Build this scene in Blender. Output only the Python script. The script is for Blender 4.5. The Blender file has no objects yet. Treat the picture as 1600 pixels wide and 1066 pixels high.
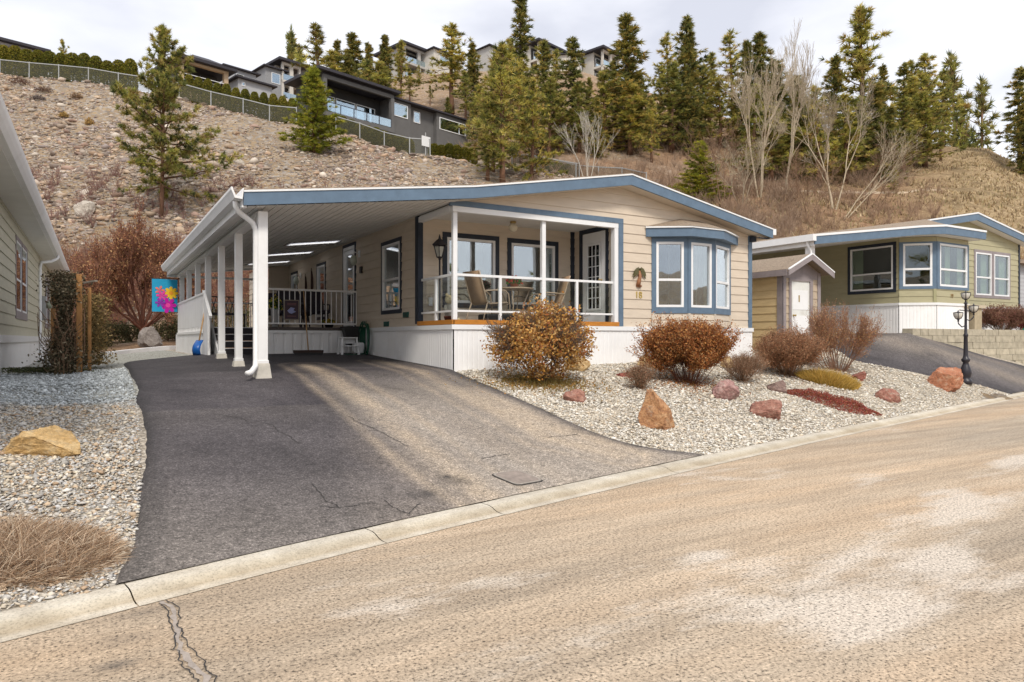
import bpy, bmesh, math, random
import numpy as np
from mathutils import Vector, Matrix, noise as mnoise
R = math.radians
SC = bpy.context.scene
COL = SC.collection
# ---------------------------------------------------------------- camera
CZ = 1.5
FW = (0.5105, 0.8598); RT = (0.8598, -0.5105); FL = 1094.0
cd = bpy.data.cameras.new('camera'); cam = bpy.data.objects.new('camera', cd); COL.objects.link(cam)
cam.location = (0, 0, CZ); cam.rotation_euler = (R(90), 0, R(-30.7))
cd.sensor_width = 36; cd.lens = FL / 1600 * 36; cd.shift_y = -3 / 1600.0
cd.clip_start = 0.1; cd.clip_end = 2000
SC.camera = cam
# ---------------------------------------------------------------- world: overcast daylight
SUN_EL, SUN_AZ = 48, 200
w = bpy.data.worlds.new('World'); SC.world = w; w.use_nodes = True
nt = w.node_tree; nt.nodes.clear()
N = nt.nodes.new; L = nt.links.new
out = N('ShaderNodeOutputWorld'); bg = N('ShaderNodeBackground'); bg2 = N('ShaderNodeBackground'); mix = N('ShaderNodeMixShader')
sky = N('ShaderNodeTexSky'); sky.sky_type = 'NISHITA'; sky.sun_disc = False
sky.sun_elevation = R(SUN_EL); sky.sun_rotation = R(SUN_AZ)
L(sky.outputs[0], bg.inputs[0]); bg.inputs[1].default_value = 0.12
tc = N('ShaderNodeTexCoord'); mp = N('ShaderNodeMapping'); mp.inputs['Scale'].default_value = (1.2, 1.2, 3.2)
L(tc.outputs['Generated'], mp.inputs[0])
n1 = N('ShaderNodeTexNoise'); n1.inputs['Scale'].default_value = 1.7; n1.inputs['Detail'].default_value = 6; n1.inputs['Roughness'].default_value = 0.5
L(mp.outputs[0], n1.inputs['Vector'])
cr = N('ShaderNodeValToRGB'); cr.color_ramp.elements[0].position = 0.36; cr.color_ramp.elements[0].color = (0.43, 0.44, 0.49, 1)
cr.color_ramp.elements[1].position = 0.60; cr.color_ramp.elements[1].color = (0.70, 0.70, 0.72, 1)
L(n1.outputs[0], cr.inputs[0]); L(cr.outputs[0], bg2.inputs[0]); bg2.inputs[1].default_value = 1.0
mix.inputs[0].default_value = 0.93
L(bg.outputs[0], mix.inputs[1]); L(bg2.outputs[0], mix.inputs[2]); L(mix.outputs[0], out.inputs[0])
sl = bpy.data.lights.new('sun', 'SUN'); so = bpy.data.objects.new('sun', sl); COL.objects.link(so)
sl.energy = 1.5; sl.angle = R(12); sl.color = (1.0, 0.93, 0.82)
so.rotation_euler = (R(90 - SUN_EL), 0, R(180 - SUN_AZ)); so.location = (0, 0, 30)
SC.view_settings.view_transform = 'Standard'; SC.view_settings.look = 'None'; SC.view_settings.exposure = 0.86
SC.view_settings.gamma = 1
SC.cycles.max_bounces = 6; SC.cycles.diffuse_bounces = 3; SC.cycles.glossy_bounces = 3; SC.cycles.transparent_max_bounces = 12
SC.cycles.use_denoising = True

# ---------------------------------------------------------------- materials
MATS = {}
def ntree(name):
    m = bpy.data.materials.new(name); m.use_nodes = True
    t = m.node_tree; p = t.nodes['Principled BSDF']
    return m, t, p
def rgb(c): return (c[0], c[1], c[2], 1)
def noise_node(t, scale, detail=4, rough=0.55, vec=None, dim=None):
    n = t.nodes.new('ShaderNodeTexNoise'); n.inputs['Scale'].default_value = scale
    n.inputs['Detail'].default_value = detail; n.inputs['Roughness'].default_value = rough
    if vec: t.links.new(vec, n.inputs['Vector'])
    return n
def ramp(t, src, stops):
    r = t.nodes.new('ShaderNodeValToRGB'); e = r.color_ramp.elements
    while len(e) < len(stops): e.new(0.5)
    for i, (p, c) in enumerate(stops):
        e[i].position = p; e[i].color = rgb(c) if hasattr(c, '__len__') else (c, c, c, 1)
    t.links.new(src, r.inputs[0]); return r
def mixc(t, fac, a, b, typ='MIX'):
    m = t.nodes.new('ShaderNodeMix'); m.data_type = 'RGBA'; m.blend_type = typ
    for v, i in ((fac, 0), (a, 6), (b, 7)):
        if hasattr(v, 'is_output'): t.links.new(v, m.inputs[i])
        elif hasattr(v, '__len__'): m.inputs[i].default_value = rgb(v)
        else: m.inputs[i].default_value = v
    return m.outputs[2]
def objvec(t, scale=(1, 1, 1), rot=(0, 0, 0), kind='Object'):
    c = t.nodes.new('ShaderNodeTexCoord'); m = t.nodes.new('ShaderNodeMapping')
    m.inputs['Scale'].default_value = scale; m.inputs['Rotation'].default_value = rot
    t.links.new(c.outputs[kind], m.inputs[0]); return m.outputs[0]
def bump(t, p, h, strength=0.3, dist=0.02):
    b = t.nodes.new('ShaderNodeBump'); b.inputs['Strength'].default_value = strength; b.inputs['Distance'].default_value = dist
    t.links.new(h, b.inputs['Height']); t.links.new(b.outputs[0], p.inputs['Normal']); return b
def M(name, col, rough=0.6, var=0.12, scale=6, bmp=0.0, bscale=40, metal=0, spec=0.4, stretch=(1, 1, 1), rnd=0.0, dirt=None):
    if name in MATS: return MATS[name]
    m, t, p = ntree(name)
    v = objvec(t, stretch)
    n = noise_node(t, scale, 5, 0.6, v)
    lo = tuple(c * (1 - var) for c in col); hi = tuple(min(1, c * (1 + var)) for c in col)
    c = ramp(t, n.outputs[0], [(0.3, lo), (0.7, hi)]).outputs[0]
    if rnd:
        oi = t.nodes.new('ShaderNodeObjectInfo')
        rr = ramp(t, oi.outputs['Random'], [(0, 1 - rnd), (1, 1 + rnd * 0.6)])
        c = mixc(t, 1.0, c, rr.outputs[0], 'MULTIPLY')
    if dirt:
        nd = noise_node(t, dirt[1], 6, 0.7, v)
        f = ramp(t, nd.outputs[0], [(0.52, 0), (0.75, dirt[2])])
        c = mixc(t, f.outputs[0], c, dirt[0])
    t.links.new(c, p.inputs['Base Color'])
    p.inputs['Roughness'].default_value = rough; p.inputs['Metallic'].default_value = metal
    p.inputs['Specular IOR Level'].default_value = spec
    if bmp:
        nb = noise_node(t, bscale, 4, 0.6, v); bump(t, p, nb.outputs[0], bmp, 0.01)
    MATS[name] = m; return m
def attr_mat(name, rough=0.8, rnd=0.0, spec=0.2, transl=0.0, bmp=0, bscale=60):
    m, t, p = ntree(name)
    a = t.nodes.new('ShaderNodeAttribute'); a.attribute_name = 'Col'
    c = a.outputs['Color']
    if rnd:
        oi = t.nodes.new('ShaderNodeObjectInfo')
        rr = ramp(t, oi.outputs['Random'], [(0, (1 - rnd, 1 - rnd * 0.8, 1 - rnd * .6)), (1, (1 + rnd, 1 + rnd * 0.6, 1 + rnd * .2))])
        c = mixc(t, 1.0, c, rr.outputs[0], 'MULTIPLY')
    t.links.new(c, p.inputs['Base Color']); p.inputs['Roughness'].default_value = rough
    p.inputs['Specular IOR Level'].default_value = spec
    if bmp:
        nb = noise_node(t, bscale, 4, 0.6, objvec(t)); bump(t, p, nb.outputs[0], bmp, 0.01)
    if transl:
        tr = t.nodes.new('ShaderNodeBsdfTranslucent'); ms = t.nodes.new('ShaderNodeMixShader'); ms.inputs[0].default_value = transl
        t.links.new(c, tr.inputs[0]); t.links.new(p.outputs[0], ms.inputs[1]); t.links.new(tr.outputs[0], ms.inputs[2])
        t.links.new(ms.outputs[0], t.nodes['Material Output'].inputs[0])
    MATS[name] = m; return m
def glass_mat(name, tint=(1, 1, 1), refl=0.25, gl=(0.9, 0.95, 1.0)):
    m, t, p = ntree(name); t.nodes.remove(p)
    tr = t.nodes.new('ShaderNodeBsdfTransparent'); tr.inputs[0].default_value = rgb(tint)
    g = t.nodes.new('ShaderNodeBsdfGlossy'); g.inputs['Roughness'].default_value = 0.02; g.inputs[0].default_value = rgb(gl)
    n = noise_node(t, 1.3, 2, 0.5, objvec(t)); b = t.nodes.new('ShaderNodeBump'); b.inputs['Strength'].default_value = 0.08; b.inputs['Distance'].default_value = 0.05
    t.links.new(n.outputs[0], b.inputs['Height']); t.links.new(b.outputs[0], g.inputs['Normal'])
    lw = t.nodes.new('ShaderNodeLayerWeight'); f = t.nodes.new('ShaderNodeMath'); f.operation = 'POWER'; f.inputs[1].default_value = 4
    t.links.new(lw.outputs['Facing'], f.inputs[0])
    a = t.nodes.new('ShaderNodeMath'); a.operation = 'ADD'; a.use_clamp = True; a.inputs[1].default_value = refl
    t.links.new(f.outputs[0], a.inputs[0])
    mx = t.nodes.new('ShaderNodeMixShader'); t.links.new(a.outputs[0], mx.inputs[0])
    t.links.new(tr.outputs[0], mx.inputs[1]); t.links.new(g.outputs[0], mx.inputs[2])
    t.links.new(mx.outputs[0], t.nodes['Material Output'].inputs[0]); MATS[name] = m; return m

WHITE = M('white_paint', (0.82, 0.82, 0.82), 0.5, 0.04, 3, dirt=((0.5, 0.48, 0.42), 2.5, 0.25))
VINYL = M('white_vinyl', (0.80, 0.81, 0.82), 0.4, 0.03, 5)
SKIRT = M('skirt_vinyl', (0.86, 0.86, 0.865), 0.5, 0.05, 1.5, dirt=((0.55, 0.5, 0.44), 1.2, 0.3))
SOFFIT = M('soffit_white', (0.76, 0.75, 0.72), 0.6, 0.05, 2)
BEIGE = M('beige_siding', (0.63, 0.54, 0.435), 0.65, 0.07, 3, 0.12, 60, stretch=(1, 1, 4), dirt=((0.50, 0.42, 0.33), 1.5, 0.3))
BEIGE2 = M('beige_trim', (0.60, 0.53, 0.44), 0.6, 0.06, 3)
BLUE = M('blue_trim', (0.115, 0.175, 0.25), 0.55, 0.12, 6, 0.1, 40)
NAVY = M('dark_navy_trim', (0.020, 0.028, 0.045), 0.55, 0.15, 6)
AMBER = M('amber_wood', (0.50, 0.20, 0.03), 0.5, 0.2, 12, stretch=(1, 6, 6))
GREEN = M('green_siding', (0.40, 0.37, 0.235), 0.65, 0.06, 3, 0.1, 60, stretch=(1, 1, 4))
SAGE = M('sage_siding', (0.51, 0.485, 0.38), 0.65, 0.06, 3, 0.1, 60, stretch=(1, 1, 4))
MAUVE = M('mauve_trim', (0.27, 0.235, 0.24), 0.6, 0.12, 6)
SHEDY = M('shed_siding', (0.60, 0.46, 0.25), 0.65, 0.08, 3, 0.1, 60, stretch=(1, 1, 4))
SHING = M('roof_shingles', (0.27, 0.21, 0.155), 0.9, 0.35, 14, 0.5, 30, stretch=(1, 3, 1))
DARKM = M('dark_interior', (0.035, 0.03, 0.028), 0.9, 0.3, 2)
CURT = M('curtain_fabric', (0.55, 0.55, 0.50), 0.9, 0.08, 3)
CURTG = M('curtain_green', (0.42, 0.46, 0.30), 0.9, 0.08, 3)
BLACK = M('black_metal', (0.02, 0.018, 0.025), 0.4, 0.2, 8, spec=0.5)
BLKPL = M('black_plastic', (0.015, 0.015, 0.016), 0.45, 0.2, 8)
ALU = M('aluminium_rail', (0.62, 0.66, 0.74), 0.35, 0.04, 5)
BRASS = M('brass', (0.42, 0.30, 0.12), 0.4, 0.15, 8, metal=0.5)
CONC = M('concrete_base', (0.55, 0.52, 0.46), 0.85, 0.15, 8, 0.2, 50)
WOODP = M('stained_post', (0.33, 0.165, 0.055), 0.65, 0.25, 5, 0.2, 30, stretch=(3, 3, 0.6))
WOODH = M('wood_handle', (0.45, 0.27, 0.12), 0.6, 0.15, 12)
STUCCO = M('grey_stucco', (0.125, 0.122, 0.120), 0.9, 0.1, 1)
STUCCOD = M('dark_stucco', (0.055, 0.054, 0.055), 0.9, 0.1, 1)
STUCCOL = M('light_stucco', (0.42, 0.43, 0.45), 0.9, 0.06, 1)
TANW = M('tan_stucco', (0.48, 0.36, 0.24), 0.9, 0.06, 1)
CREAM = M('cream_stucco', (0.56, 0.53, 0.48), 0.9, 0.06, 1)
ROOFD = M('dark_roof', (0.035, 0.032, 0.04), 0.7, 0.2, 4)
GLASS = glass_mat('window_glass', (0.72, 0.78, 0.76), 0.34)
GLASSD = glass_mat('window_glass_dark', (0.72, 0.78, 0.76), 0.10)
GLASSR = glass_mat('railing_glass', (0.95, 0.97, 0.96), 0.03)
GLASSF = glass_mat('far_glass', (0.75, 0.85, 0.88), 0.38, (0.8, 0.92, 1.0))
BLUEP = M('blue_plastic', (0.01, 0.10, 0.38), 0.35, 0.1, 6)
TEAL = M('teal_plastic', (0.02, 0.28, 0.2), 0.4, 0.1, 6)
HOSE = M('green_hose', (0.012, 0.09, 0.05), 0.4, 0.2, 10)
FGREEN = M('vent_green', (0.01, 0.08, 0.06), 0.5, 0.1, 10)
SLING = M('sling_fabric', (0.36, 0.24, 0.15), 0.8, 0.1, 30)
TUBE = M('taupe_tube', (0.40, 0.31, 0.23), 0.4, 0.06, 10)
TERRA = M('terracotta', (0.35, 0.13, 0.08), 0.8, 0.15, 10)
BARK = M('pine_bark', (0.16, 0.085, 0.05), 0.9, 0.35, 9, 0.6, 20, stretch=(1, 1, 0.3), rnd=0.2)
BARKD = M('fir_bark', (0.07, 0.05, 0.04), 0.9, 0.3, 9, rnd=0.2)
BARKP = M('pale_bark', (0.46, 0.38, 0.27), 0.85, 0.25, 6, rnd=0.15)
BARKB = M('brown_bark', (0.25, 0.155, 0.095), 0.9, 0.25, 6, rnd=0.2)
BARKR = M('red_bark', (0.15, 0.058, 0.035), 0.85, 0.3, 6)
BARKT = M('red_twig', (0.30, 0.12, 0.06), 0.8, 0.3, 6)
LEAF = attr_mat('leaf_foliage', 0.75, 0.0, 0.15, 0.25)
NEEDLE = attr_mat('needle_foliage', 0.8, 0.2, 0.12, 0.35)
STONE = attr_mat('pebble_stone', 0.8, 0, 0.3, 0, 0.3, 60)
ROCKA = attr_mat('hill_rock', 0.95, 0, 0.15, 0, 0.6, 4)

# ---------------------------------------------------------------- mesh helpers
ORG = {}
def tag(o, label=None, cat=None, group=None, kind=None):
    if label: o['label'] = label
    if cat: o['category'] = cat
    if group: o['group'] = group
    if kind: o['kind'] = kind
    return o
def thing(name, loc, label, cat, group=None, rz=0, absolute=False):
    o = bpy.data.objects.new(name, None); COL.objects.link(o); o.location = loc; o.rotation_euler = (0, 0, rz)
    o.empty_display_size = 0.2
    ORG[o.name] = Vector(loc) if absolute else Vector((0, 0, 0))
    return tag(o, label, cat, group)
def link(name, me, parent=None):
    o = bpy.data.objects.new(name, me); COL.objects.link(o)
    if parent is not None:
        o.parent = parent; ORG[o.name] = ORG.get(parent.name, Vector((0, 0, 0)))
    return o
class MB:
    def __init__(s): s.v = []; s.f = []
    def add(s, vs, fs):
        b = len(s.v); s.v += [tuple(p) for p in vs]; s.f += [tuple(i + b for i in f) for f in fs]; return s
    def quad(s, a, b, c, d): return s.add([a, b, c, d], [(0, 1, 2, 3)])
    def box(s, x0, x1, y0, y1, z0, z1):
        return s.add([(x0, y0, z0), (x1, y0, z0), (x1, y1, z0), (x0, y1, z0), (x0, y0, z1), (x1, y0, z1), (x1, y1, z1), (x0, y1, z1)],
                     [(0, 3, 2, 1), (4, 5, 6, 7), (0, 1, 5, 4), (1, 2, 6, 5), (2, 3, 7, 6), (3, 0, 4, 7)])
    def hexa(s, p): return s.add(p, [(0, 3, 2, 1), (4, 5, 6, 7), (0, 1, 5, 4), (1, 2, 6, 5), (2, 3, 7, 6), (3, 0, 4, 7)])
    def bar(s, a, b, w, h, up=(0, 0, 1)):
        a = Vector(a); b = Vector(b); d = (b - a).normalized(); u = Vector(up)
        if abs(d.dot(u)) > 0.98: u = Vector((1, 0, 0))
        r = d.cross(u).normalized(); u = r.cross(d).normalized(); r *= w / 2; u *= h / 2
        return s.hexa([a - r - u, a + r - u, b + r - u, b - r - u, a - r + u, a + r + u, b + r + u, b - r + u])
    def tube(s, pts, rad, n=8, caps=True):
        pts = [Vector(p) for p in pts]
        if not hasattr(rad, '__len__'): rad = [rad] * len(pts)
        base = len(s.v); pu = None
        for i, p in enumerate(pts):
            d = (pts[min(i + 1, len(pts) - 1)] - pts[max(i - 1, 0)]).normalized()
            if pu is None: pu = Vector((0, 0, 1)) if abs(d.z) < 0.9 else Vector((1, 0, 0))
            r = d.cross(pu).normalized(); pu = r.cross(d).normalized()
            for k in range(n):
                a = 2 * math.pi * k / n; s.v.append(tuple(p + (r * math.cos(a) + pu * math.sin(a)) * rad[i]))
        for i in range(len(pts) - 1):
            for k in range(n):
                a = base + i * n + k; b = base + i * n + (k + 1) % n; s.f.append((a, b, b + n, a + n))
        if caps:
            s.f.append(tuple(base + k for k in range(n))[::-1]); e = base + (len(pts) - 1) * n; s.f.append(tuple(e + k for k in range(n)))
        return s
    def lathe(s, prof, c=(0, 0, 0), n=16):
        base = len(s.v)
        for r, z in prof:
            for k in range(n):
                a = 2 * math.pi * k / n; s.v.append((c[0] + r * math.cos(a), c[1] + r * math.sin(a), c[2] + z))
        for i in range(len(prof) - 1):
            for k in range(n):
                a = base + i * n + k; b = base + i * n + (k + 1) % n; s.f.append((a, b, b + n, a + n))
        s.f.append(tuple(base + k for k in range(n))[::-1]); e = base + (len(prof) - 1) * n; s.f.append(tuple(e + k for k in range(n)))
        return s
    def prism(s, poly, ext):
        n = len(poly); e = Vector(ext); b = len(s.v)
        s.v += [tuple(p) for p in poly] + [tuple(Vector(p) + e) for p in poly]
        s.f.append(tuple(b + i for i in range(n))[::-1]); s.f.append(tuple(b + n + i for i in range(n)))
        for i in range(n):
            j = (i + 1) % n; s.f.append((b + i, b + j, b + n + j, b + n + i))
        return s
    def build(s, name, mat, parent=None, smooth=False, bevel=0):
        me = bpy.data.meshes.new(name)
        off = ORG.get(parent.name, Vector((0, 0, 0))) if parent is not None else Vector((0, 0, 0))
        me.from_pydata([(p[0] - off.x, p[1] - off.y, p[2] - off.z) for p in s.v], [], s.f)
        bm = bmesh.new(); bm.from_mesh(me); bmesh.ops.recalc_face_normals(bm, faces=bm.faces); bm.to_mesh(me); bm.free()
        for m in (mat if isinstance(mat, (list, tuple)) else [mat]): me.materials.append(m)
        if smooth:
            me.polygons.foreach_set('use_smooth', [True] * len(me.polygons))
        o = link(name, me, parent)
        if bevel:
            b = o.modifiers.new('b', 'BEVEL'); b.width = bevel; b.segments = 2; b.limit_method = 'ANGLE'
        return o
def np_mesh(name, V, F, mat, parent=None, cols=None, smooth=False):
    V = np.asarray(V, np.float32); F = np.asarray(F, np.int32); k = F.shape[1]
    me = bpy.data.meshes.new(name); me.vertices.add(len(V)); me.vertices.foreach_set('co', V.ravel())
    me.loops.add(F.size); me.loops.foreach_set('vertex_index', F.ravel())
    me.polygons.add(len(F)); me.polygons.foreach_set('loop_start', np.arange(0, F.size, k, dtype=np.int32))
    me.polygons.foreach_set('loop_total', np.full(len(F), k, np.int32))
    if smooth: me.polygons.foreach_set('use_smooth', np.ones(len(F), bool))
    me.update(calc_edges=True)
    if cols is not None:
        a = me.attributes.new('Col', 'FLOAT_COLOR', 'POINT'); c = np.ones((len(V), 4), np.float32); c[:, :3] = cols
        a.data.foreach_set('color', c.ravel())
    me.materials.append(mat)
    return link(name, me, parent)
def grid_faces(nu, nv):
    i = np.arange(nu - 1)[:, None] * nv + np.arange(nv - 1)[None, :]
    i = i.ravel(); return np.stack([i, i + nv, i + nv + 1, i + 1], 1)
def copy_tree(o, name=None):
    c = o.copy(); COL.objects.link(c)
    for ch in list(o.children):
        d = ch.copy(); COL.objects.link(d); d.parent = c
        for g in list(ch.children):
            e = g.copy(); COL.objects.link(e); e.parent = d
    return c

# ---------------------------------------------------------------- ground shape
FX = np.array([-60, -12, -3, -.41, .18, .97, 1.82, 2.97, 5.58, 9.63, 20.77, 60, 140.])
FY = np.array([-14, 1.2, 3.55, 4.31, 4.5, 4.72, 4.94, 5.22, 5.82, 6.68, 8.87, 16.6, 32.])
CH = 0.045; CW = 0.26
_fx = np.arange(-60, 140, 0.25); _fy = np.interp(_fx, FX, FY)
for _ in range(3):
    k = np.ones(5) / 5; _fy[2:-2] = np.convolve(_fy, k, 'valid')
def curb_f(x): return np.interp(x, _fx, _fy)
ZBX = [-40, -6, -1.4, 2.2, 5.49, 13.2, 16, 18, 19.8, 22.8, 26.5, 32, 60]
ZBY = [.7, .8, .86, .885, .93, 1.09, 1.25, 1.48, 1.645, 1.2, .70, .6, .6]
ZCX = [-40, -1.4, .5, 2.2, 5.5, 13.2, 17, 21, 60]
ZCY = [.85, .88, .98, 1.13, 1.15, 1.25, 1.6, 1.7, 1.9]
def z_near(x, y):
    cb = curb_f(x) + CW; d = y - cb; D = np.maximum(11.3 - cb, 0.5)
    s = np.clip(d / D, 0, 1); s = s + 0.10 * np.sin(np.pi * s) * np.sin(np.pi * s)
    zb = np.interp(x, ZBX, ZBY); zc = np.interp(x, ZCX, ZCY)
    z = CH + (zb - CH) * s
    q = np.clip((y - 11.3) / 5.1, 0, 1)
    return np.where(y > 11.3, zb + (zc - zb) * q, z)
PX = [-900, -500, 0, 250, 460, 640, 760, 900, 1000, 1100, 1200, 1400, 1540, 1620, 2100, 2600]
PR = [((34, -.5), (82, 32), (95, 33), (140, 36)), ((34, -.5), (82, 32), (95, 33), (140, 36)), ((36, -.3), (80, 30.1), (95, 31.5), (150, 33)),
      ((36, 0), (78, 27.2), (90, 28.5), (150, 40)), ((36, .3), (75, 23.1), (90, 24.8), (140, 46)), ((38, .5), (70, 18.7), (91, 23.4), (150, 56.5)),
      ((38, .5), (70, 17.6), (94, 23.6), (150, 58)), ((40, .8), (72, 16.8), (84, 19), (150, 57.5)), ((40, 1), (72, 15.5), (80, 18), (150, 53.5)),
      ((40, 1), (70, 14.9), (76, 15.2), (145, 47)), ((40, 1.2), (70, 14.9), (74, 15), (130, 38.0)), ((42, 1.5), (70, 14.7), (74, 15), (115, 31)),
      ((42, 1.5), (70, 14.2), (74, 14.8), (110, 29.9)), ((42, 1.5), (70, 13.8), (75, 14.5), (110, 26.3)), ((42, 1.5), (70, 11), (75, 12), (110, 20)),
      ((42, 1.5), (70, 9), (75, 10), (110, 16))]
PT = np.array(PR)
def _vn(x, y, s, seed=0):
    # cheap smooth value noise (numpy)
    x = np.asarray(x) / s; y = np.asarray(y) / s
    xi = np.floor(x).astype(np.int64); yi = np.floor(y).astype(np.int64); fx = x - xi; fy = y - yi
    fx = fx * fx * (3 - 2 * fx); fy = fy * fy * (3 - 2 * fy)
    def h(a, b):
        n = (a * 374761393 + b * 668265263 + seed * 1442695041) & 0xffffffff
        n = ((n ^ (n >> 13)) * 1274126177) & 0xffffffff; return ((n ^ (n >> 16)) & 0xffff) / 65535.0
    return (h(xi, yi) * (1 - fx) + h(xi + 1, yi) * fx) * (1 - fy) + (h(xi, yi + 1) * (1 - fx) + h(xi + 1, yi + 1) * fx) * fy
def terrain(x, y, rough=True):
    x = np.asarray(x, float); y = np.asarray(y, float)
    t = x * FW[0] + y * FW[1]; lat = x * RT[0] + y * RT[1]
    zn = z_near(x, y)
    tt = np.maximum(t, 1.0); px = 800 + FL * lat / tt; px = np.clip(px, PX[0], PX[-1])
    k = [[np.interp(px, PX, PT[:, j, c]) for c in (0, 1)] for j in range(4)]
    z = np.full(x.shape, 0.0)
    z = k[0][1] * np.ones_like(z)
    for j in range(3):
        a, b = k[j], k[j + 1]; q = np.clip((t - a[0]) / (b[0] - a[0]), 0, 1); q2 = q if j else q ** 1.12
        z = np.where(t > a[0], a[1] + (b[1] - a[1]) * q2, z)
    zh = z + CZ
    if rough:
        amp = np.clip((t - 34) / 10, 0, 1)
        zh = zh + amp * ((_vn(x, y, 9, 1) - .5) * 1.0 + (_vn(x, y, 3.1, 2) - .5) * .5 + (_vn(x, y, 1.3, 3) - .5) * .28)
    b = np.clip((t - 27) / (k[0][0] - 27), 0, 1); b = b * b * (3 - 2 * b)
    res = zn * (1 - b) + zh * b
    back = np.clip((-y + _bx(x) - 9.5) / 1.0, 0, 1)
    return res
def _bx(x): return curb_f(x)
def tz(x, y): return float(terrain(np.array([x]), np.array([y]))[0])
def ray(px, py): 
    u = (px - 800) / FL; return Vector((FW[0] + u * RT[0], FW[1] + u * RT[1], (530 - py) / FL))
def hit(px, py, t0=3.0):
    d = ray(px, py); ts = t0 * (1.006 ** np.arange(0, 640)); x = d.x * ts; y = d.y * ts; z = CZ + d.z * ts
    h = terrain(x, y, False); h = np.where(y < curb_f(x) + CW, 0.0, h)
    below = np.where(z <= h)[0]
    if len(below) == 0: return Vector((x[-1], y[-1], h[-1]))
    i = below[0]; return Vector((x[i], y[i], tz(x[i], y[i]) if y[i] > curb_f(x[i]) + CW else 0.0))
def at(px, t):
    d = ray(px, 530); return Vector((d.x * t, d.y * t, tz(d.x * t, d.y * t)))
def tdepth(p): return p.x * FW[0] + p.y * FW[1]
def zat(py, t): return CZ + (530 - py) / FL * t
# ---------------------------------------------------------------- ground materials
def mk_ground():
    m, t, p = ntree('hill_ground'); v = objvec(t)
    a = t.nodes.new('ShaderNodeAttribute'); a.attribute_name = 'Col'   # r = grass, g = litter, b = brush soil
    sep = t.nodes.new('ShaderNodeSeparateColor'); t.links.new(a.outputs['Color'], sep.inputs[0])
    n1 = noise_node(t, 0.35, 6, 0.65, v); n2 = noise_node(t, 2.5, 6, 0.7, v)
    vo = t.nodes.new('ShaderNodeTexVoronoi'); vo.inputs['Scale'].default_value = 2.3; t.links.new(v, vo.inputs['Vector'])
    dirt = ramp(t, n1.outputs[0], [(0.35, (0.30, 0.215, 0.135)), (0.65, (0.45, 0.33, 0.20))]).outputs[0]
    st = ramp(t, vo.outputs['Color'], [(0.2, (0.20, 0.17, 0.145)), (0.8, (0.46, 0.41, 0.36))]).outputs[0]
    f = ramp(t, n2.outputs[0], [(0.44, 0), (0.56, 1)]).outputs[0]
    talus = mixc(t, f, dirt, st)
    grass = ramp(t, noise_node(t, 1.6, 7, 0.75, objvec(t, (1, 1, 2))).outputs[0], [(0.32, (0.20, 0.14, 0.08)), (0.5, (0.40, 0.295, 0.17)), (0.68, (0.58, 0.45, 0.28))]).outputs[0]
    grass = mixc(t, ramp(t, noise_node(t, 0.28, 5, 0.6, v).outputs[0], [(0.5, 0), (0.62, 0.55)]).outputs[0], grass, (0.15, 0.115, 0.06))
    lit = ramp(t, n2.outputs[0], [(0.3, (0.20, 0.11, 0.065)), (0.7, (0.45, 0.295, 0.18))]).outputs[0]
    c = mixc(t, sep.outputs[0], talus, grass); c = mixc(t, sep.outputs[1], c, lit)
    t.links.new(c, p.inputs['Base Color']); p.inputs['Roughness'].default_value = 0.95; p.inputs['Specular IOR Level'].default_value = 0.1
    nb = noise_node(t, 3.0, 8, 0.75, v); bump(t, p, nb.outputs[0], 0.9, 0.35)
    return m
GROUND = mk_ground()
def mk_gravel():
    m, t, p = ntree('gravel'); v = objvec(t)
    vo = t.nodes.new('ShaderNodeTexVoronoi'); vo.inputs['Scale'].default_value = 30; t.links.new(v, vo.inputs['Vector'])
    a = t.nodes.new('ShaderNodeAttribute'); a.attribute_name = 'Col'
    g = ramp(t, vo.outputs['Color'], [(0.0, (0.20, 0.18, 0.16)), (0.3, (0.36, 0.325, 0.28)), (0.6, (0.50, 0.46, 0.40)), (1.0, (0.70, 0.68, 0.64))]).outputs[0]
    c = mixc(t, 1.0, g, a.outputs['Color'], 'MULTIPLY')
    dk = ramp(t, vo.outputs['Distance'], [(0.35, 1), (0.75, 0.55)]).outputs[0]
    c = mixc(t, 1.0, c, dk, 'MULTIPLY')
    t.links.new(c, p.inputs['Base Color']); p.inputs['Roughness'].default_value = 0.9
    inv = t.nodes.new('ShaderNodeMath'); inv.operation = 'SUBTRACT'; inv.inputs[0].default_value = 1; t.links.new(vo.outputs['Distance'], inv.inputs[1])
    bump(t, p, inv.outputs[0], 0.8, 0.02); return m
GRAVEL = mk_gravel()
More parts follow.
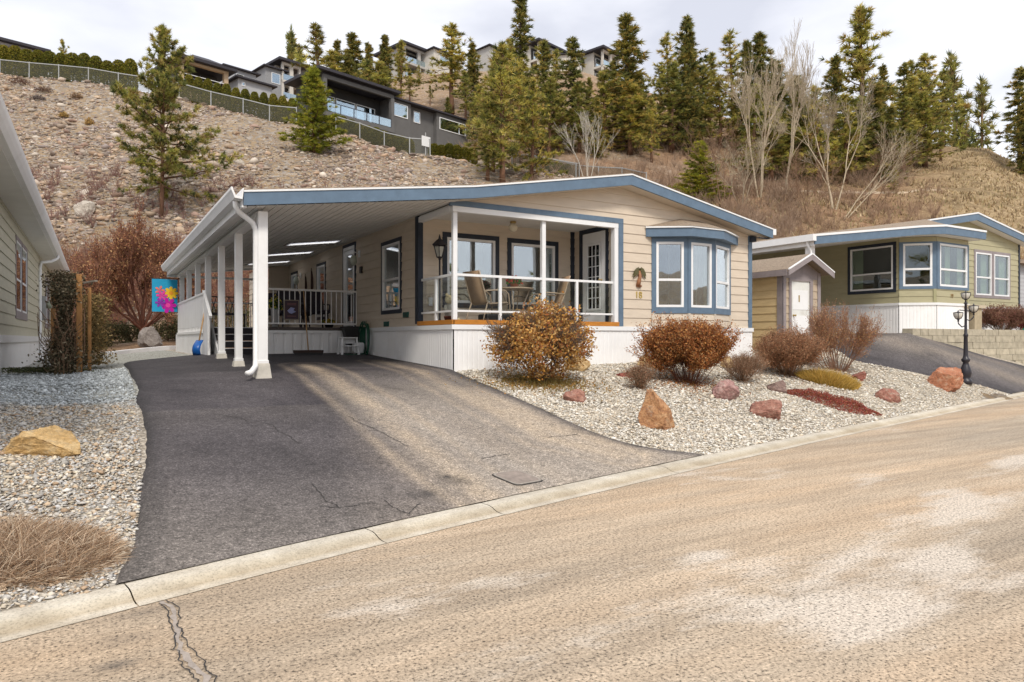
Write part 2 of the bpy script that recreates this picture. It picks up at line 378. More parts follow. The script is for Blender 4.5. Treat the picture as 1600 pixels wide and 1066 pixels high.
def mk_road():
    m, t, p = ntree('road_surface'); v = objvec(t)
    rv = objvec(t, (0.22, 1.3, 1), (0, 0, R(-12)))
    big = noise_node(t, 0.55, 5, 0.55, rv); med = noise_node(t, 1.3, 6, 0.65, rv)
    base = ramp(t, big.outputs[0], [(0.34, (0.35, 0.285, 0.215)), (0.48, (0.43, 0.335, 0.24)), (0.64, (0.50, 0.37, 0.25))]).outputs[0]
    base = mixc(t, ramp(t, med.outputs[0], [(0.42, 0), (0.66, 0.35)]).outputs[0], base, (0.55, 0.47, 0.37))
    # dried salt patches
    sv = objvec(t, (0.42, 1.0, 1), (0, 0, R(-14))); s = noise_node(t, 0.9, 5, 0.55, sv)
    a = t.nodes.new('ShaderNodeAttribute'); a.attribute_name = 'Col'; sep = t.nodes.new('ShaderNodeSeparateColor'); t.links.new(a.outputs['Color'], sep.inputs[0])
    ad = t.nodes.new('ShaderNodeMath'); ad.operation = 'MULTIPLY_ADD'; t.links.new(sep.outputs[0], ad.inputs[0]); ad.inputs[1].default_value = 0.26; sfn = noise_node(t, 5.0, 8, 0.8, sv); sm = t.nodes.new('ShaderNodeMath'); sm.operation = 'MULTIPLY_ADD'; t.links.new(sfn.outputs[0], sm.inputs[0]); sm.inputs[1].default_value = 0.42; sm2 = t.nodes.new('ShaderNodeMath'); sm2.operation = 'SUBTRACT'; t.links.new(s.outputs[0], sm2.inputs[0]); sm2.inputs[1].default_value = 0.21; t.links.new(sm2.outputs[0], sm.inputs[2]); t.links.new(sm.outputs[0], ad.inputs[2])
    sf = ramp(t, ad.outputs[0], [(0.63, 0), (0.69, 0.4), (0.75, 0.75)]).outputs[0]
    wv = objvec(t, (0.10, 2.6, 1), (0, 0, R(-12))); wear = noise_node(t, 1.6, 6, 0.7, wv)
    base = mixc(t, 1.0, base, ramp(t, wear.outputs[0], [(0.34, 0.86), (0.5, 1.0), (0.66, 1.10)]).outputs[0], 'MULTIPLY')
    blot = noise_node(t, 3.5, 7, 0.75, rv); base = mixc(t, 1.0, base, ramp(t, blot.outputs[0], [(0.32, 0.85), (0.66, 1.12)]).outputs[0], 'MULTIPLY')
    c = mixc(t, sf, base, (0.62, 0.55, 0.47))
    # exposed aggregate
    sp = noise_node(t, 62, 2, 0.6, v); spf = ramp(t, sp.outputs[0], [(0.33, 0.22), (0.44, 0.95), (0.58, 1.04), (0.68, 1.4)]).outputs[0]
    sp2 = noise_node(t, 30, 3, 0.8, v); spf2 = ramp(t, sp2.outputs[0], [(0.36, 0.45), (0.46, 1.0), (0.7, 1.2)]).outputs[0]
    c = mixc(t, 1.0, c, spf, 'MULTIPLY'); c = mixc(t, 0.8, c, spf2, 'MULTIPLY')
    c = mixc(t, sep.outputs[1], c, (0.075, 0.07, 0.066))
    t.links.new(c, p.inputs['Base Color']); p.inputs['Roughness'].default_value = 0.9; p.inputs['Specular IOR Level'].default_value = 0.25
    bump(t, p, sp.outputs[0], 0.55, 0.006); return m
ROAD = mk_road()
def mk_drive():
    m, t, p = ntree('driveway_asphalt'); v = objvec(t)
    a = t.nodes.new('ShaderNodeAttribute'); a.attribute_name = 'Col'; sep = t.nodes.new('ShaderNodeSeparateColor'); t.links.new(a.outputs['Color'], sep.inputs[0])
    n = noise_node(t, 0.9, 6, 0.6, v); b = ramp(t, n.outputs[0], [(0.35, (0.036, 0.032, 0.036)), (0.7, (0.085, 0.076, 0.08))]).outputs[0]
    g = mixc(t, sep.outputs[1], b, (0.25, 0.22, 0.19))
    nn = noise_node(t, 3.2, 7, 0.75, v); nf = ramp(t, nn.outputs[0], [(0.3, 0.45), (0.65, 1.0)]).outputs[0]
    mul = t.nodes.new('ShaderNodeMath'); mul.operation = 'MULTIPLY'; t.links.new(sep.outputs[0], mul.inputs[0]); t.links.new(nf, mul.inputs[1])
    c = mixc(t, mul.outputs[0], g, (0.37, 0.295, 0.215))
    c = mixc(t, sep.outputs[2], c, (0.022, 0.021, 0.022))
    sp = noise_node(t, 55, 3, 0.8, v); spf = ramp(t, sp.outputs[0], [(0.34, 0.35), (0.46, 1), (0.55, 1.15), (0.68, 2.6)]).outputs[0]
    c = mixc(t, 1.0, c, spf, 'MULTIPLY')
    s2 = noise_node(t, 14, 6, 0.75, v); c = mixc(t, 1.0, c, ramp(t, s2.outputs[0], [(0.35, 0.75), (0.65, 1.35)]).outputs[0], 'MULTIPLY')
    t.links.new(c, p.inputs['Base Color']); p.inputs['Roughness'].default_value = 0.8; p.inputs['Specular IOR Level'].default_value = 0.3
    bump(t, p, sp.outputs[0], 0.4, 0.006); return m
DRIVE = mk_drive()
def mk_curb():
    m, t, p = ntree('curb_concrete'); v = objvec(t); a = t.nodes.new('ShaderNodeAttribute'); a.attribute_name = 'Col'
    n = noise_node(t, 3.5, 7, .7, v); n2 = noise_node(t, 70, 3, .75, v)
    c = ramp(t, n.outputs[0], [(.3, (.42, .375, .31)), (.5, (.54, .495, .42)), (.7, (.62, .58, .51))]).outputs[0]
    st = noise_node(t, 1.2, 6, .7, objvec(t, (.5, 1.5, 1)))
    c = mixc(t, ramp(t, st.outputs[0], [(.5, 0), (.62, .45)]).outputs[0], c, (.36, .30, .22))
    c = mixc(t, 1.0, c, ramp(t, n2.outputs[0], [(.32, .62), (.48, 1), (.7, 1.12)]).outputs[0], 'MULTIPLY'); c = mixc(t, 1.0, c, a.outputs['Color'], 'MULTIPLY')
    t.links.new(c, p.inputs['Base Color']); p.inputs['Roughness'].default_value = .92; bump(t, p, n2.outputs[0], .4, .006); return m
CURBM = mk_curb()

# ---------------------------------------------------------------- ground sheet and hill
def build_ground():
    xs = np.concatenate([np.arange(-400, -60, 20), np.arange(-60, -14, 2), np.arange(-14, 34, .8), np.arange(34, 150, 0.9), np.arange(150, 180, 3), np.arange(180, 520, 20)])
    ys = np.concatenate([np.arange(-400, -40, 20), np.arange(-40, 2, 2), np.arange(2, 20, .8), np.arange(20, 130, 0.8), np.arange(130, 170, 3), np.arange(170, 520, 20)])
    X, Y = np.meshgrid(xs, ys, indexing='ij'); Z = terrain(X, Y)
    T = X * FW[0] + Y * FW[1]; lat = X * RT[0] + Y * RT[1]
    px = 800 + FL * lat / np.maximum(T, 1)
    off = np.where(T < 27, -0.07, -0.07 * (1 - np.clip((T - 27) / 5, 0, 1)))
    road = Y < curb_f(X) + CW
    Z = np.where(road, -0.06, Z + off)
    # land behind the camera rises gently
    Z = np.where(Y < -30, -0.06 + np.clip((-Y - 30) / 60, 0, 1) ** 1.3 * 14, Z)
    g = np.clip((px - 1080 + (_vn(X, Y, 7, 5) - .5) * 300) / 160, 0, 1) * np.clip((T - 20) / 10, 0, 1)
    hz = (Z - CZ)
    lit = np.clip((px - 820 + (_vn(X, Y, 6, 8) - .5) * 260) / 140, 0, 1) * np.clip((T - 30) / 6, 0, 1) * (1 - .85 * np.clip((px - 1400) / 100, 0, 1) * np.clip((T - 50) / 10, 0, 1))
    lit = np.maximum(lit, np.clip(1 - (T - 44 + 8 * (_vn(X, Y, 5, 9) - .5)) / 8, 0, 1) * np.clip((T - 24) / 4, 0, 1))
    lit = np.maximum(lit * 0.72, np.clip((T - 92) / 6, 0, 1) * .45 * (px < 1200))
    lit = np.clip(lit * (0.55 + _vn(X, Y, 2.5, 11) * .9), 0, 1)
    cols = np.stack([g, lit, np.zeros_like(g)], -1).reshape(-1, 3)
    V = np.stack([X, Y, Z], -1).reshape(-1, 3)
    o = np_mesh('ground', V, grid_faces(len(xs), len(ys)), GROUND, None, cols, True); tag(o, kind='structure')
build_ground()
# ---------------------------------------------------------------- gravel sheets over the ground
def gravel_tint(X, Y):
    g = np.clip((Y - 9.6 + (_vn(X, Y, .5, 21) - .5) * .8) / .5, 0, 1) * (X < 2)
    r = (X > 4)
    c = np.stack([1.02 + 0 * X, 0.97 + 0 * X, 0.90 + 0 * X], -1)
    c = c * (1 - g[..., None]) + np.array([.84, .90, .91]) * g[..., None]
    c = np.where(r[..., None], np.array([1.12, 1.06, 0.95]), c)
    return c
def build_gravel(name, x0, x1, ymax, zo=0.0):
    xs = np.arange(x0, x1, .15); V = []; rows = 90
    cb = curb_f(xs) + CW; s = np.linspace(0, 1, rows) ** 1.3
    Y = cb[:, None] + (ymax - cb)[:, None] * s[None, :]; X = np.repeat(xs[:, None], rows, 1)
    Z = terrain(X, Y) + zo + (_vn(X, Y, .5, 31) - .5) * .02 * np.clip(s * 20, 0, 1)[None, :]
    Z[:, 0] = CH - 0.004
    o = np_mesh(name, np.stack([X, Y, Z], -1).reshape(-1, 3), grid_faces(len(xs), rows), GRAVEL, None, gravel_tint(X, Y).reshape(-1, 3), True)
    return tag(o, kind='structure')
build_gravel('gravel_yard', -12, 34, 27)
# ---------------------------------------------------------------- road and curb
def build_road():
    xs = np.concatenate([np.arange(-60, -4, 2), np.arange(-4, 16, .12), np.arange(16, 140, 1.0)])
    d = np.concatenate([np.linspace(0, 5, 60), [6, 7.2, 8.4]])
    X = np.repeat(xs[:, None], len(d), 1); Y = curb_f(xs)[:, None] - d[None, :]; Z = np.zeros_like(X)
    def blob(px, py, rx, ry):
        ux = px.x; 
        return None
    salt = np.full(X.shape, 0.10)
    for (a, b, sx, sy) in ((1190, 890, 1.1, .45), (1330, 860, 1.6, .30), (1300, 950, .8, .4), (1500, 850, 1.3, .25), (1120, 870, .45, .2), (1480, 790, 1.5, .2), (1560, 740, 2.5, .3), (1180, 940, .3, .2), (1500, 800, 1.5, .3)):
        q = P0(a, b); e = np.exp(-(((X - q[0]) / sx) ** 2 + ((Y - q[1] - .2 * (X - q[0])) / sy) ** 2)); salt = np.maximum(salt, .10 + .85 * e)
    dk = np.zeros(X.shape)
    for (a, b, sx, sy, s) in ((190, 1000, .13, .05, .5), (185, 1040, .05, .04, .6), (240, 955, .2, .05, .4)):
        q = P0(a, b); dk = np.maximum(dk, s * np.exp(-(((X - q[0]) / sx) ** 2 + ((Y - q[1]) / sy) ** 2)))
    dk = dk * (0.5 + _vn(X, Y, .06, 3))
    cols = np.stack([salt, dk, 0 * X], -1).reshape(-1, 3)
    tag(np_mesh('road', np.stack([X, Y, Z], -1).reshape(-1, 3), grid_faces(len(xs), len(d)), ROAD, None, cols, True), kind='structure')
    # far verge
    d2 = np.array([8.35, 8.7, 20, 45.]); X = np.repeat(xs[:, None], 4, 1); Y = curb_f(xs)[:, None] - d2[None, :]
    Z = np.array([.0, .05, .05, .0])[None, :] + 0 * X
    tag(np_mesh('verge', np.stack([X, Y, Z], -1).reshape(-1, 3), grid_faces(len(xs), 4), GRAVEL, None, np.ones((X.size, 3)), True), kind='structure')
def P0(px, py):
    t = CZ * FL / (py - 530); d = ray(px, 530); return (d.x * t, d.y * t)
build_road()
JOINTS = [(205, 905, 212, 940), (585, 825, 603, 850), (765, 785, 782, 803), (1035, 728, 1052, 738), (1289, 673, 1300, 682), (1480, 636, 1487, 642)]
def build_curb():
    prof = [(-.055, .004), (0.0, .004), (.045, .010), (.075, .026), (.11, .042), (.15, CH + .006), (CW - .02, CH + .008), (CW + .03, CH + .006), (CW + .032, -.1)]
    jx = sorted([P0(a, b)[0] for _, _, a, b in JOINTS])
    ex = [-60] + [-8, -4.5] + jx + [jx[-1] + 4.2 * k for k in range(1, 14)] + [140]
    V = []; F = []; CC = []; tints = [(1.06, 1.04, 1.0), (1.04, 1.01, .96), (.82, .75, .64), (.84, .79, .70), (.96, .93, .86), (1.04, 1.03, 1.0), (1.04, 1.03, 1.0), (.7, .66, .6), (.6, .6, .6)]
    for i in range(len(ex) - 1):
        a, b = ex[i] + .004, ex[i + 1] - .004; n = max(2, int((b - a) / .25)); b0 = len(V)
        for k in range(n + 1):
            x = a + (b - a) * k / n
            CC += [tuple(c * (.9 + .2 * float(_vn(x, 1.0, .7, 9))) for c in tt_) for tt_ in tints]
            for o, z in prof:
                ch = 0.012 if k in (0, n) and z > .015 else 0
                V.append((x - .22 * o * .9, curb_f(x) + o + (_vn(x, o * 3, .4, 4) - .5) * .012, z - ch * .4))
        m = len(prof)
        for k in range(n):
            for j in range(m - 1):
                F.append((b0 + k * m + j, b0 + (k + 1) * m + j, b0 + (k + 1) * m + j + 1, b0 + k * m + j + 1))
    o = np_mesh('curb', np.array(V), np.array(F), CURBM, None, np.array(CC), True); tag(o, kind='structure')
build_curb()
# cracks: thin tar strips laid on the road
def strip(name, pts, wd, z, mat, jit=.3, seed=1, cat=None, label=None):
    rnd = random.Random(seed); P = [Vector((*P0(*p), 0)) for p in pts]; D = []
    for i in range(len(P) - 1):
        n = max(2, int((P[i + 1] - P[i]).length / .03))
        for k in range(n): D.append(P[i].lerp(P[i + 1], k / n))
    D.append(P[-1]); V = []; F = []
    for i, p in enumerate(D):
        d = (D[min(i + 1, len(D) - 1)] - D[max(0, i - 1)]).normalized(); r = Vector((-d.y, d.x, 0)); c = p + r * (rnd.uniform(-1, 1) * wd * jit + (float(_vn(p.x, p.y, .16, 77)) - .5) * .07 + (float(_vn(p.x, p.y, .045, 78 + seed)) - .5) * .028)
        a = wd * rnd.uniform(.5, 1.1) / 2; V += [tuple(c - r * a + Vector((0, 0, z))), tuple(c + r * a + Vector((0, 0, z)))]
    F = [(2 * i, 2 * i + 1, 2 * i + 3, 2 * i + 2) for i in range(len(D) - 1)]
    return tag(np_mesh(name, V, F, mat), kind='structure')
TAR = M('crack_tar', (0.045, 0.042, 0.04), 0.9, 0.3, 30)
PATCH = M('crack_filler', (0.36, 0.31, 0.27), 0.85, 0.2, 20, 0.3, 80)
strip('road_crack_filler', [(250, 941), (262, 962), (272, 985), (285, 1010), (300, 1035), (318, 1066), (335, 1090)], .030, .004, PATCH, .12, 3)
strip('road_crack', [(244, 945), (258, 968), (266, 990), (282, 1018), (293, 1040), (304, 1066), (315, 1090)], .008, .0075, TAR, .8, 4)
strip('road_crack', [(258, 940), (272, 960), (280, 985), (296, 1008), (310, 1030), (331, 1066), (345, 1090)], .007, .008, TAR, .8, 5)
# ---------------------------------------------------------------- driveways
def poly_interp(pts, n):
    P = np.array(pts, float); s = np.concatenate([[0], np.cumsum(np.linalg.norm(np.diff(P, axis=0), axis=1))]); q = np.linspace(0, s[-1], n)
    r = np.stack([np.interp(q, s, P[:, i]) for i in range(2)], 1)
    k = max(3, n // 12) | 1; h = k // 2; rp = np.concatenate([np.repeat(r[:1], h, 0), r, np.repeat(r[-1:], h, 0)])
    sm = np.stack([np.convolve(rp[:, i], np.ones(k) / k, 'valid') for i in range(2)], 1); sm[0] = r[0]; sm[-1] = r[-1]; return sm
def dist_line(X, Y, pts):
    d = np.full(X.shape, 1e9)
    for (ax, ay), (bx, by) in zip(pts[:-1], pts[1:]):
        vx, vy = bx - ax, by - ay; L2 = vx * vx + vy * vy; s = np.clip(((X - ax) * vx + (Y - ay) * vy) / L2, 0, 1)
        d = np.minimum(d, np.hypot(X - ax - s * vx, Y - ay - s * vy))
    return d
def build_drive(name, left, right, attr, nr=200, nc=80, ks=.35):
    Lp = poly_interp(left, nr); Rp = poly_interp(right, nr); s = np.linspace(0, 1, nc)
    X = Lp[:, None, 0] * (1 - s) + Rp[:, None, 0] * s; Y = Lp[:, None, 1] * (1 - s) + Rp[:, None, 1] * s
    cb = curb_f(X) + CW; Y = np.maximum(Y, cb + .004)
    Z = terrain(X, Y) + .028; Z = np.minimum(Z, CH + .012 + (Y - cb) * ks)
    # ragged edges
    Z[:, 0] -= .05; Z[:, -1] -= .05; jg = (_vn(X[:, 0] * 0, Y[:, 0], .9, 61) - .5) * .08 + (_vn(X[:, 0] * 0, Y[:, 0], .07, 62) - .5) * .018; X[:, 0] += jg; X[:, 1] += jg
    cols = attr(X, Y, s[None, :] + 0 * X)
    tag(np_mesh(name, np.stack([X, Y, Z], -1).reshape(-1, 3), grid_faces(nr, nc), DRIVE, None, cols.reshape(-1, 3), True), kind='structure')
def H2(px, py): h = hit(px, py); return (h.x, h.y)
TA = [H2(475, 572), H2(540, 610), H2(610, 665), H2(690, 730), H2(760, 775)]
TB = [H2(590, 566), H2(670, 590), H2(750, 635), H2(850, 690), H2(960, 715)]
TC = [H2(740, 612), H2(850, 668), H2(990, 705)]
def attr_main(X, Y, S):
    dA = dist_line(X, Y, TA); dB = dist_line(X, Y, TB); dC = dist_line(X, Y, TC)
    v = _vn(X, Y, .7, 41)
    dirt = 1.0 * np.exp(-(dA / .17) ** 2) + .6 * np.exp(-((dA - .42) / .07) ** 2) + .85 * np.exp(-(dB / .17) ** 2) + .5 * np.exp(-((dB - .38) / .06) ** 2) + .5 * np.exp(-(dC / .3) ** 2)
    near = np.clip((10.6 - Y) / 3.5, 0, 1)
    side = np.clip((X - 1.3 - .25 * (Y - 4)) / 1.3, 0, 1)
    st0 = _vn((X - .35 * (12 - Y) * .6) * 4, Y * .6, 1.0, 49)
    dirt = np.clip(dirt * .8 * (.55 + .7 * st0) + .30 * near * side * (.3 + 1.1 * st0), 0, .9)
    e = np.clip(1 - (1 - S) * 18, 0, 1); dirt *= (1 - .9 * e)
    sA = np.clip((X - np.interp(Y, [p[1] for p in TA[::-1]], [p[0] for p in TA[::-1]]) + .55) / .7, 0, 1) * np.clip((12 - Y) / 2.5, 0, 1)
    st = _vn((X - .35 * (12 - Y) * .6) * 5, Y * .7, 1.0, 47)
    grey = np.clip(.22 * _vn(X, Y, 1.1, 43) * (Y < 9) + .75 * sA * (.55 + .6 * st) + .35 * np.clip((6.6 - Y) / 1.5, 0, 1), 0, 1)
    spots = np.zeros(X.shape)
    for a, b, r in ((660, 779, .09), (465, 585, .12), (530, 575, .12), (1000, 700, .1), (700, 750, .07), (720, 757, .08)):
        q = H2(a, b); spots = np.maximum(spots, .7 * np.exp(-(((X - q[0]) / (r * 1.6)) ** 2 + ((Y - q[1]) / r) ** 2)) * (.4 + _vn(X, Y, .05, 6)))
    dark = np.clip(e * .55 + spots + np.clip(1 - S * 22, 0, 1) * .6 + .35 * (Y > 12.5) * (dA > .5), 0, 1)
    return np.stack([dirt, grey * (1 - e), dark], -1)
cbk = lambda x: float(curb_f(x)) + CW + .006
build_drive('driveway', [(.07, cbk(.07)), (.22, 5.3), (.3, 6.2), (.36, 7.5), (.42, 9.3), (.45, 12), (.45, 15), (.5, 17.0), (1.0, 17.6), (2.2, 17.8)],
            [(6.6, cbk(6.6)), (6.0, 6.5), (5.6, 6.95), (5.45, 7.8), (5.38, 8.95), (5.46, 10.2), (5.52, 11.3), (5.5, 14), (5.52, 17.8)], attr_main)
def attr_nb(X, Y, S):
    d = np.abs(S - .42); dirt = .25 * np.exp(-(d / .1) ** 2) + .2 * np.exp(-((S - .75) / .08) ** 2)
    return np.stack([dirt, .35 * np.exp(-((S - .5) / .3) ** 2), .3 * (S < .12) + .4 * (S > .9)], -1)
NL = [(15.0, 17.0), (16.4, 13.6), H2(1312, 550), H2(1327, 564), H2(1393, 577), H2(1442, 588), H2(1520, 602), (20.6, cbk(20.6))]
print('NL', NL)
NR = [(21.3, 17.0), (21.1, 12.6), (21.2, 11.7), (22.8, 11.3), (27.6, 11.1)]
build_drive('neighbour_driveway', NL, [(21.4, 17), (20.9, 13.0), (20.6, 11.6), (23.5, 11.0), (28.5, cbk(28.5))], attr_nb, 120, 50, 3.0)
def draped_crack(pts, wd, seed, mat):
    rs = random.Random(seed); P = [H2(*p) for p in pts]; D = []
    for a, b in zip(P[:-1], P[1:]):
        n = max(3, int(math.dist(a, b) / .02))
        for k in range(n): D.append((a[0] + (b[0] - a[0]) * k / n, a[1] + (b[1] - a[1]) * k / n))
    V = []
    for i, p in enumerate(D):
        q = D[min(i + 1, len(D) - 1)]; o = D[max(i - 1, 0)]; d = math.dist(q, o) or 1; rx, ry = -(q[1] - o[1]) / d, (q[0] - o[0]) / d
        j = (float(_vn(p[0], p[1], .12, seed)) - .5) * .06 + (float(_vn(p[0], p[1], .03, seed)) - .5) * .02; w_ = wd * rs.uniform(.3, 1)
        for s in (-1, 1): x, y = p[0] + rx * (j + s * w_), p[1] + ry * (j + s * w_); V.append((x, y, tz(x, y) + .0335))
    F = [(2 * i, 2 * i + 1, 2 * i + 3, 2 * i + 2) for i in range(len(D) - 1)]; tag(np_mesh('driveway_crack', V, F, mat), kind='structure')
for i, pts in enumerate(([(488, 764), (508, 785), (532, 803)], [(500, 800), (545, 797), (590, 792)], [(752, 722), (800, 716)], [(855, 688), (905, 683)], [(540, 655), (575, 672), (640, 705)], [(330, 650), (420, 668), (470, 700)], [(600, 790), (640, 810), (655, 792)])): draped_crack(pts, .006, 70 + i, TAR)
# utility lid in the driveway
def build_lid():
    c = [H2(765, 748), H2(808, 741), H2(852, 757), H2(808, 765)]
    z = [tz(*p) + .034 for p in c]; mb = MB(); V = [Vector((p[0], p[1], zz)) for p, zz in zip(c, z)]; ctr = sum(V, Vector()) / 4
    t = thing('utility_cover', tuple(ctr), 'flat square utility cover with rounded corners set in the driveway by the curb', 'utility cover', absolute=True)
    ring = lambda k, dz: [ctr + (v - ctr) * k + Vector((0, 0, dz)) for v in V]
    def rounded(k, dz):
        q = ring(k, dz); o = []
        for i in range(4):
            a, b, c2 = q[i - 1], q[i], q[(i + 1) % 4]; o += [b.lerp(a, .16), b.lerp(a, .04).lerp(c2, .04), b.lerp(c2, .16)]
        return o
    MB().prism(rounded(1.0, -.02), (0, 0, .022)).build('frame', TAR, t)
    MB().prism(rounded(.94, -.02), (0, 0, .027)).build('rim', M('lid_rim', (.32, .285, .25), .85, .2, 20), t)
    MB().prism(rounded(.84, -.02), (0, 0, .030)).build('lid', M('lid_iron', (.26, .215, .185), .8, .25, 12, .4, 60), t)
build_lid()
# ---------------------------------------------------------------- loose pebbles
def in_drive(x, y):
    xl = np.interp(y, [4.7, 5.3, 6.2, 9.3, 17], [.07, .22, .3, .42, .5]); xr = np.interp(y, [6.2, 6.5, 6.95, 7.8, 8.95, 10.2, 11.3], [6.6, 6.0, 5.6, 5.45, 5.38, 5.46, 5.52])
    return (x > xl - .0) & (x < xr + .0)
def pebbles(name, n, x0, x1, y1, size, pal, seed, maxd, label, keep=None):
    rs = np.random.RandomState(seed); x = rs.uniform(x0, x1, n); y = rs.uniform(3.5, y1, n)
    T = x * FW[0] + y * FW[1]; k = (y > curb_f(x) + CW - .02 + rs.rand(n) * .05) & (~in_drive(x, y)) & (rs.rand(n) < np.clip((maxd / np.maximum(T, 1)) ** 2.0, 0, 1))
    lat = x * RT[0] + y * RT[1]; k &= (np.abs(FL * lat / T) < 900)
    if keep is not None: k &= keep(x, y)
    x = x[k]; y = y[k]; T = T[k]; n = len(x)
    z = terrain(x, y); z = np.where(y < curb_f(x) + CW + .12, np.maximum(z, CH), z)
    base = np.array([(1, 0, 0), (0, 1, 0), (-1, 0, 0), (0, -1, 0), (.1, .1, .8), (0, 0, -.5)], float)
    s = size * np.exp(rs.normal(0, .38, n)) * (1 + .35 * np.clip(T / 10, 0, 1.2)); sc = np.stack([s, s * rs.uniform(.5, .95, n), s * rs.uniform(.35, .7, n)], 1)
    V = base[None] * sc[:, None] * rs.uniform(.75, 1.2, (n, 6, 1)); a = rs.uniform(0, 6.28, n); tl = rs.normal(0, .35, n)
    c, sn = np.cos(tl)[:, None], np.sin(tl)[:, None]; X, Y, Z = V[..., 0], V[..., 1], V[..., 2]; X, Z = X * c - Z * sn, X * sn + Z * c
    c, sn = np.cos(a)[:, None], np.sin(a)[:, None]; X, Y = X * c - Y * sn, X * sn + Y * c
    V = np.stack([X + x[:, None], Y + y[:, None], Z + z[:, None] + s[:, None] * .25], -1).reshape(-1, 3)
    f = np.array([(0, 1, 4), (1, 2, 4), (2, 3, 4), (3, 0, 4), (1, 0, 5), (2, 1, 5), (3, 2, 5), (0, 3, 5)])
    F = (f[None] + np.arange(n)[:, None, None] * 6).reshape(-1, 3)
    P = np.array(pal); ci = rs.randint(0, len(P), n); C = P[ci] * rs.uniform(.8, 1.15, (n, 1))
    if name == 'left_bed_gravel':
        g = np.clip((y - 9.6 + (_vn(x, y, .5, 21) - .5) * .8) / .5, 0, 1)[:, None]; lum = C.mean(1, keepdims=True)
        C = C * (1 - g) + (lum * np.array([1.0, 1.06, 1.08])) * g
    tag(np_mesh(name, V, F, STONE, None, np.repeat(C, 6, 0)), label, 'gravel', kind='stuff')
PAL1 = [(.62, .56, .47), (.54, .47, .37), (.70, .67, .62), (.44, .42, .39), (.56, .43, .30), (.36, .34, .31), (.60, .57, .52), (.48, .45, .41), (.68, .60, .47), (.46, .33, .22), (.52, .51, .5)]
PAL2 = [(.68, .62, .52), (.60, .53, .42), (.76, .73, .67), (.50, .45, .38), (.60, .50, .38), (.38, .34, .29), (.66, .62, .55), (.52, .46, .38), (.72, .66, .56), (.70, .67, .6)]
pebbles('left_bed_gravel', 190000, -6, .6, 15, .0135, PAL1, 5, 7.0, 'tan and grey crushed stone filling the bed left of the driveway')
pebbles('right_bed_gravel', 190000, 5.2, 20.5, 11.6, .0150, PAL2, 6, 11.5, 'cream and tan pebbles filling the bed in front of the house',
        lambda x, y: ~((x > np.interp(y, [p[1] for p in NL[::-1]], [p[0] for p in NL[::-1]]))) & (y < 11.25) )
# ---------------------------------------------------------------- talus rocks on the hill
def ico_unit():
    bm = bmesh.new(); bmesh.ops.create_icosphere(bm, subdivisions=1, radius=1); V = np.array([v.co[:] for v in bm.verts]); F = np.array([[v.index for v in f.verts] for f in bm.faces]); bm.free(); return V, F
def talus():
    rs = np.random.RandomState(11); V0, F0 = ico_unit(); n = 66000
    px = rs.uniform(-60, 900, n); t = rs.uniform(38, 84, n) ** 1.0; u = (px - 800) / FL
    x = t * (FW[0] + u * RT[0]); y = t * (FW[1] + u * RT[1])
    tb = np.interp(px, PX, PT[:, 1, 0]); bare = _vn(x, y, 5.5, 52) * .6 + _vn(x * RT[0] + y * RT[1], t * .25, 2.2, 53) * .4
    k = (t < tb + 1.5) & (rs.rand(n) < np.clip((bare - .30) * 4, .12, 1) - .25 * (t < 46))
    x, y, t, px = x[k], y[k], t[k], px[k]; n = len(x); z = terrain(x, y)
    s = .070 * np.exp(rs.exponential(.36, n)) ; s = np.minimum(s, .40)
    edge = np.exp(-((t - np.interp(px, PX, PT[:, 1, 0])) / 2.5) ** 2) * (px > 520); s *= 1 + .7 * edge * rs.rand(n)
    V = V0[None] * rs.uniform(.5, 1.35, (n, len(V0), 1)) * np.stack([s * rs.uniform(.8, 1.7, n), s * rs.uniform(.7, 1.2, n), s * rs.uniform(.45, .9, n)], 1)[:, None]
    a = rs.uniform(0, 6.28, n); c, sn = np.cos(a)[:, None], np.sin(a)[:, None]; X, Y = V[..., 0] * c - V[..., 1] * sn, V[..., 0] * sn + V[..., 1] * c
    V = np.stack([X + x[:, None], Y + y[:, None], V[..., 2] + z[:, None] + s[:, None] * .1], -1).reshape(-1, 3)
    F = (F0[None] + np.arange(n)[:, None, None] * len(V0)).reshape(-1, 3)
    P = np.array([(.46, .38, .31), (.34, .27, .215), (.58, .51, .43), (.22, .175, .145), (.44, .31, .215), (.36, .30, .275), (.48, .37, .27), (.38, .265, .21)])
    C = P[rs.randint(0, len(P), n)] * rs.uniform(.7, 1.15, (n, 1))
    tag(np_mesh('talus_rocks', V, F, ROCKA, None, np.repeat(C, len(V0), 0)), 'loose grey and tan broken rock covering the hillside below the fence', 'rocks', kind='stuff')
talus()
# ---------------------------------------------------------------- building helpers
class Fr:
    def __init__(s, p0, ang): s.p = p0; s.d = (math.cos(ang), math.sin(ang)); s.n = (math.sin(ang), -math.cos(ang))
    def w(s, a, o, z): return (s.p[0] + s.d[0] * a + s.n[0] * o, s.p[1] + s.d[1] * a + s.n[1] * o, z)
def fbox(mb, F, a0, a1, o0, o1, z0, z1):
    return mb.hexa([F.w(a0, o0, z0), F.w(a1, o0, z0), F.w(a1, o1, z0), F.w(a0, o1, z0), F.w(a0, o0, z1), F.w(a1, o0, z1), F.w(a1, o1, z1), F.w(a0, o1, z1)])
def clip_half(P, A, B, C):
    o = []
    for i in range(len(P)):
        p, q = P[i], P[(i + 1) % len(P)]; a = A * p[0] + B * p[1] - C; b = A * q[0] + B * q[1] - C
        if a <= 0: o.append(p)
        if (a < 0 < b) or (b < 0 < a): s = a / (a - b); o.append((p[0] + (q[0] - p[0]) * s, p[1] + (q[1] - p[1]) * s))
    return o
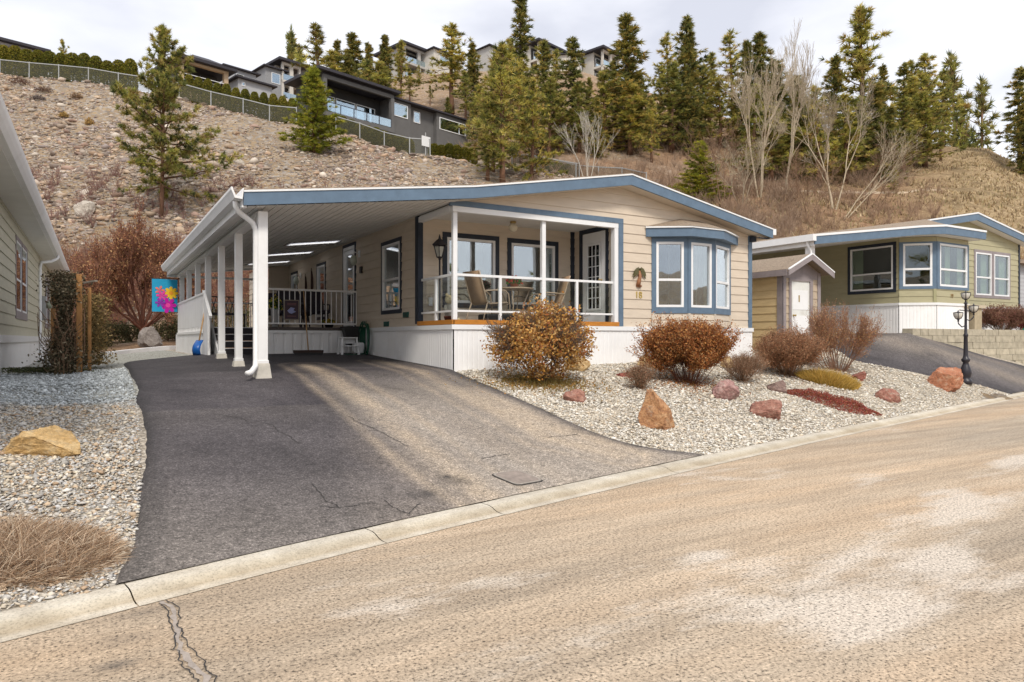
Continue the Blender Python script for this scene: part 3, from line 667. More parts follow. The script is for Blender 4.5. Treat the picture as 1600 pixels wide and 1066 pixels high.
def siding(name, F, a0, a1, z0, tops, mat, parent, openings=(), course=.195, lap=.015, thick=.05):
    """lap boards; tops = list of (a,z) describing the top edge (concave-down)"""
    mb = MB(); zt = max(z for _, z in tops); k = 0
    acut = sorted(set([a0, a1] + [v for o in openings for v in o[:2] if a0 < v < a1]))
    while z0 + k * course < zt:
        zb, zu = z0 + k * course, min(zt, z0 + (k + 1) * course); zc = z0 + (k + 1) * course
        zcut = sorted(set([zb, zu] + [v for o in openings for v in o[2:] if zb < v < zu]))
        for i in range(len(acut) - 1):
            for j in range(len(zcut) - 1):
                ca, cz = (acut[i] + acut[i + 1]) / 2, (zcut[j] + zcut[j + 1]) / 2
                if any(o[0] < ca < o[1] and o[2] < cz < o[3] for o in openings): continue
                P = [(acut[i], zcut[j]), (acut[i + 1], zcut[j]), (acut[i + 1], zcut[j + 1]), (acut[i], zcut[j + 1])]
                for (xa, za), (xb, zb2) in zip(tops[:-1], tops[1:]):
                    m = (zb2 - za) / (xb - xa); P = clip_half(P, -m, 1, za - m * xa)
                    if len(P) < 3: break
                if len(P) < 3: continue
                off = lambda z: lap * (1 - (z - zb) / course) + .002
                mb.add([F.w(a, off(z), z) for a, z in P], [tuple(range(len(P)))])
                if abs(zcut[j] - zb) < 1e-6: mb.quad(F.w(acut[i], -.004, zb), F.w(acut[i + 1], -.004, zb), F.w(acut[i + 1], off(zb), zb), F.w(acut[i], off(zb), zb))
        k += 1
    return mb.build(name, mat, parent)
def ribbed(name, F, a0, a1, z0f, z1, mat, parent, pitch=.10, dep=.0055, o=0.0):
    mb = MB(); a = a0; L_ = []
    while a < a1 - 1e-4:
        b = min(a1, a + pitch); w = b - a
        L_ += [(a, 0), (a + w * .62, 0), (a + w * .72, -dep), (a + w * .9, -dep)]; a = b
    L_.append((a1, 0))
    for (p, po), (q, qo) in zip(L_[:-1], L_[1:]):
        mb.quad(F.w(p, o + po, z0f(p)), F.w(q, o + qo, z0f(q)), F.w(q, o + qo, z1), F.w(p, o + po, z1))
    return mb.build(name, mat, parent)
def window(F, a0, a1, z0, z1, parent, tmat, tw=.09, split=None, vsplit=None, blind=None, depth=.55, label=None, sill=None, glass=None, fw=.05, fmat=None, inner=None, trim=True, flat=False):
    f = MB(); fmat = fmat or VINYL
    def bar(x0, x1, y0, y1, o0=-.04, o1=.030):
        if flat: o1 = .012 if o1 > .025 else .010
        fbox(f, F, x0, x1, o0, o1, y0, y1)
    bar(a0, a0 + fw, z0, z1); bar(a1 - fw, a1, z0, z1); bar(a0 + fw, a1 - fw, z0, z0 + fw); bar(a0 + fw, a1 - fw, z1 - fw, z1)
    sp = split if split is None or hasattr(split, '__len__') else [split]
    for s in (sp or []): z = z0 + (z1 - z0) * s; bar(a0 + fw, a1 - fw, z - fw * .5, z + fw * .5, -.035, .024)
    for s in (vsplit or []): a = a0 + (a1 - a0) * s; bar(a - fw * .45, a + fw * .45, z0 + fw, z1 - fw, -.033, .022)
    o = f.build('window', fmat, parent)
    if label: o['label'] = label
    fbox(MB(), F, a0 + fw, a1 - fw, -.022 if not flat else .002, -.012 if not flat else .006, z0 + fw, z1 - fw).build('pane', glass or GLASS, o)
    if trim:
        t = MB(); b = sill if sill is not None else tw
        fbox(t, F, a0 - tw, a0, -.0, .024, z0 - b, z1 + tw); fbox(t, F, a1, a1 + tw, 0, .024, z0 - b, z1 + tw)
        fbox(t, F, a0, a1, 0, .024, z1, z1 + tw); fbox(t, F, a0, a1, 0, .024, z0 - b, z0); t.build('trim', tmat, o)
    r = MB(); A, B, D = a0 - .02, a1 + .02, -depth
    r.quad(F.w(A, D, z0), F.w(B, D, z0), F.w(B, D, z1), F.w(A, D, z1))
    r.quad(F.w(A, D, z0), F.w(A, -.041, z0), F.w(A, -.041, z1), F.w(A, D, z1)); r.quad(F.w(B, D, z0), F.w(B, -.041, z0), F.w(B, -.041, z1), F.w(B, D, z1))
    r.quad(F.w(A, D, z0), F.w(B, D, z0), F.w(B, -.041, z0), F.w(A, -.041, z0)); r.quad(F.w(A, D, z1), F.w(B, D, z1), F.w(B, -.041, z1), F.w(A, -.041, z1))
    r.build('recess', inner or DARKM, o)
    if blind:
        for (s0, s1, h0, h1, bm_) in blind:
            c = MB(); x0, x1 = a0 + (a1 - a0) * s0, a0 + (a1 - a0) * s1; n = max(4, int((x1 - x0) / .035)); zz0, zz1 = z0 + (z1 - z0) * h0, z0 + (z1 - z0) * h1
            for i in range(n):
                p, q = x0 + (x1 - x0) * i / n, x0 + (x1 - x0) * (i + 1) / n; op, oq = -.12 - .03 * (i % 2), -.12 - .03 * ((i + 1) % 2)
                c.quad(F.w(p, op, zz0), F.w(q, oq, zz0), F.w(q, oq, zz1), F.w(p, op, zz1))
            c.build('curtain', bm_, o)
    return o
def slab(name, poly, th, mat, parent):
    mb = MB(); mb.prism([(x, y, z - th) for x, y, z in poly], (0, 0, th)); return mb.build(name, mat, parent)
def text_mesh(name, s, size, loc, F, mat, parent=None, ext=.006):
    cu = bpy.data.curves.new(name, 'FONT'); cu.body = s; cu.size = size; cu.extrude = ext; cu.align_x = 'CENTER'
    o = bpy.data.objects.new(name, cu); COL.objects.link(o); dg = bpy.context.evaluated_depsgraph_get()
    me = bpy.data.meshes.new_from_object(o.evaluated_get(dg)); bpy.data.objects.remove(o)
    d = Vector((F.d[0], F.d[1], 0)); n = Vector((F.n[0], F.n[1], 0)); u = Vector((0, 0, 1)); P = Vector(loc)
    off = ORG.get(parent.name, Vector((0, 0, 0))) if parent is not None else Vector((0, 0, 0))
    for v in me.vertices: v.co = P + d * v.co.x + u * v.co.y + n * v.co.z - off
    me.materials.clear(); me.materials.append(mat); return link(name, me, parent)
def downspout(parent, pts, w=.075, name='downspout'):
    m = MB(); m.tube(pts, w * .5, 8); return m.build(name, WHITE, parent, True)

# ================================================================ main house
XS, XE, YF, YB = 5.49, 13.2, 11.3, 12.84
H = thing('manufactured_house', (9.3, 15, 1.1), 'beige lap sided manufactured house with blue trim, long carport roof and corner porch', 'house', absolute=True)
TOP = [(1.88, 3.71), (5.74, 4.21), (9.33, 4.85), (13.6, 4.08)]
def rtop(x): return float(np.interp(x, [p[0] for p in TOP], [p[1] for p in TOP]))
FH = .225
FFRONT = Fr((0, YF), 0)
def wtop(dz=-FH + .0): return [(x, rtop(x) + dz) for x in (3.0, 5.74, 9.33, 13.6)]
# front gable wall: upper part above the porch, right part full height
gt = [(5.30, rtop(5.3) - FH), (9.33, 4.85 - FH), (13.5, rtop(13.5) - FH)]
BAY = [(10.16, 11.3), (10.84, 10.93), (11.62, 10.93), (12.54, 11.3)]
siding('wall', FFRONT, 5.49, 9.33, 3.895, gt, BEIGE, H)
siding('wall', FFRONT, 9.33, XE, 1.75, gt, BEIGE, H, [(10.2, 12.5, 2.0, 3.7)])
# porch walls
FPB = Fr((0, YB), 0)
W1 = (6.09, 7.2, 2.24, 3.56); W2 = (7.60, 8.71, 2.24, 3.55)
siding('wall', FPB, XS, 9.25, 1.8, [(XS, 3.93), (9.25, 3.93)], BEIGE, H, [W1, W2])
FPR = Fr((9.25, 0), R(-90))       # faces -X ; a = -y
DY0, DY1 = -12.52, -11.68
siding('wall', FPR, -12.84, -11.3, 1.8, [(-12.84, 3.93), (-11.3, 3.93)], BEIGE, H, [(DY0, DY1, 1.8, 3.84)])
FS = Fr((XS, 0), R(-90))
SW = [(-14.86, -13.82, 2.13, 3.56), (-20.2, -19.42, 2.13, 3.58), (-23.3, -22.6, 2.2, 3.58)]; SD = (-17.68, -16.80, 1.80, 3.82)
siding('wall', FS, -23.7, -12.84, 1.75, [(-23.7, 3.95), (-12.84, 3.95)], BEIGE, H, SW + [SD])
F3 = Fr((0, 23.7), 0)
siding('wall', F3, 4.84, XS, 1.75, [(4.84, 3.9), (XS, 3.9)], BEIGE, H)
siding('wall', Fr((XE, 0), R(90)), 11.3, 27, 1.75, [(11.3, 3.92), (27, 3.92)], BEIGE, H)
siding('wall', Fr((4.84, 0), R(-90)), -27, -23.7, 1.75, [(-27, 3.9), (-23.7, 3.9)], BEIGE, H)
# under-floor body, closes the shell
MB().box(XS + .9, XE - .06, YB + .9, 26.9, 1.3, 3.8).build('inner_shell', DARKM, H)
MB().box(XS + .02, 9.28, YF + .02, YB + .9, 1.5, 1.80).build('porch_floor', M('porch_deck', (.24, .22, .2), .8, .15, 8), H)
m = MB(); fbox(m, FFRONT, XS - .02, 9.25, 0, .045, 1.765, 1.85); m.box(XS - .045, XS - .0, YF - .045, YB, 1.767, 1.848); m.build('porch_band', AMBER, H)
MB().box(XS - .0, 9.25, YF + .0, YB, 3.90, 3.93).build('porch_ceiling', SOFFIT, H)
# skirting
gz = lambda x, y: tz(x, y)
ribbed('skirting', FFRONT, XS, XE + .06, lambda a: gz(a, YF) - .05, 1.68, SKIRT, H, o=.03)
ribbed('skirting', FS, -16.4, -11.27, lambda a: gz(XS, -a) - .05, 1.68, SKIRT, H, o=.03)
ribbed('skirting', Fr((XE + .06, 0), R(90)), 11.27, 27, lambda a: gz(13.2, a) - .05, 1.68, SKIRT, H)
m = MB(); fbox(m, FFRONT, XS - .055, XE + .085, 0, .055, 1.675, 1.76); fbox(m, FS, -16.4, -11.30, 0, .055, 1.676, 1.759); m.box(XE, XE + .084, 11.3, 27, 1.677, 1.758); m.build('skirting_cap', VINYL, H)
m = MB(); fbox(m, FS, -16.4, -11.27, .0, .045, .85, 1.03); 
# corner and opening trims
for q in ((9.252, 9.37, -.05, .030, 1.765, 3.885), (5.42, 9.37, -.04, .032, 3.885, 3.985), (XE - .06, XE + .055, -.02, .032, 1.765, 3.92)):
    fbox(MB(), FFRONT, *q).build('corner_trim', BLUE, H)
for q in ((XS - .035, XS + .07, YB - .03, YB + .13, 1.80, 3.93), (9.14, 9.252, YB - .03, YB - .0, 1.80, 3.9)): MB().box(*q).build('corner_trim', NAVY, H)
fbox(MB(), FFRONT, XS - .02, 9.25, -.10, .02, 3.785, 3.884).build('porch_beam', VINYL, H)
MB().box(XS - .03, XS + .07, YF + .1, YB, 3.80, 3.90).build('porch_beam', VINYL, H); MB().box(9.15, 9.249, YF - .015, YF + .10, 1.80, 3.785).build('porch_post', VINYL, H)
# porch windows, door
for i, (W, bl) in enumerate(((W1, [(0, .16, 0, 1, CURT), (.45, .5, .02, .98, M('dark_mull', (.06, .05, .045)))]), (W2, [(.68, .74, 0, 1, DARKM), (.80, 1, 0, 1, CURTG)]))):
    window(FPB, *W, H, NAVY, .10, .42, None, bl, label=['wide dark trimmed porch window behind the left chair', 'wide dark trimmed porch window nearer the glazed door'][i])
def door_handle(F, a, z, par):
    h = MB(); h.lathe([(.028, -.0), (.028, .012), (.012, .016), (.012, .045), (.026, .05), (.028, .07), (.018, .082)], n=12)
    V = [F.w(a + p[0], .05 + p[2], z + p[1]) for p in h.v]; k = MB(); k.add(V, h.f); k.build('handle', BRASS, par, True)
m = MB(); fbox(m, FPR, DY0 + .02, DY1 - .02, -.05, -.005, 1.81, 3.80)
for a0, a1, z0, z1 in ((-12.5, -12.36, 1.81, 3.8), (-11.84, -11.70, 1.81, 3.8), (-12.36, -11.84, 1.81, 2.1), (-12.36, -11.84, 3.58, 3.8)): fbox(m, FPR, a0, a1, -.004, .012, z0, z1)
door = m.build('door', VINYL, H); door['label'] = 'white porch door with a tall glazed panel'
m = MB(); fbox(m, FPR, -12.30, -11.90, -.004, .004, 2.16, 3.52); m.build('pane', glass_mat('door_glass', (.25, .22, .2), .12), door)
m = MB()
for q in (.34, .66): fbox(m, FPR, -12.30 + .40 * q - .009, -12.30 + .40 * q + .009, .006, .014, 2.16, 3.52)
for k in range(1, 6): z = 2.16 + 1.36 * k / 6; fbox(m, FPR, -12.30, -11.90, .005, .013, z - .008, z + .008)
for a0, a1, z0, z1 in ((-12.34, -12.30, 2.12, 3.56), (-11.90, -11.86, 2.12, 3.56), (-12.30, -11.90, 2.12, 2.16), (-12.30, -11.90, 3.52, 3.56)): fbox(m, FPR, a0, a1, .0125, .024, z0, z1)
m.build('muntin', VINYL, door)
m = MB(); fbox(m, FPR, DY0 - .09, DY0, -.02, .028, 1.80, 3.90); fbox(m, FPR, DY1, DY1 + .09, -.02, .028, 1.80, 3.90); fbox(m, FPR, DY0, DY1, -.02, .028, 3.82, 3.899); m.build('trim', NAVY, door)
door_handle(FPR, -11.78, 2.75, door)
# side wall windows and carport door
cw = window(FS, *SW[0], H, NAVY, .085, .46, None, [(0, .3, 0, 1, CURT), (.3, .92, .08, .4, M('window_blue', (.03, .28, .55)))], label='tall side window nearest the porch, blue and yellow picture in its lower sash')
m = MB(); rr = random.Random(4)
for k in range(9):
    a = -14.75 + .105 * k; m.add([FS.w(a + dx, -.10, 2.20 + dz) for dx, dz in ((-.05, 0), (.05, 0), (.055, .2), (0, .27 + rr.uniform(-.04, .05)), (-.05, .2))], [(0, 1, 2, 3, 4)])
m.build('picture', M('picture_yellow', (.62, .42, .05), .7, .3, 18), cw)
window(FS, *SW[1], H, NAVY, .08, .5, None, [(.0, .9, .0, .55, CURT)], label='narrow side window beyond the carport door')
window(FS, *SW[2], H, NAVY, .08, None, None, None, label='narrowest and farthest window of the carport wall')
m = MB(); fbox(m, FS, SD[0] + .0, SD[0] + .07, -.03, .035, SD[2], SD[3]); fbox(m, FS, SD[1] - .07, SD[1], -.03, .035, SD[2], SD[3]); fbox(m, FS, SD[0] + .07, SD[1] - .07, -.03, .035, SD[3] - .08, SD[3])
for z0, z1 in ((1.83, 1.95), (2.62, 2.74), (3.62, 3.73)): fbox(m, FS, SD[0] + .07, SD[1] - .07, -.028, .02, z0, z1)
for a0, a1 in ((SD[0] + .07, SD[0] + .15), (SD[1] - .15, SD[1] - .07)): fbox(m, FS, a0, a1, -.028, .018, 1.95, 3.62)
d2 = m.build('door', VINYL, H); d2['label'] = 'white storm door opening onto the carport deck'
fbox(MB(), FS, SD[0] + .15, SD[1] - .15, -.02, -.012, 1.95, 3.62).build('pane', GLASS, d2)
m = MB(); fbox(m, FS, SD[0] - .08, SD[0], -.02, .03, SD[2], SD[3] + .08); fbox(m, FS, SD[1], SD[1] + .08, -.02, .03, SD[2], SD[3] + .08); fbox(m, FS, SD[0], SD[1], -.02, .03, SD[3], SD[3] + .08); m.build('trim', NAVY, d2)
fbox(MB(), FS, SD[0], SD[1], -.5, -.48, 1.8, 3.8).build('recess', DARKM, d2)
door_handle(FS, SD[1] - .11, 2.68, d2)
# bay window
bay = MB(); bz0, bz1 = 2.05, 3.67
for i in range(3):
    p, q = BAY[i], BAY[i + 1]; ang = math.atan2(q[1] - p[1], q[0] - p[0]); Lw = math.hypot(q[0] - p[0], q[1] - p[1]); F = Fr(p, ang)
    siding('bay_wall', F, .0, Lw, 1.762, [(0, 2.06), (Lw, 2.06)], BEIGE, H, course=.15)
    e0, e1 = (.10 if i == 0 else .085), (.10 if i == 2 else .085)
    window(F, e0, Lw - e1, 2.18, 3.57, H, BLUE, .01, (.42 if i != 1 else None), None,
           [[(.0, .14, 0, 1, CURT), (.5, .53, 0, 1, CURT)], [(.5, .53, 0, 1, CURT), (.88, 1, 0, 1, CURT)], [(.55, 1, .0, .9, CURTG)]][i],
           label=['left sash of the bay window with a split pane', 'middle sash of the bay window with one tall pane', 'right sash of the bay window, angled to the lamp post'][i], trim=False, depth=.5)
    t = MB(); fbox(t, F, .0, e0, -.03, .026, bz0, bz1); fbox(t, F, Lw - e1, Lw, -.03, .026, bz0, bz1); fbox(t, F, e0, Lw - e1, -.03, .026, bz0, 2.18); fbox(t, F, e0, Lw - e1, -.03, .026, 3.57, bz1); t.build('bay_trim', BLUE, H)
    fbox(MB(), F, 0, .07, -.02, .035, 1.763, bz0 - .002).build('bay_post', BEIGE2, H)
    if i == 2: fbox(MB(), F, Lw - .07, Lw, -.02, .035, 1.763, bz0 - .002).build('bay_post', BEIGE2, H)
    t = MB(); fbox(t, F, 0, Lw, -.02, .02, bz1, 3.74); t.build('bay_frieze', BEIGE2, H)
RB = [(9.98, 11.27), (10.76, 10.70), (11.70, 10.70), (12.78, 11.27)]
m = MB(); m.prism([(x, y, 3.665) for x, y in RB], (0, 0, .18)); m.build('bay_fascia', BLUE, H)
m = MB(); m.prism([(x + (-.02 if i < 2 else .02), y - .02, 3.845) for i, (x, y) in enumerate(RB)], (0, 0, .03)); m.build('bay_drip_edge', VINYL, H)
m = MB(); b = [(RB[0][0] - .03, 11.27, 3.875), (RB[1][0] - .02, RB[1][1] - .03, 3.875), (RB[2][0] + .02, RB[2][1] - .03, 3.875), (RB[3][0] + .03, 11.27, 3.875)]; tp = [(10.95, 11.27, 4.12), (11.55, 11.27, 4.12)]
m.add(b + tp, [(0, 1, 4), (1, 2, 5, 4), (2, 3, 5), (0, 4, 5, 3), (0, 3, 2, 1)]); m.build('bay_roof', SHING, H)
# roof: shingle skin, fascia, drip edge, soffits
YR0 = 10.98
def roofpiece(x0, x1, y0, y1, name='roof'):
    z0, z1 = rtop(x0), rtop(x1); return [(x0, y0, z0 + .02), (x1, y0, z1 + .02), (x1, y1, z1 + .02), (x0, y1, z0 + .02)]
m = MB()
SKYL = [(16.78, 17.28), (19.25, 19.75), (21.9, 22.4)]
ys = [YR0] + [v for s in SKYL for v in s] + [23.85]
zz = lambda x: rtop(x) + .02
def rp(x0, x1, y0, y1): m.prism([(x0, y0, zz(x0) - .06), (x1, y0, zz(x1) - .06), (x1, y1, zz(x1) - .06), (x0, y1, zz(x0) - .06)], (0, 0, .06))
for i in range(len(ys) - 1):
    if i % 2 == 0: rp(1.86, 5.2, ys[i], ys[i + 1])
    else: rp(1.86, 3.9, ys[i], ys[i + 1])
rp(5.2, 5.74, YR0, 23.85); rp(5.74, 9.33, YR0, 27.2); rp(9.33, 13.62, YR0, 27.2); rp(4.6, 5.74, 23.85, 27.2)
m.build('roof', SHING, H)
m = MB(); P = [(x, z - .03) for x, z in TOP]
for (xa, za), (xb, zb) in zip(P[:-1], P[1:]):
    m.hexa([(xa, YR0 - .03, za - FH + .03), (xb, YR0 - .03, zb - FH + .03), (xb, YR0 + .012, zb - FH + .03), (xa, YR0 + .012, za - FH + .03), (xa, YR0 - .03, za), (xb, YR0 - .03, zb), (xb, YR0 + .012, zb), (xa, YR0 + .012, za)])
m.build('fascia', BLUE, H)
m = MB()
for (xa, za), (xb, zb) in zip(P[:-1], P[1:]):
    m.hexa([(xa, YR0 - .045, za), (xb, YR0 - .045, zb), (xb, YR0 + .02, zb), (xa, YR0 + .02, za), (xa, YR0 - .045, za + .028), (xb, YR0 - .045, zb + .028), (xb, YR0 + .02, zb + .028), (xa, YR0 + .02, za + .028)])
m.build('drip_edge', VINYL, H)
# right eave gutter/edge and beige soffits
m = MB(); zr = rtop(13.6); m.box(13.6, 13.72, YR0 - .02, 27.2, zr - .14, zr - .0); m.build('gutter', WHITE, H)
m = MB(); zs = rtop(13.5) - FH
m.hexa([(13.2, YR0 + .012, rtop(13.2) - FH - .0), (13.6, YR0 + .012, rtop(13.6) - FH), (13.6, 27, rtop(13.6) - FH), (13.2, 27, rtop(13.2) - FH), (13.2, YR0 + .012, rtop(13.2) - FH + .03), (13.6, YR0 + .012, rtop(13.6) - FH + .03), (13.6, 27, rtop(13.6) - FH + .03), (13.2, 27, rtop(13.2) - FH + .03)])
for xa, xb in ((5.40, 5.74), (5.74, 9.33), (9.33, 13.2)):
    za, zb = rtop(xa) - FH + .003, rtop(xb) - FH + .003
    m.hexa([(xa, YR0 + .012, za), (xb, YR0 + .012, zb), (xb, YF + .03, zb), (xa, YF + .03, za), (xa, YR0 + .012, za + .03), (xb, YR0 + .012, zb + .03), (xb, YF + .03, zb + .03), (xa, YF + .03, za + .03)])
m.build('soffit', BEIGE2, H)
m = MB(); m.box(13.18, 13.55, YR0 + .02, YR0 + .10, 3.84, 3.86); m.box(13.16, 13.3, 11.18, 11.3, 3.78, 3.90); m.build('eave_return', NAVY, H)
# ribbed carport ceiling
def cz(x): return rtop(x) - .232
m = MB(); xs = [1.95]; pitch = .145
while xs[-1] < 5.5: xs.append(min(5.5, xs[-1] + pitch))
def ceil_strip(xa, xb, y0, y1):
    g = .022
    if xb - xa < .05: return
    za, zb = float(cz(xa)), float(cz(xb)); zm = float(cz(xb - g))
    m.quad((xa, y0, za), (xb - g, y0, zm), (xb - g, y1, zm), (xa, y1, za)); m.quad((xb - g, y0, zm), (xb - g * .9, y0, zm + .02), (xb - g * .9, y1, zm + .02), (xb - g, y1, zm))
    m.quad((xb - g * .9, y0, zm + .02), (xb - g * .1, y0, zb + .02), (xb - g * .1, y1, zb + .02), (xb - g * .9, y1, zm + .02)); m.quad((xb - g * .1, y0, zb + .02), (xb, y0, zb), (xb, y1, zb), (xb - g * .1, y1, zb + .02))
for xa, xb in zip(xs[:-1], xs[1:]):
    cuts = ys if 3.9 < (xa + xb) / 2 < 5.15 else [YR0, 23.85]
    for i in range(0, len(cuts) - 1, 2 if len(cuts) > 2 else 1):
        ceil_strip(xa, xb, cuts[i] + (.02 if i == 0 else 0), cuts[i + 1])
m.build('carport_ceiling', SOFFIT, H)
SKYM = attr = None
ms, t_, p_ = ntree('skylight_panel'); p_.inputs['Base Color'].default_value = (.9, .92, .95, 1); p_.inputs['Roughness'].default_value = .4
trn = t_.nodes.new('ShaderNodeBsdfTranslucent'); trn.inputs[0].default_value = (.95, .97, 1, 1); mm = t_.nodes.new('ShaderNodeMixShader'); mm.inputs[0].default_value = .85
t_.links.new(p_.outputs[0], mm.inputs[1]); t_.links.new(trn.outputs[0], mm.inputs[2]); t_.links.new(mm.outputs[0], t_.nodes['Material Output'].inputs[0])
for y0, y1 in SKYL:
    m = MB(); xa, xb = 3.93, 5.13; m.quad((xa, y0, cz(xa) + .005), (xb, y0, cz(xb) + .005), (xb, y1, cz(xb) + .005), (xa, y1, cz(xa) + .005)); m.build('skylight', ms, H)
# carport beam and gutter on the left edge
m = MB(); m.box(2.13, 2.29, 11.39, 23.8, 3.40, 3.475); m.build('carport_beam', WHITE, H)
m = MB(); prof = [(1.70, 3.74), (1.70, 3.70), (1.72, 3.66), (1.75, 3.58), (1.86, 3.57), (1.88, 3.74), (1.86, 3.73), (1.845, 3.60), (1.77, 3.61), (1.73, 3.70), (1.725, 3.735)]
m.prism([(x, YR0 - .05, z) for x, z in prof], (0, 12.95, 0)); m.build('gutter', WHITE, H)
m = MB(); m.box(1.86, 1.93, YR0 + .02, 23.85, 3.46, 3.69); m.build('side_fascia', WHITE, H)
m = MB(); m.box(1.86, 5.6, 23.80, 23.86, 3.40, 3.47); m.hexa([(1.88, 23.8, 3.46), (5.74, 23.8, 3.9), (5.74, 23.86, 3.9), (1.88, 23.86, 3.46), (1.88, 23.8, 3.69), (5.74, 23.8, 4.19), (5.74, 23.86, 4.19), (1.88, 23.86, 3.69)]); m.build('rear_fascia', WHITE, H)
downspout(H, [(1.80, 11.16, 3.60), (1.80, 11.16, 3.50), (1.85, 11.2, 3.42), (2.06, 11.26, 3.28), (2.11, 11.28, 3.18), (2.11, 11.28, 1.18), (2.09, 11.2, 1.08), (2.0, 11.05, 1.0), (1.93, 10.95, .99)], .085)
# posts
for i, y in enumerate([11.3, 13.4, 15.4, 17.4, 19.3, 21.2, 23.1]):
    g = tz(2.2, y) + .02; base = i < 3
    bh, bw1, bw2 = (.22, .135, .095) if i == 0 else (.10, .115, .085)
    if base:
        m = MB(); m.hexa([(2.21 + a * (bw1 if k == 0 else bw2), y + b * (bw1 if k == 0 else bw2), g + (-.1 if k == 0 else bh)) for k in (0, 1) for a, b in ((-1, -1), (1, -1), (1, 1), (-1, 1))])
    w_ = .072 if i == 0 else .062
    q = MB(); q.box(2.21 - w_, 2.21 + w_, y - w_, y + w_, g + (bh if base else -.1), 3.47 if i == 0 else 3.41)
    q.box(2.21 - w_ - .012, 2.21 + w_ + .012, y - w_ - .012, y + w_ + .012, g + (bh if base else .6), g + (bh + .05 if base else .62))
    po = q.build('carport_post', WHITE, H, bevel=.006)
    if base: m.build('post_base', CONC, po, bevel=.01)
# porch posts, rails and glass
def rail(par, a, b, w, h, mat=ALU): return MB().bar(a, b, w, h).build('rail', mat, par)
px_ = (5.55, 11.36)
for x, top in ((5.545, 3.79), (7.45, 3.79)):
    MB().box(x - .042, x + .042, 11.33, 11.41, 1.85, top).build('porch_post', VINYL, H, bevel=.004)
ry = 11.37
for z, h in ((2.665, .045), (2.01, .035)):
    MB().bar((5.58, ry, z), (7.41, ry, z), .05, h).build('rail', VINYL, H); MB().bar((7.49, ry, z), (9.15, ry, z), .05, h).build('rail', VINYL, H)
    MB().bar((5.545, 11.41, z), (5.545, 12.81, z), .05, h).build('rail', VINYL, H)
for x, y in ((6.49, ry), (8.25, ry), (5.545, 12.15)):
    MB().box(x - .026, x + .026, y - .026, y + .026, 1.85, 2.645).build('rail_post', VINYL, H)
for a, b in (((5.6, ry), (6.46, ry)), ((6.52, ry), (7.40, ry)), ((7.5, ry), (8.22, ry)), ((8.28, ry), (9.14, ry)), ((5.545, 11.43), (5.545, 12.12)), ((5.545, 12.18), (5.545, 12.8))):
    m = MB(); m.bar((a[0], a[1], 2.335), (b[0], b[1], 2.335), .006, .60); m.build('glass_panel', GLASSR, H)
# porch ceiling lamp
m = MB(); m.lathe([(.06, 0), (.065, -.03), (.05, -.05)], (7.3, 12.25, 3.9)); pl = m.build('porch_light', BRASS, H, True)
m = MB(); m.lathe([(.05, -.05), (.085, -.09), (.095, -.13), (.08, -.18), (.04, -.21), (.005, -.215)], (7.3, 12.25, 3.9)); m.build('globe', M('globe_glass', (.72, .66, .52), .3, .02, 3), pl, True)
# house number 18
text_mesh('house_number', '18', .20, (9.79, YF - .018, 2.36), FFRONT, M('gold_number', (.50, .36, .10), .35, .1, 20, metal=.3), H, .008)
# vents and outlets on the carport wall
for a, z in ((-13.62, 2.0), (-14.75, 1.83)):
    m = MB(); fbox(m, FS, a, a + .28, .0, .035, z - .055, z + .055)
    for k in range(4): fbox(m, FS, a + .02, a + .26, .035, .042, z - .045 + k * .025, z - .035 + k * .025)
    m.build('foundation_vent', FGREEN, H)
def wall_light(F, a, z, par=H):
    m = MB(); fbox(m, F, a - .06, a + .06, 0, .03, z - .02, z + .14); m.tube([F.w(a, .03, z + .06), F.w(a, .14, z + .1), F.w(a, .16, z + .02)], .012, 6); o = m.build('wall_light', VINYL, par)
    m = MB(); c = F.w(a, .16, 0); m.lathe([(.03, z + .02), (.07, z - .02), (.085, z - .14), (.06, z - .2), (.02, z - .23)], (c[0], c[1], 0), 10); m.build('lamp_shade', M('lamp_glass', (.55, .62, .56), .2, .1, 20), o, True)
wall_light(FS, -16.45, 3.50); wall_light(FS, -22.1, 3.42)
fbox(MB(), FS, -16.36, -16.22, 0, .06, 3.08, 3.24).build('meter_plate', BLKPL, H, bevel=.02)
fbox(MB(), FPB, 5.68, 5.76, .016, .045, 2.16, 2.33).build('outlet_cover', VINYL, H)
# ---------------------------------------------------------------- carport deck, steps and rails
m = MB(); m.box(3.32, 5.46, 16.42, 23.68, 1.70, 1.775); m.box(2.30, 3.32, 17.55, 23.68, 1.70, 1.774); m.build('deck', M('deck_boards', (.09, .075, .07), .8, .2, 8, stretch=(6, 1, 1)), H)
FD = Fr((0, 16.41), 0)
ribbed('deck_skirting', FD, 3.32, 5.46, lambda a: gz(a, 16.4) - .05, 1.64, SKIRT, H, pitch=.21, dep=.014)
fbox(MB(), FD, 3.30, 5.47, 0, .03, 1.635, 1.70).build('deck_skirting_cap', VINYL, H)
ribbed('deck_skirting', Fr((3.31, 0), R(-90)), -17.6, -16.42, lambda a: gz(3.3, 17) - .05, 1.70, SKIRT, H, pitch=.21, dep=.014)
ribbed('deck_skirting', Fr((2.095, 0), R(-90)), -23.7, -16.6, lambda a: gz(1.9, 17) - .12, 1.64, SKIRT, H, pitch=.3, dep=.004)
st = MB(); ns = MB()
for k in range(4):
    z0 = 1.775 - .16 * (k + 1); y0 = 17.5 - .27 * k; zt = 1.775 - .16 * k
    st.box(2.32, 3.30, y0 - .27 + .0, 17.55 + (.0005 * k), z0 - .0, zt - .16 - .0) if False else None
    st.box(2.33, 3.29, y0 - .27, y0 - .01, zt - .16 - .04, zt - .16); st.box(2.34, 3.28, y0 - .03, y0 - .0, zt - .15, zt - .012)
    ns.box(2.33, 3.29, y0 - .285, y0 - .27, zt - .18, zt - .157)
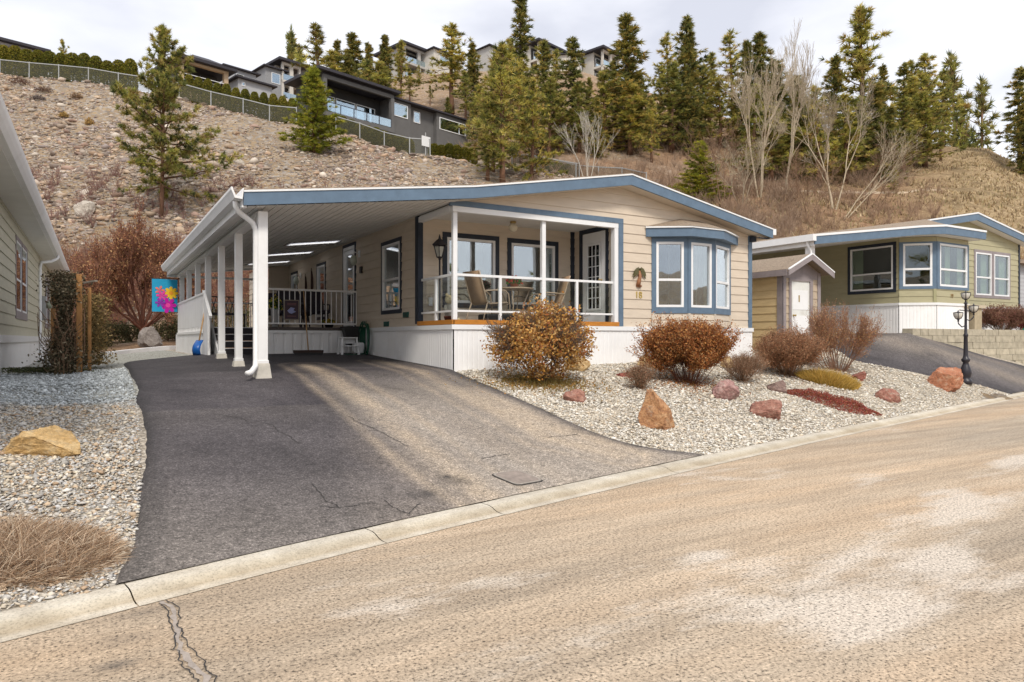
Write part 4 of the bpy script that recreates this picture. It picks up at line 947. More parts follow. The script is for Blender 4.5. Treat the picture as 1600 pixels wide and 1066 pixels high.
ns.box(2.33, 3.29, 17.505, 17.55, 1.745, 1.779)
st.box(2.34, 3.28, 16.46, 16.49, 1.05, 1.135 + .0)
o = st.build('steps', M('step_tread', (.028, .024, .028), .75, .2, 10), H); ns.build('nosing', VINYL, o)
m = MB(); m.prism([(2.28, 17.55, 1.05), (2.28, 16.42, 1.0), (2.28, 16.42, 1.22), (2.28, 17.55, 1.9)], (.035, 0, 0)); m.build('step_stringer', VINYL, H)
def balustrade(p, q, zb, zt, name='deck_railing', step=.118, par=H, mat=WHITE):
    m = MB(); p, q = Vector((*p, 0)), Vector((*q, 0)); Lr = (q - p).length; n = int(Lr / step)
    up = Vector((0, 0, 1)); m.bar(p + up * zt, q + up * zt, .05, .045); m.bar(p + up * zb, q + up * zb, .04, .035)
    o = m.build(name, mat, par)
    for k in range(n + 1):
        c = p.lerp(q, k / n); MB().box(c.x - .009, c.x + .009, c.y - .009, c.y + .009, zb, zt).build('baluster', mat, o)
    return o
balustrade((3.34, 16.47), (5.40, 16.47), 1.86, 2.64)
balustrade((2.35, 23.6), (4.8, 23.6), 1.86, 2.64, step=.13)
# side privacy panel, with small scalloped slots, and sloping stair rail
m = MB(); m.box(2.10, 2.12, 17.4, 23.15, 1.80, 2.52); m.box(2.08, 2.135, 17.38, 23.17, 2.52, 2.565); m.box(2.075, 2.135, 17.38, 23.17, 1.63, 1.69)
for k in range(19): y = 17.5 + k * .31; m.box(2.10, 2.118, y - .09, y + .09, 1.69, 1.80)
m.build('privacy_panel', WHITE, H)
m = MB(); m.bar((2.12, 16.30, 1.98), (2.12, 17.42, 2.60), .06, .05); m.prism([(2.11, 16.62, 1.12), (2.11, 17.38, 1.12), (2.11, 17.38, 2.56), (2.11, 16.42, 2.0)], (.02, 0, 0)); m.bar((2.125, 16.62, 1.05), (2.125, 16.62, 2.1), .05, .05); m.build('stair_rail', WHITE, H)
# wall ornaments
def palm():
    t = thing('wall_ornament', (9.79, YF - .03, 2.62), 'small metal palm tree ornament on the front wall above the house number', 'ornament', absolute=True)
    m = MB(); x, y = 9.79, YF - .035; m.tube([(x - .03, y, 2.62), (x - .02, y - .02, 2.72), (x + .01, y - .02, 2.82), (x + .0, y, 2.93)], [.05, .042, .034, .026], 8); m.tube([(x - .06, y, 2.62), (x + .05, y, 2.61)], .03, 6); m.build('trunk', M('copper_trunk', (.30, .13, .06), .5, .3, 30), t, True)
    m = MB()
    for k in range(9):
        a = -0.35 + k * (math.pi + .7) / 8; L_ = .19; pts = []
        for s in (0, .33, .66, 1): pts.append(Vector((x + math.cos(a) * L_ * s, y - .03 * math.sin(s * 3), 2.94 + math.sin(a) * L_ * s * .75 - .13 * s * s)))
        for i in range(3):
            d = (pts[i + 1] - pts[i]).normalized(); n = Vector((-d.z, 0, d.x)); w0, w1 = (.028, .045, .035, .004)[i], (.028, .045, .035, .004)[i + 1]
            m.add([pts[i] + n * w0, pts[i] - n * w0, pts[i + 1] - n * w1, pts[i + 1] + n * w1], [(0, 1, 2, 3)])
    m.build('frond', M('bronze_frond', (.10, .09, .035), .45, .3, 30), t)
palm()
def butterfly(a, z, s, lab):
    t = thing('wall_ornament', FS.w(a, .02, z), lab, 'ornament', 'leaf shaped ornaments on the carport wall', absolute=True)
    m = MB()
    m.prism([FS.w(a + x * s, .02, z + y * s) for x, y in ((0, -.3), (.06, -.2), (.09, 0), (.07, .16), (0, .32), (-.07, .16), (-.09, 0), (-.06, -.2))], (-.012, 0, 0)); m.build('blade', M('rust_iron', (.06, .02, .015), .7, .2, 20), t)
    m = MB(); m.tube([FS.w(a, .045, z - .4 * s), FS.w(a, .045, z + .38 * s)], .012, 6); m.build('stem', M('rust_iron', (.06, .02, .015)), t)
butterfly(-20.75, 3.08, 1.35, 'dark leaf shaped wall ornament next to the narrow side window'); butterfly(-21.45, 3.0, 1.25, 'dark leaf shaped wall ornament, farther and lower of the pair')
# ================================================================ neighbouring house on the right
def right_house():
    XN, XR, YN, Y1 = 21.5, 29.1, 12.6, 11.87
    T = thing('manufactured_house', (24.5, 15, 1.7), 'olive green sided manufactured house with blue trim on the right, behind the block retaining wall', 'house', absolute=True)
    zs = 2.63; F = Fr((0, YN), 0); FL_ = Fr((XN, 0), R(-90))
    top = [(17.0, 4.37), (21.4, 5.06), (25.56, 5.76), (29.7, 5.12)]; rt = lambda x: float(np.interp(x, [p[0] for p in top], [p[1] for p in top]))
    gt2 = [(21.3, rt(21.3) - .25), (25.56, 5.76 - .25), (29.3, rt(29.3) - .25)]
    RW = [(26.04, 27.09, 3.03, 4.5), (27.29, 28.36, 3.03, 4.5)]; o = (26.04, 28.36, 3.03, 4.5)
    siding('wall', F, 24.1, XR, zs, gt2, GREEN, T, [o]); siding('wall', F, 21.5, 24.1, 4.58, gt2, GREEN, T)
    SWN = (-14.22, -12.78, 3.07, 4.45)
    siding('wall', FL_, -26, -12.6, zs, [(-26, 4.76), (-12.6, 4.76)], GREEN, T, [SWN]); siding('wall', Fr((XR, 0), R(90)), 12.6, 27, zs, [(12.6, 4.9), (27, 4.9)], GREEN, T)
    MB().box(XN + .9, XR - .05, YN + .9, 26, 1.6, 4.6).build('inner_shell', DARKM, T)
    window(FL_, *SWN, T, NAVY, .1, .38, None, [(0, .25, 0, 1, CURTG)], glass=GLASSD, label='big side window under the carport roof edge')
    for i, q in enumerate(RW): window(F, *q, T, MAUVE, .095, .42, None, [(.6, 1, 0, 1, CURTG)], glass=GLASSD, label=['left sash of the double front window', 'right sash of the double front window'][i])
    B = [(21.5, 12.6), (22.25, Y1), (24.1, Y1), (24.12, 12.6)]
    for i in range(3):
        p, q = B[i], B[i + 1]; ang = math.atan2(q[1] - p[1], q[0] - p[0]); Lw = math.hypot(q[0] - p[0], q[1] - p[1]); Fb = Fr(p, ang)
        ribbed('skirting', Fb, 0, Lw, lambda a: 1.0, zs - .07, SKIRT, T, o=.02); t = MB(); fbox(t, Fb, -.02, Lw + .02, 0, .05, zs - .08, zs - .003); t.build('skirting_cap', VINYL, T)
        siding('bay_wall', Fb, 0, Lw, zs, [(0, 3.06), (Lw, 3.06)], GREEN, T); siding('bay_wall', Fb, 0, Lw, 4.50, [(0, 4.66), (Lw, 4.66)], GREEN, T, course=.25)
        if i == 2:
            siding('bay_wall', Fb, 0, Lw, 3.06, [(0, 4.5), (Lw, 4.5)], GREEN, T); continue
        e0, e1 = (.11, .12) if i == 0 else (.15, .10)
        window(Fb, e0, Lw - e1, 3.14, 4.46, T, BLUE, .01, .40, None, [[(0, .12, 0, 1, CURTG)], [(.35, .55, 0, 1, CURTG), (.8, 1, 0, 1, CURTG)]][i], trim=False, fw=.06, glass=GLASSD, label=['angled left window of the bay', 'front window of the bay'][i])
        for q_ in ((0, e0, 3.05, 4.51), (Lw - e1, Lw, 3.05, 4.51), (e0, Lw - e1, 3.05, 3.14), (e0, Lw - e1, 4.46, 4.51)): fbox(MB(), Fb, q_[0], q_[1], -.03, .03, q_[2], q_[3]).build('bay_trim', BLUE, T)
        fbox(MB(), Fb, Lw - .09, Lw, -.02, .035, zs, 3.05).build('bay_post', M('olive_trim', (.36, .345, .2), .6, .06), T)
    ribbed('skirting', FL_, -26, -12.6, lambda a: tz(XN, -a) - .05, zs - .07, SKIRT, T, o=.02); ribbed('skirting', F, 24.1, XR + .05, lambda a: 1.2, zs - .07, SKIRT, T, o=.02)
    t = MB(); fbox(t, FL_, -26, -12.6, 0, .05, zs - .08, zs - .003); t.build('skirting_cap', VINYL, T); t = MB(); fbox(t, F, 24.1, XR + .06, 0, .05, zs - .08, zs - .003); t.build('skirting_cap', VINYL, T)
    fbox(MB(), F, XR - .05, XR + .05, -.02, .03, zs, 4.95).build('corner_trim', NAVY, T)
    YG = YN - .32
    def band(pts, name, mat, dz0, dz1, o0, o1):
        m = MB()
        for (xa, ya, za), (xb, yb, zb) in zip(pts[:-1], pts[1:]): m.hexa([(xa, ya - o0, za + dz0), (xb, yb - o0, zb + dz0), (xb, yb + o1, zb + dz0), (xa, ya + o1, za + dz0), (xa, ya - o0, za + dz1), (xb, yb - o0, zb + dz1), (xb, yb + o1, zb + dz1), (xa, ya + o1, za + dz1)])
        m.build(name, mat, T)
    up = [(22.6, YG, rt(22.6)), (25.56, YG, 5.76), (29.7, YG, 5.12)]; band(up, 'gable_fascia', BLUE, -.25, -.03, .0, .04); band(up, 'drip_edge', VINYL, -.03, .02, .02, .06)
    dn = [(17.0, 12.3, 4.37), (21.2, 11.75, 4.88), (22.0, 11.45, 4.93), (24.35, 11.45, 4.93)]; band(dn, 'fascia', BLUE, -.26, -.04, 0, .04); band(dn, 'drip_edge', VINYL, -.04, .02, .02, .06)
    MB().hexa([(24.31, 11.49, 4.67), (24.36, 11.49, 4.67), (24.36, 12.6, 4.67), (24.31, 12.6, 4.67), (24.31, 11.49, 4.89), (24.36, 11.49, 4.89), (24.36, 12.6, 5.05), (24.31, 12.6, 5.05)]).build('fascia', BLUE, T)
    m = MB(); A = [(17.0, 12.3, 4.38), (21.2, 11.75, 4.90), (22.0, 11.45, 4.95), (24.36, 11.45, 4.95), (24.36, 12.6, 5.07), (22.6, 12.4, 5.30), (21.4, 24, 5.3), (17.0, 24, 4.38)]
    m.add(A, [(0, 1, 5, 6), (1, 2, 5), (2, 3, 4, 5), (0, 6, 7)])
    m.hexa([(21.4, YG + .05, rt(21.4) - .03), (25.56, YG + .05, 5.73), (25.56, 27, 5.73), (21.4, 27, rt(21.4) - .03), (21.4, YG + .05, rt(21.4)), (25.56, YG + .05, 5.76), (25.56, 27, 5.76), (21.4, 27, rt(21.4))])
    m.hexa([(25.56, YG + .05, 5.73), (29.7, YG + .05, 5.09), (29.7, 27, 5.09), (25.56, 27, 5.73), (25.56, YG + .05, 5.76), (29.7, YG + .05, 5.12), (29.7, 27, 5.12), (25.56, 27, 5.76)]); m.build('roof', SHING, T)
    m = MB(); S = [(17.02, 12.33, 4.12), (21.2, 11.78, 4.63), (22.0, 11.5, 4.67), (24.3, 11.5, 4.67), (24.3, 12.6, 4.67), (21.6, 12.6, 4.67), (21.5, 24, 4.7), (17.02, 24, 4.12)]; m.add(S, [(0, 1, 5, 6, 7), (1, 2, 3, 4, 5)]); m.build('carport_ceiling', SOFFIT, T)
    m = MB()
    for xa, xb in ((21.5, 25.56), (25.56, 29.7)): m.quad((xa, YG + .03, rt(xa) - .245), (xb, YG + .03, rt(xb) - .245), (xb, YN + .02, rt(xb) - .245), (xa, YN + .02, rt(xa) - .245))
    m.build('soffit', SOFFIT, T)
    MB().box(16.86, 17.0, 12.26, 24, 4.20, 4.38).build('gutter', WHITE, T); MB().box(17.0, 17.05, 12.34, 24, 4.08, 4.36).build('side_fascia', WHITE, T)
    for i, y in enumerate((12.6, 16, 19.5, 23)): MB().box(17.1, 17.28, y - .09, y + .09, 1.3, 4.15).build('carport_post', WHITE, T)
    downspout(T, [(16.93, 12.5, 4.22), (16.95, 12.5, 4.1), (17.04, 12.47, 3.95), (17.06, 12.47, 3.8), (17.06, 12.47, 1.6)], .07)
    text_mesh('house_number', '19', .17, (23.1, Y1 - .02, 2.80), Fr((0, Y1), 0), M('bronze_number', (.22, .13, .04), .5, .1), T, .008)
right_house()
# distant pale house past the right edge
def far_right():
    T = thing('manufactured_house', (36, 20, 1.5), 'pale grey house glimpsed at the right edge behind the olive green house', 'house', absolute=True)
    F = Fr((0, 17.0), 0); siding('wall', F, 35.5, 42, 2.2, [(35.5, 5.2), (42, 5.2)], STUCCOL, T, [(37.0, 38.2, 3.2, 4.5)]); window(F, 37.0, 38.2, 3.2, 4.5, T, NAVY, .1, .42)
    siding('wall', Fr((35.5, 0), R(-90)), -26, -17, 2.2, [(-26, 5.2), (-17, 5.2)], STUCCOL, T)
    MB().box(35.2, 42.5, 16.6, 26, 5.2, 5.38).build('roof', SHING, T); MB().box(35.5, 42, 17.03, 26, .6, 2.2).build('skirting', SKIRT, T)
far_right()
# ================================================================ neighbouring house on the left
def left_house():
    XL = -1.4; T = thing('manufactured_house', (-3, 18, .9), 'sage green sided house with white gutter along the left edge of the picture', 'house', absolute=True)
    F = Fr((XL, 0), R(90)); zt = 3.93
    wins = [(17.9, 19.75, 2.13, 3.72), (26.2, 27.9, 1.95, 3.55)]
    w0 = [(17.2, 18.4, 2.08, 3.52), (18.48, 19.75, 2.08, 3.52)]; w1 = [(26.6, 27.6, 2.0, 3.45), (27.66, 28.7, 2.0, 3.45)]
    siding('wall', F, 6, 31, 1.56, [(6, zt), (31, zt)], SAGE, T, [(17.2, 19.75, 2.08, 3.52), (26.6, 28.7, 2.0, 3.45)], course=.205)
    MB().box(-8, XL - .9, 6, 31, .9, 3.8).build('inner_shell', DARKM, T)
    for j, ws in enumerate((w0, w1)):
        for i, q in enumerate(ws): window(F, *q, T, MAUVE, .07, .45, None, None, flat=True, glass=GLASSD, sill=.16, fw=.045, label='%s sash of the %s side window' % (['near', 'far'][i], ['nearer', 'farther'][j]))
    ribbed('skirting', F, 6, 31, lambda a: tz(XL, a) - .1, 1.47, SKIRT, T, pitch=.4, dep=.004, o=.02)
    fbox(MB(), F, 6, 31.02, 0, .05, 1.44, 1.57).build('skirting_cap', VINYL, T)
    siding('wall', Fr((0, 31), R(180)), 1.4, 8, 1.56, [(1.4, zt), (8, zt)], SAGE, T)
    m = MB(); m.box(XL, -1.02, 5, 31.6, 3.88, 3.93); m.build('soffit', SOFFIT, T)
    m = MB(); m.prism([(-.86, 5, 4.08), (-.87, 5, 4.02), (-.90, 5, 3.96), (-.94, 5, 3.90), (-1.02, 5, 3.89), (-1.02, 5, 4.08)], (0, 26.6, 0)); m.build('gutter', WHITE, T)
    m = MB(); m.hexa([(-1.0, 5, 4.07), (-5, 5, 4.8), (-5, 31.6, 4.8), (-1.0, 31.6, 4.07), (-1.0, 5, 4.11), (-5, 5, 4.84), (-5, 31.6, 4.84), (-1.0, 31.6, 4.11)][::1]); m.build('roof', SHING, T)
    downspout(T, [(-.95, 24.0, 3.9), (-.96, 24.0, 3.82), (-1.1, 23.9, 3.72), (-1.33, 23.7, 3.66), (-1.36, 23.7, 3.5), (-1.36, 23.7, 1.0), (-1.28, 23.6, .9)], .085)
    # meter on the wall
    t = thing('electric_meter', (-1.37, 24.6, 2.35), 'round glass electricity meter on a grey box beside the downspout of the left house', 'meter', absolute=True)
    fbox(MB(), F, 24.4, 24.8, .02, .14, 2.05, 2.75).build('meter_box', M('meter_grey', (.35, .35, .36), .5, .1), t); c = F.w(24.6, .14, 2.5)
    m = MB(); m.tube([c, (c[0] + .05, c[1], c[2]), (c[0] + .13, c[1], c[2]), (c[0] + .16, c[1], c[2])], [.10, .11, .10, .06], 14); m.build('meter_glass', M('meter_face', (.30, .32, .24), .2, .2, 15), t, True)
left_house()
# ================================================================ shed
def shed():
    X0, X1, Y0, Y2 = 14.8, 16.27, 11.65, 13.6; T = thing('garden_shed', (15.5, 12.5, 1.2), 'small tan garden shed with a gabled roof and white door between the two houses', 'shed', absolute=True)
    zb, zt, ap = 1.18, 3.22, 3.55; F = Fr((0, Y0), 0); XM = (X0 + X1) / 2
    siding('wall', Fr((X0, 0), R(-90)), -Y2, -Y0, zb, [(-Y2, zt), (-Y0, zt)], SHEDY, T); siding('wall', F, X0, X1, zb, [(X0, zt), (XM, ap), (X1, zt)], M('shed_front_siding', (.46, .37, .27), .65, .08, 3), T, [(15.04, 15.98, zb, 3.2)])
    siding('wall', Fr((X1, 0), R(90)), Y0, Y2, zb, [(Y0, zt), (Y2, zt)], SHEDY, T)
    for q in ((X0 - .02, X0 + .12), (X1 - .10, X1 + .02)): fbox(MB(), F, q[0], q[1], -.02, .03, zb, zt).build('corner_trim', MAUVE, T)
    fbox(MB(), Fr((X0, 0), R(-90)), -Y0 - .13, -Y0 + .03, -.01, .03, zb, zt).build('corner_trim', MAUVE, T)
    m = MB(); m.add([F.w(a, .022, z) for a, z in ((X0 + .12, 3.04), (X1 - .1, 3.04), (X1 - .02, 3.2), (XM, ap - .03), (X0 + .02, 3.2))], [(0, 1, 2, 3, 4)]); m.build('gable_panel', MAUVE, T)
    for a0, a1, z0, z1 in ((15.04, 15.13, zb, 3.04), (15.86, 15.97, zb, 3.04), (15.13, 15.86, 2.98, 3.04)): fbox(MB(), F, a0, a1, -.02, .035, z0, z1).build('door_trim', MAUVE, T)
    d = fbox(MB(), F, 15.13, 15.86, -.03, .005, zb, 2.98).build('door', M('shed_door_white', (.72, .73, .70), .5, .08, 4, dirt=((.45, .38, .3), 3, .5)), T)
    for z in (1.6, 2.25): fbox(MB(), F, 15.2, 15.79, .005, .012, z, z + .5).build('door_panel', VINYL, d)
    fbox(MB(), F, 15.42, 15.46, .006, .02, 2.45, 2.62).build('hanger', BRASS, d); door_handle(Fr((0, Y0 + .04), 0), 15.22, 2.1, d)
    def rs(s): 
        xa, xb = (X0 - .16, XM) if s < 0 else (X1 + .16, XM); z0, z1 = zt - .02, ap + .08
        return [(xa, Y0 - .3, z0), (xb, Y0 - .3, z1), (xb, Y2 + .1, z1), (xa, Y2 + .1, z0)]
    for s in (-1, 1):
        P = rs(s); MB().prism([(x, y, z - .04) for x, y, z in P], (0, 0, .07)).build('roof', SHING, T)
        a, b = P[0], P[1]; m = MB(); m.hexa([(a[0], a[1] - .035, a[2] - .13), (b[0], b[1] - .035, b[2] - .13), (b[0], b[1] - .003, b[2] - .13), (a[0], a[1] - .003, a[2] - .13), (a[0], a[1] - .035, a[2] + .01), (b[0], b[1] - .035, b[2] + .01), (b[0], b[1] - .003, b[2] + .01), (a[0], a[1] - .003, a[2] + .01)]); m.build('fascia', MAUVE, T)
        m = MB(); m.hexa([(a[0], a[1] - .045, a[2] + .01), (b[0], b[1] - .045, b[2] + .01), (b[0], b[1] - .0, b[2] + .01), (a[0], a[1] - .0, a[2] + .01), (a[0], a[1] - .045, a[2] + .04), (b[0], b[1] - .045, b[2] + .04), (b[0], b[1] - .0, b[2] + .04), (a[0], a[1] - .0, a[2] + .04)]); m.build('drip_edge', VINYL, T)
    MB().box(X0 - .19, X0 - .16, Y0 - .28, Y2 + .1, zt - .15, zt + .0).build('side_fascia', MAUVE, T)
    MB().box(X0 + .02, X1 - .02, Y0 + .05, Y2, .9, zb + .02).build('base', CONC, T)
shed()
# ================================================================ block retaining wall
def retaining():
    T = thing('retaining_wall', (23, 11.3, 1.2), 'tan split face concrete block retaining wall in stepped courses on the right', 'wall', absolute=True)
    bm_ = M('split_block', (.42, .375, .285), .95, .22, 5, .9, 22, rnd=.12); rr = random.Random(8); zt = 1.80; ch = .2; k = 0
    for c in range(6):
        z1 = zt - ch * c; z0 = z1 - ch + .006; x = 19.85 + (c % 2) * .2
        V = MB()
        while x < 30.5:
            y = 11.34 - .012 * c
            if tz(x + .2, 11.2) < z1 - .03 and (c > 0 or x >= 19.8):
                w_ = .40; o = rr.uniform(-.008, .008); d0 = y - .10 - .02 * (5 - c) * 0 + o
                V.hexa([(x + .004, d0, z0), (x + w_ - .004, d0 + rr.uniform(-.01, .01), z0), (x + w_ - .004, y + .2, z0), (x + .004, y + .2, z0), (x + .008, d0 + .012, z1), (x + w_ - .008, d0 + .012, z1), (x + w_ - .004, y + .2, z1), (x + .004, y + .2, z1)])
            x += .402
        if V.v: V.build('block_course', bm_, T)
    m = MB(); m.hexa([(19.8, 11.5, 1.0), (31, 11.5, 0), (31, 12.6, 0), (19.95, 11.9, 1.0), (19.85, 11.5, 1.74), (31, 11.5, 1.74), (31, 12.62, 1.74), (21.7, 12.6, 1.74)]); m.build('backfill', GRAVELP, T)
GRAVELP = M('backfill_gravel', (.42, .38, .32), .95, .3, 30, .6, 40)
retaining()
# ================================================================ houses on the hill
HD = math.atan2(.38, 1.319)          # their fronts run this way
HDv = Vector((math.cos(HD), math.sin(HD), 0)); HNv = Vector((math.sin(HD), -math.cos(HD), 0))
def a_of(P, px):     # distance along the front from P to where pixel column px crosses it
    d = ray(px, 530); A = HDv.x * d.y - HDv.y * d.x; return (P.y * d.x - P.x * d.y) / A
def hbox(F, parent, name, mat, a0, a1, o0, o1, z0, z1): return fbox(MB(), F, a0, a1, o0, o1, z0, z1).build(name, mat, parent)
def hwin(F, parent, a0, a1, z0, z1, o=0, vs=None, mat=None):
    f = MB(); b = .09
    for q in ((a0, a0 + b, z0, z1), (a1 - b, a1, z0, z1), (a0 + b, a1 - b, z0, z0 + b), (a0 + b, a1 - b, z1 - b, z1)) + (((a0 + (a1 - a0) * vs - .04, a0 + (a1 - a0) * vs + .04, z0 + b, z1 - b),) if vs else ()): fbox(f, F, q[0], q[1], o - .05, o + .08, q[2], q[3])
    w_ = f.build('window', mat or VINYL, parent); fbox(MB(), F, a0 + b, a1 - b, o + .01, o + .03, z0 + b, z1 - b).build('pane', GLASSF, w_)
    fbox(MB(), F, a0 + b, a1 - b, o - .045, o + .004, z0 + b, z1 - b).build('backing', DARKM, w_)
def hill_house(px, t, label, ang=0.0): 
    P = at(px, t); T = thing('hillside_house', tuple(P), label, 'house', absolute=True); return P, T, Fr((P.x, P.y), HD + ang)
# grey house with the glass balcony
P, T, F = hill_house(503, 82, 'dark grey two storey house with a covered glass balcony on the slope above the rocks')
zt = zat(112, 82); a1 = a_of(P, 613); a2 = a_of(P, 738); aw = a_of(P, 646); ax = a_of(P, 686)
zf = zat(173, 82)  # balcony floor at left edge
hbox(F, T, 'wall', STUCCOD, 0.1, a1, -6, -2.6, zf - 4, zt - .35)
hbox(F, T, 'wall', STUCCOD, .02, .35, -2.6, .0, zf - 4, zt - .5)
hbox(F, T, 'roof', ROOFD, -1.0, a1 + .7, -7, .9, zt - .05, zt + .28)
hbox(F, T, 'balcony_ceiling', ROOFD, 0, a1, -2.6, .2, zt - .30, zt - .06)
hbox(F, T, 'beam', STUCCO, .0, a1, -.05, .35, zt - .75, zt - .31)
hbox(F, T, 'column', STUCCO, .0, .45, -.1, .4, zf, zt - .76); hbox(F, T, 'column', STUCCO, a1 - .45, a1 + .02, -.12, .42, zf - 3.0, zt - .76)
hbox(F, T, 'balcony_floor', STUCCO, -.05, a1 + .05, -2.6, .5, zf - .55, zf)
hbox(F, T, 'column', STUCCO, a1 * .52, a1 * .52 + .45, -.1, .4, zf - 3.0, zf - .56); hbox(F, T, 'beam', STUCCO, .1, a1 - .46, -.08, .3, zf - .95, zf - .56)
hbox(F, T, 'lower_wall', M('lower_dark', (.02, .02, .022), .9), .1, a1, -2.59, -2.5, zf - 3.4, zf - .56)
for i in range(3): hwin(F, T, .5 + i * (a1 - 1.2) / 3, .35 + (i + 1) * (a1 - 1.2) / 3, zf + .1, zf + 2.95, -2.58)
m = MB(); ol = MB()
g = fbox(MB(), F, .45, a1 - .45, .36, .39, zf + .1, zf + 1.05).build('balcony_glass', GLASSF, T)
for i in range(6): a = .45 + (a1 - .9) * i / 5; fbox(MB(), F, a - .04, a + .04, .34, .42, zf, zf + 1.08).build('balcony_post', BLACK, g)
fbox(MB(), F, .45, a1 - .45, .35, .43, zf + 1.07, zf + 1.13).build('balcony_rail', BLACK, g)
zw = 32.45
hbox(F, T, 'wall', STUCCO, a1 + .03, a2, -6, -1.2, zf - 3.6, zw); hbox(F, T, 'projection', STUCCO, a1 + .05, aw, -1.2, -.55, zf - 1.7, zw - .02); hbox(F, T, 'projection', STUCCO, ax, a2 - .3, -1.2, -.5, zf - 1.9, zw - .02)
m = MB(); m.hexa([F.w(a1 - 1.0, -.1, zw), F.w(a2 + .6, -.1, zw), F.w(a2 + .6, -6.6, zw), F.w(a1 - 1.0, -6.6, zw), F.w(a1 - 1.0, -.1, zw + .2), F.w(a2 + .6, -.1, zw + .2), F.w(a2 - .8, -3.3, zw + 1.0), F.w(a1, -3.3, zw + 1.0)]); m.build('roof', ROOFD, T)
hwin(F, T, a1 + .35, aw - .55, zw - 2.1, zw - .4, -.55); hwin(F, T, a_of(P, 655), a_of(P, 665), zw - 2.0, zw - .5, -1.2); hwin(F, T, ax + .5, a2 - .9, zw - 2.2, zw - .55, -.5, .75)
# tan house with deep loggia (left of centre)
def loggia(px0, px1, t, ytop, ybot, mat, label, post=None, rails=True):
    P, T, F = hill_house(px0, t, label); a = a_of(P, px1); z1 = zat(ytop, t); z0 = P.z - 1.5; zf = z1 - 3.1
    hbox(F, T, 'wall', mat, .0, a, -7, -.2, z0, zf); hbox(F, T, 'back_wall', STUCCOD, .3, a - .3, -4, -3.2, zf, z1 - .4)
    hbox(F, T, 'column', mat, .0, .55, -.6, 0, zf, z1 - .3); hbox(F, T, 'column', mat, a - .6, a, -.6, 0, zf, z1 - .3); hbox(F, T, 'beam', mat, .0, a, -.6, .05, z1 - .62, z1 - .29)
    hbox(F, T, 'wall', STUCCOD, 0, .25, -7, -.6, zf, z1 - .3); hbox(F, T, 'roof', ROOFD, -.8, a + .9, -8, .9, z1 - .28, z1 + .1)
    for i in range(3): hwin(F, T, .6 + i * (a - 1.2) / 3, .5 + (i + 1) * (a - 1.2) / 3, zf + .2, zf + 1.7, -3.2)
    if rails: hbox(F, T, 'balcony_rail', VINYL, .55, a - .6, -.1, -.04, zf + .95, zf + 1.02)
    return P, T, F, a, z1, zf
loggia(281, 357, 96, 88, 125, TANW, 'tan house with a deep dark loggia behind the small cedar row')
loggia(-70, 66, 96, 44, 70, M('pale_grey_stucco', (.36, .36, .38), .9, .06, 1), 'pale grey house with a dark covered terrace at the top left corner')
# low pale houses
def plain(px0, px1, t, ytop, mat, label, wins=(), ang=0.0, roofh=.9, dep=7, storey=6):
    P, T, F = hill_house(px0, t, label, ang); a = abs(a_of(P, px1)); z1 = zat(ytop, t)
    hbox(F, T, 'wall', mat, 0, a, -dep, 0, z1 - storey, z1)
    m = MB(); e = .6; m.hexa([F.w(-e, e, z1), F.w(a + e, e, z1), F.w(a + e, -dep - e, z1), F.w(-e, -dep - e, z1), F.w(-e, e, z1 + .22), F.w(a + e, e, z1 + .22), F.w(a * .75, -dep * .5, z1 + roofh), F.w(a * .25, -dep * .5, z1 + roofh)]); m.build('roof', ROOFD, T)
    for s0, s1, d0, d1 in wins: hwin(F, T, a * s0, a * s1, z1 - d1, z1 - d0, 0)
    return P, T, F, a, z1
plain(352, 400, 112, 104, STUCCOL, 'pale grey house with dark roof just right of the tan loggia house', [(.35, .6, .6, 1.8)])
plain(300, 352, 125, 92, STUCCOL, 'grey gabled house peeking over the tan loggia house', [(.3, .5, .8, 1.6)], roofh=2.2)
P, T, F, a, z1 = plain(372, 425, 104, 122, STUCCOL, 'low grey house wing above the small cedar row', [(.1, .2, .4, 1.0)])
P, T, F, a, z1 = plain(415, 445, 126, 104, M('mid_stucco', (.26, .265, .275), .9), 'small grey house left of the thin fir on the skyline', [(.3, .75, .7, 2.6)])
# two storey houses with stacked balconies on the skyline
def stacked(px0, px1, t, ytop, mat, label, n=2, sh=3.3, glass=True, ang=0.0):
    P, T, F = hill_house(px0, t, label, ang); a = abs(a_of(P, px1)); z1 = zat(ytop, t)
    hbox(F, T, 'wall', mat, 0, a, -9, -2.5, z1 - sh * n - 4, z1 - .0); hbox(F, T, 'roof', ROOFD, -1, a + 1.1, -10, .9, z1 + .0, z1 + .45)
    nb = max(2, int(a / 4.2))
    for k in range(nb + 1): c = a * k / nb; hbox(F, T, 'column', mat, max(0, c - .35), min(a, c + .35), -.5, 0, z1 - sh * n - 2, z1)
    for k in range(n):
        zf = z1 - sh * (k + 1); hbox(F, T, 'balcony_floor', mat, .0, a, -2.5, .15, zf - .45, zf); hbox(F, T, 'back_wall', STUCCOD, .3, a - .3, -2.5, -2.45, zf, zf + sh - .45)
        for j in range(nb): hwin(F, T, a * (j + .2) / nb, a * (j + .8) / nb, zf + .1, zf + 2.3, -2.44)
        if glass: hbox(F, T, 'balcony_glass', GLASSF, .2, a - .2, .0, .05, zf + .05, zf + 1.1)
    hbox(F, T, 'beam', mat, 0, a, -.5, .05, z1 - .5, z1 - .01)
    return P, T, F, a, z1
stacked(441, 470, 128, 96, CREAM, 'cream two storey house with small balconies behind the thin fir')
stacked(632, 678, 148, 70, M('warm_grey', (.42, .41, .39), .9), 'grey house with two stacked balconies high on the skyline left of the tall ponderosa')
plain(678, 722, 150, 76, CREAM, 'cream house wing behind the tall ponderosa on the skyline', [(.2, .5, .8, 2.4)], storey=9)
plain(765, 842, 152, 72, M('warm_grey', (.42, .41, .39)), 'grey skyline house between the two tallest pines', [(.1, .25, .8, 2.6)], storey=9)
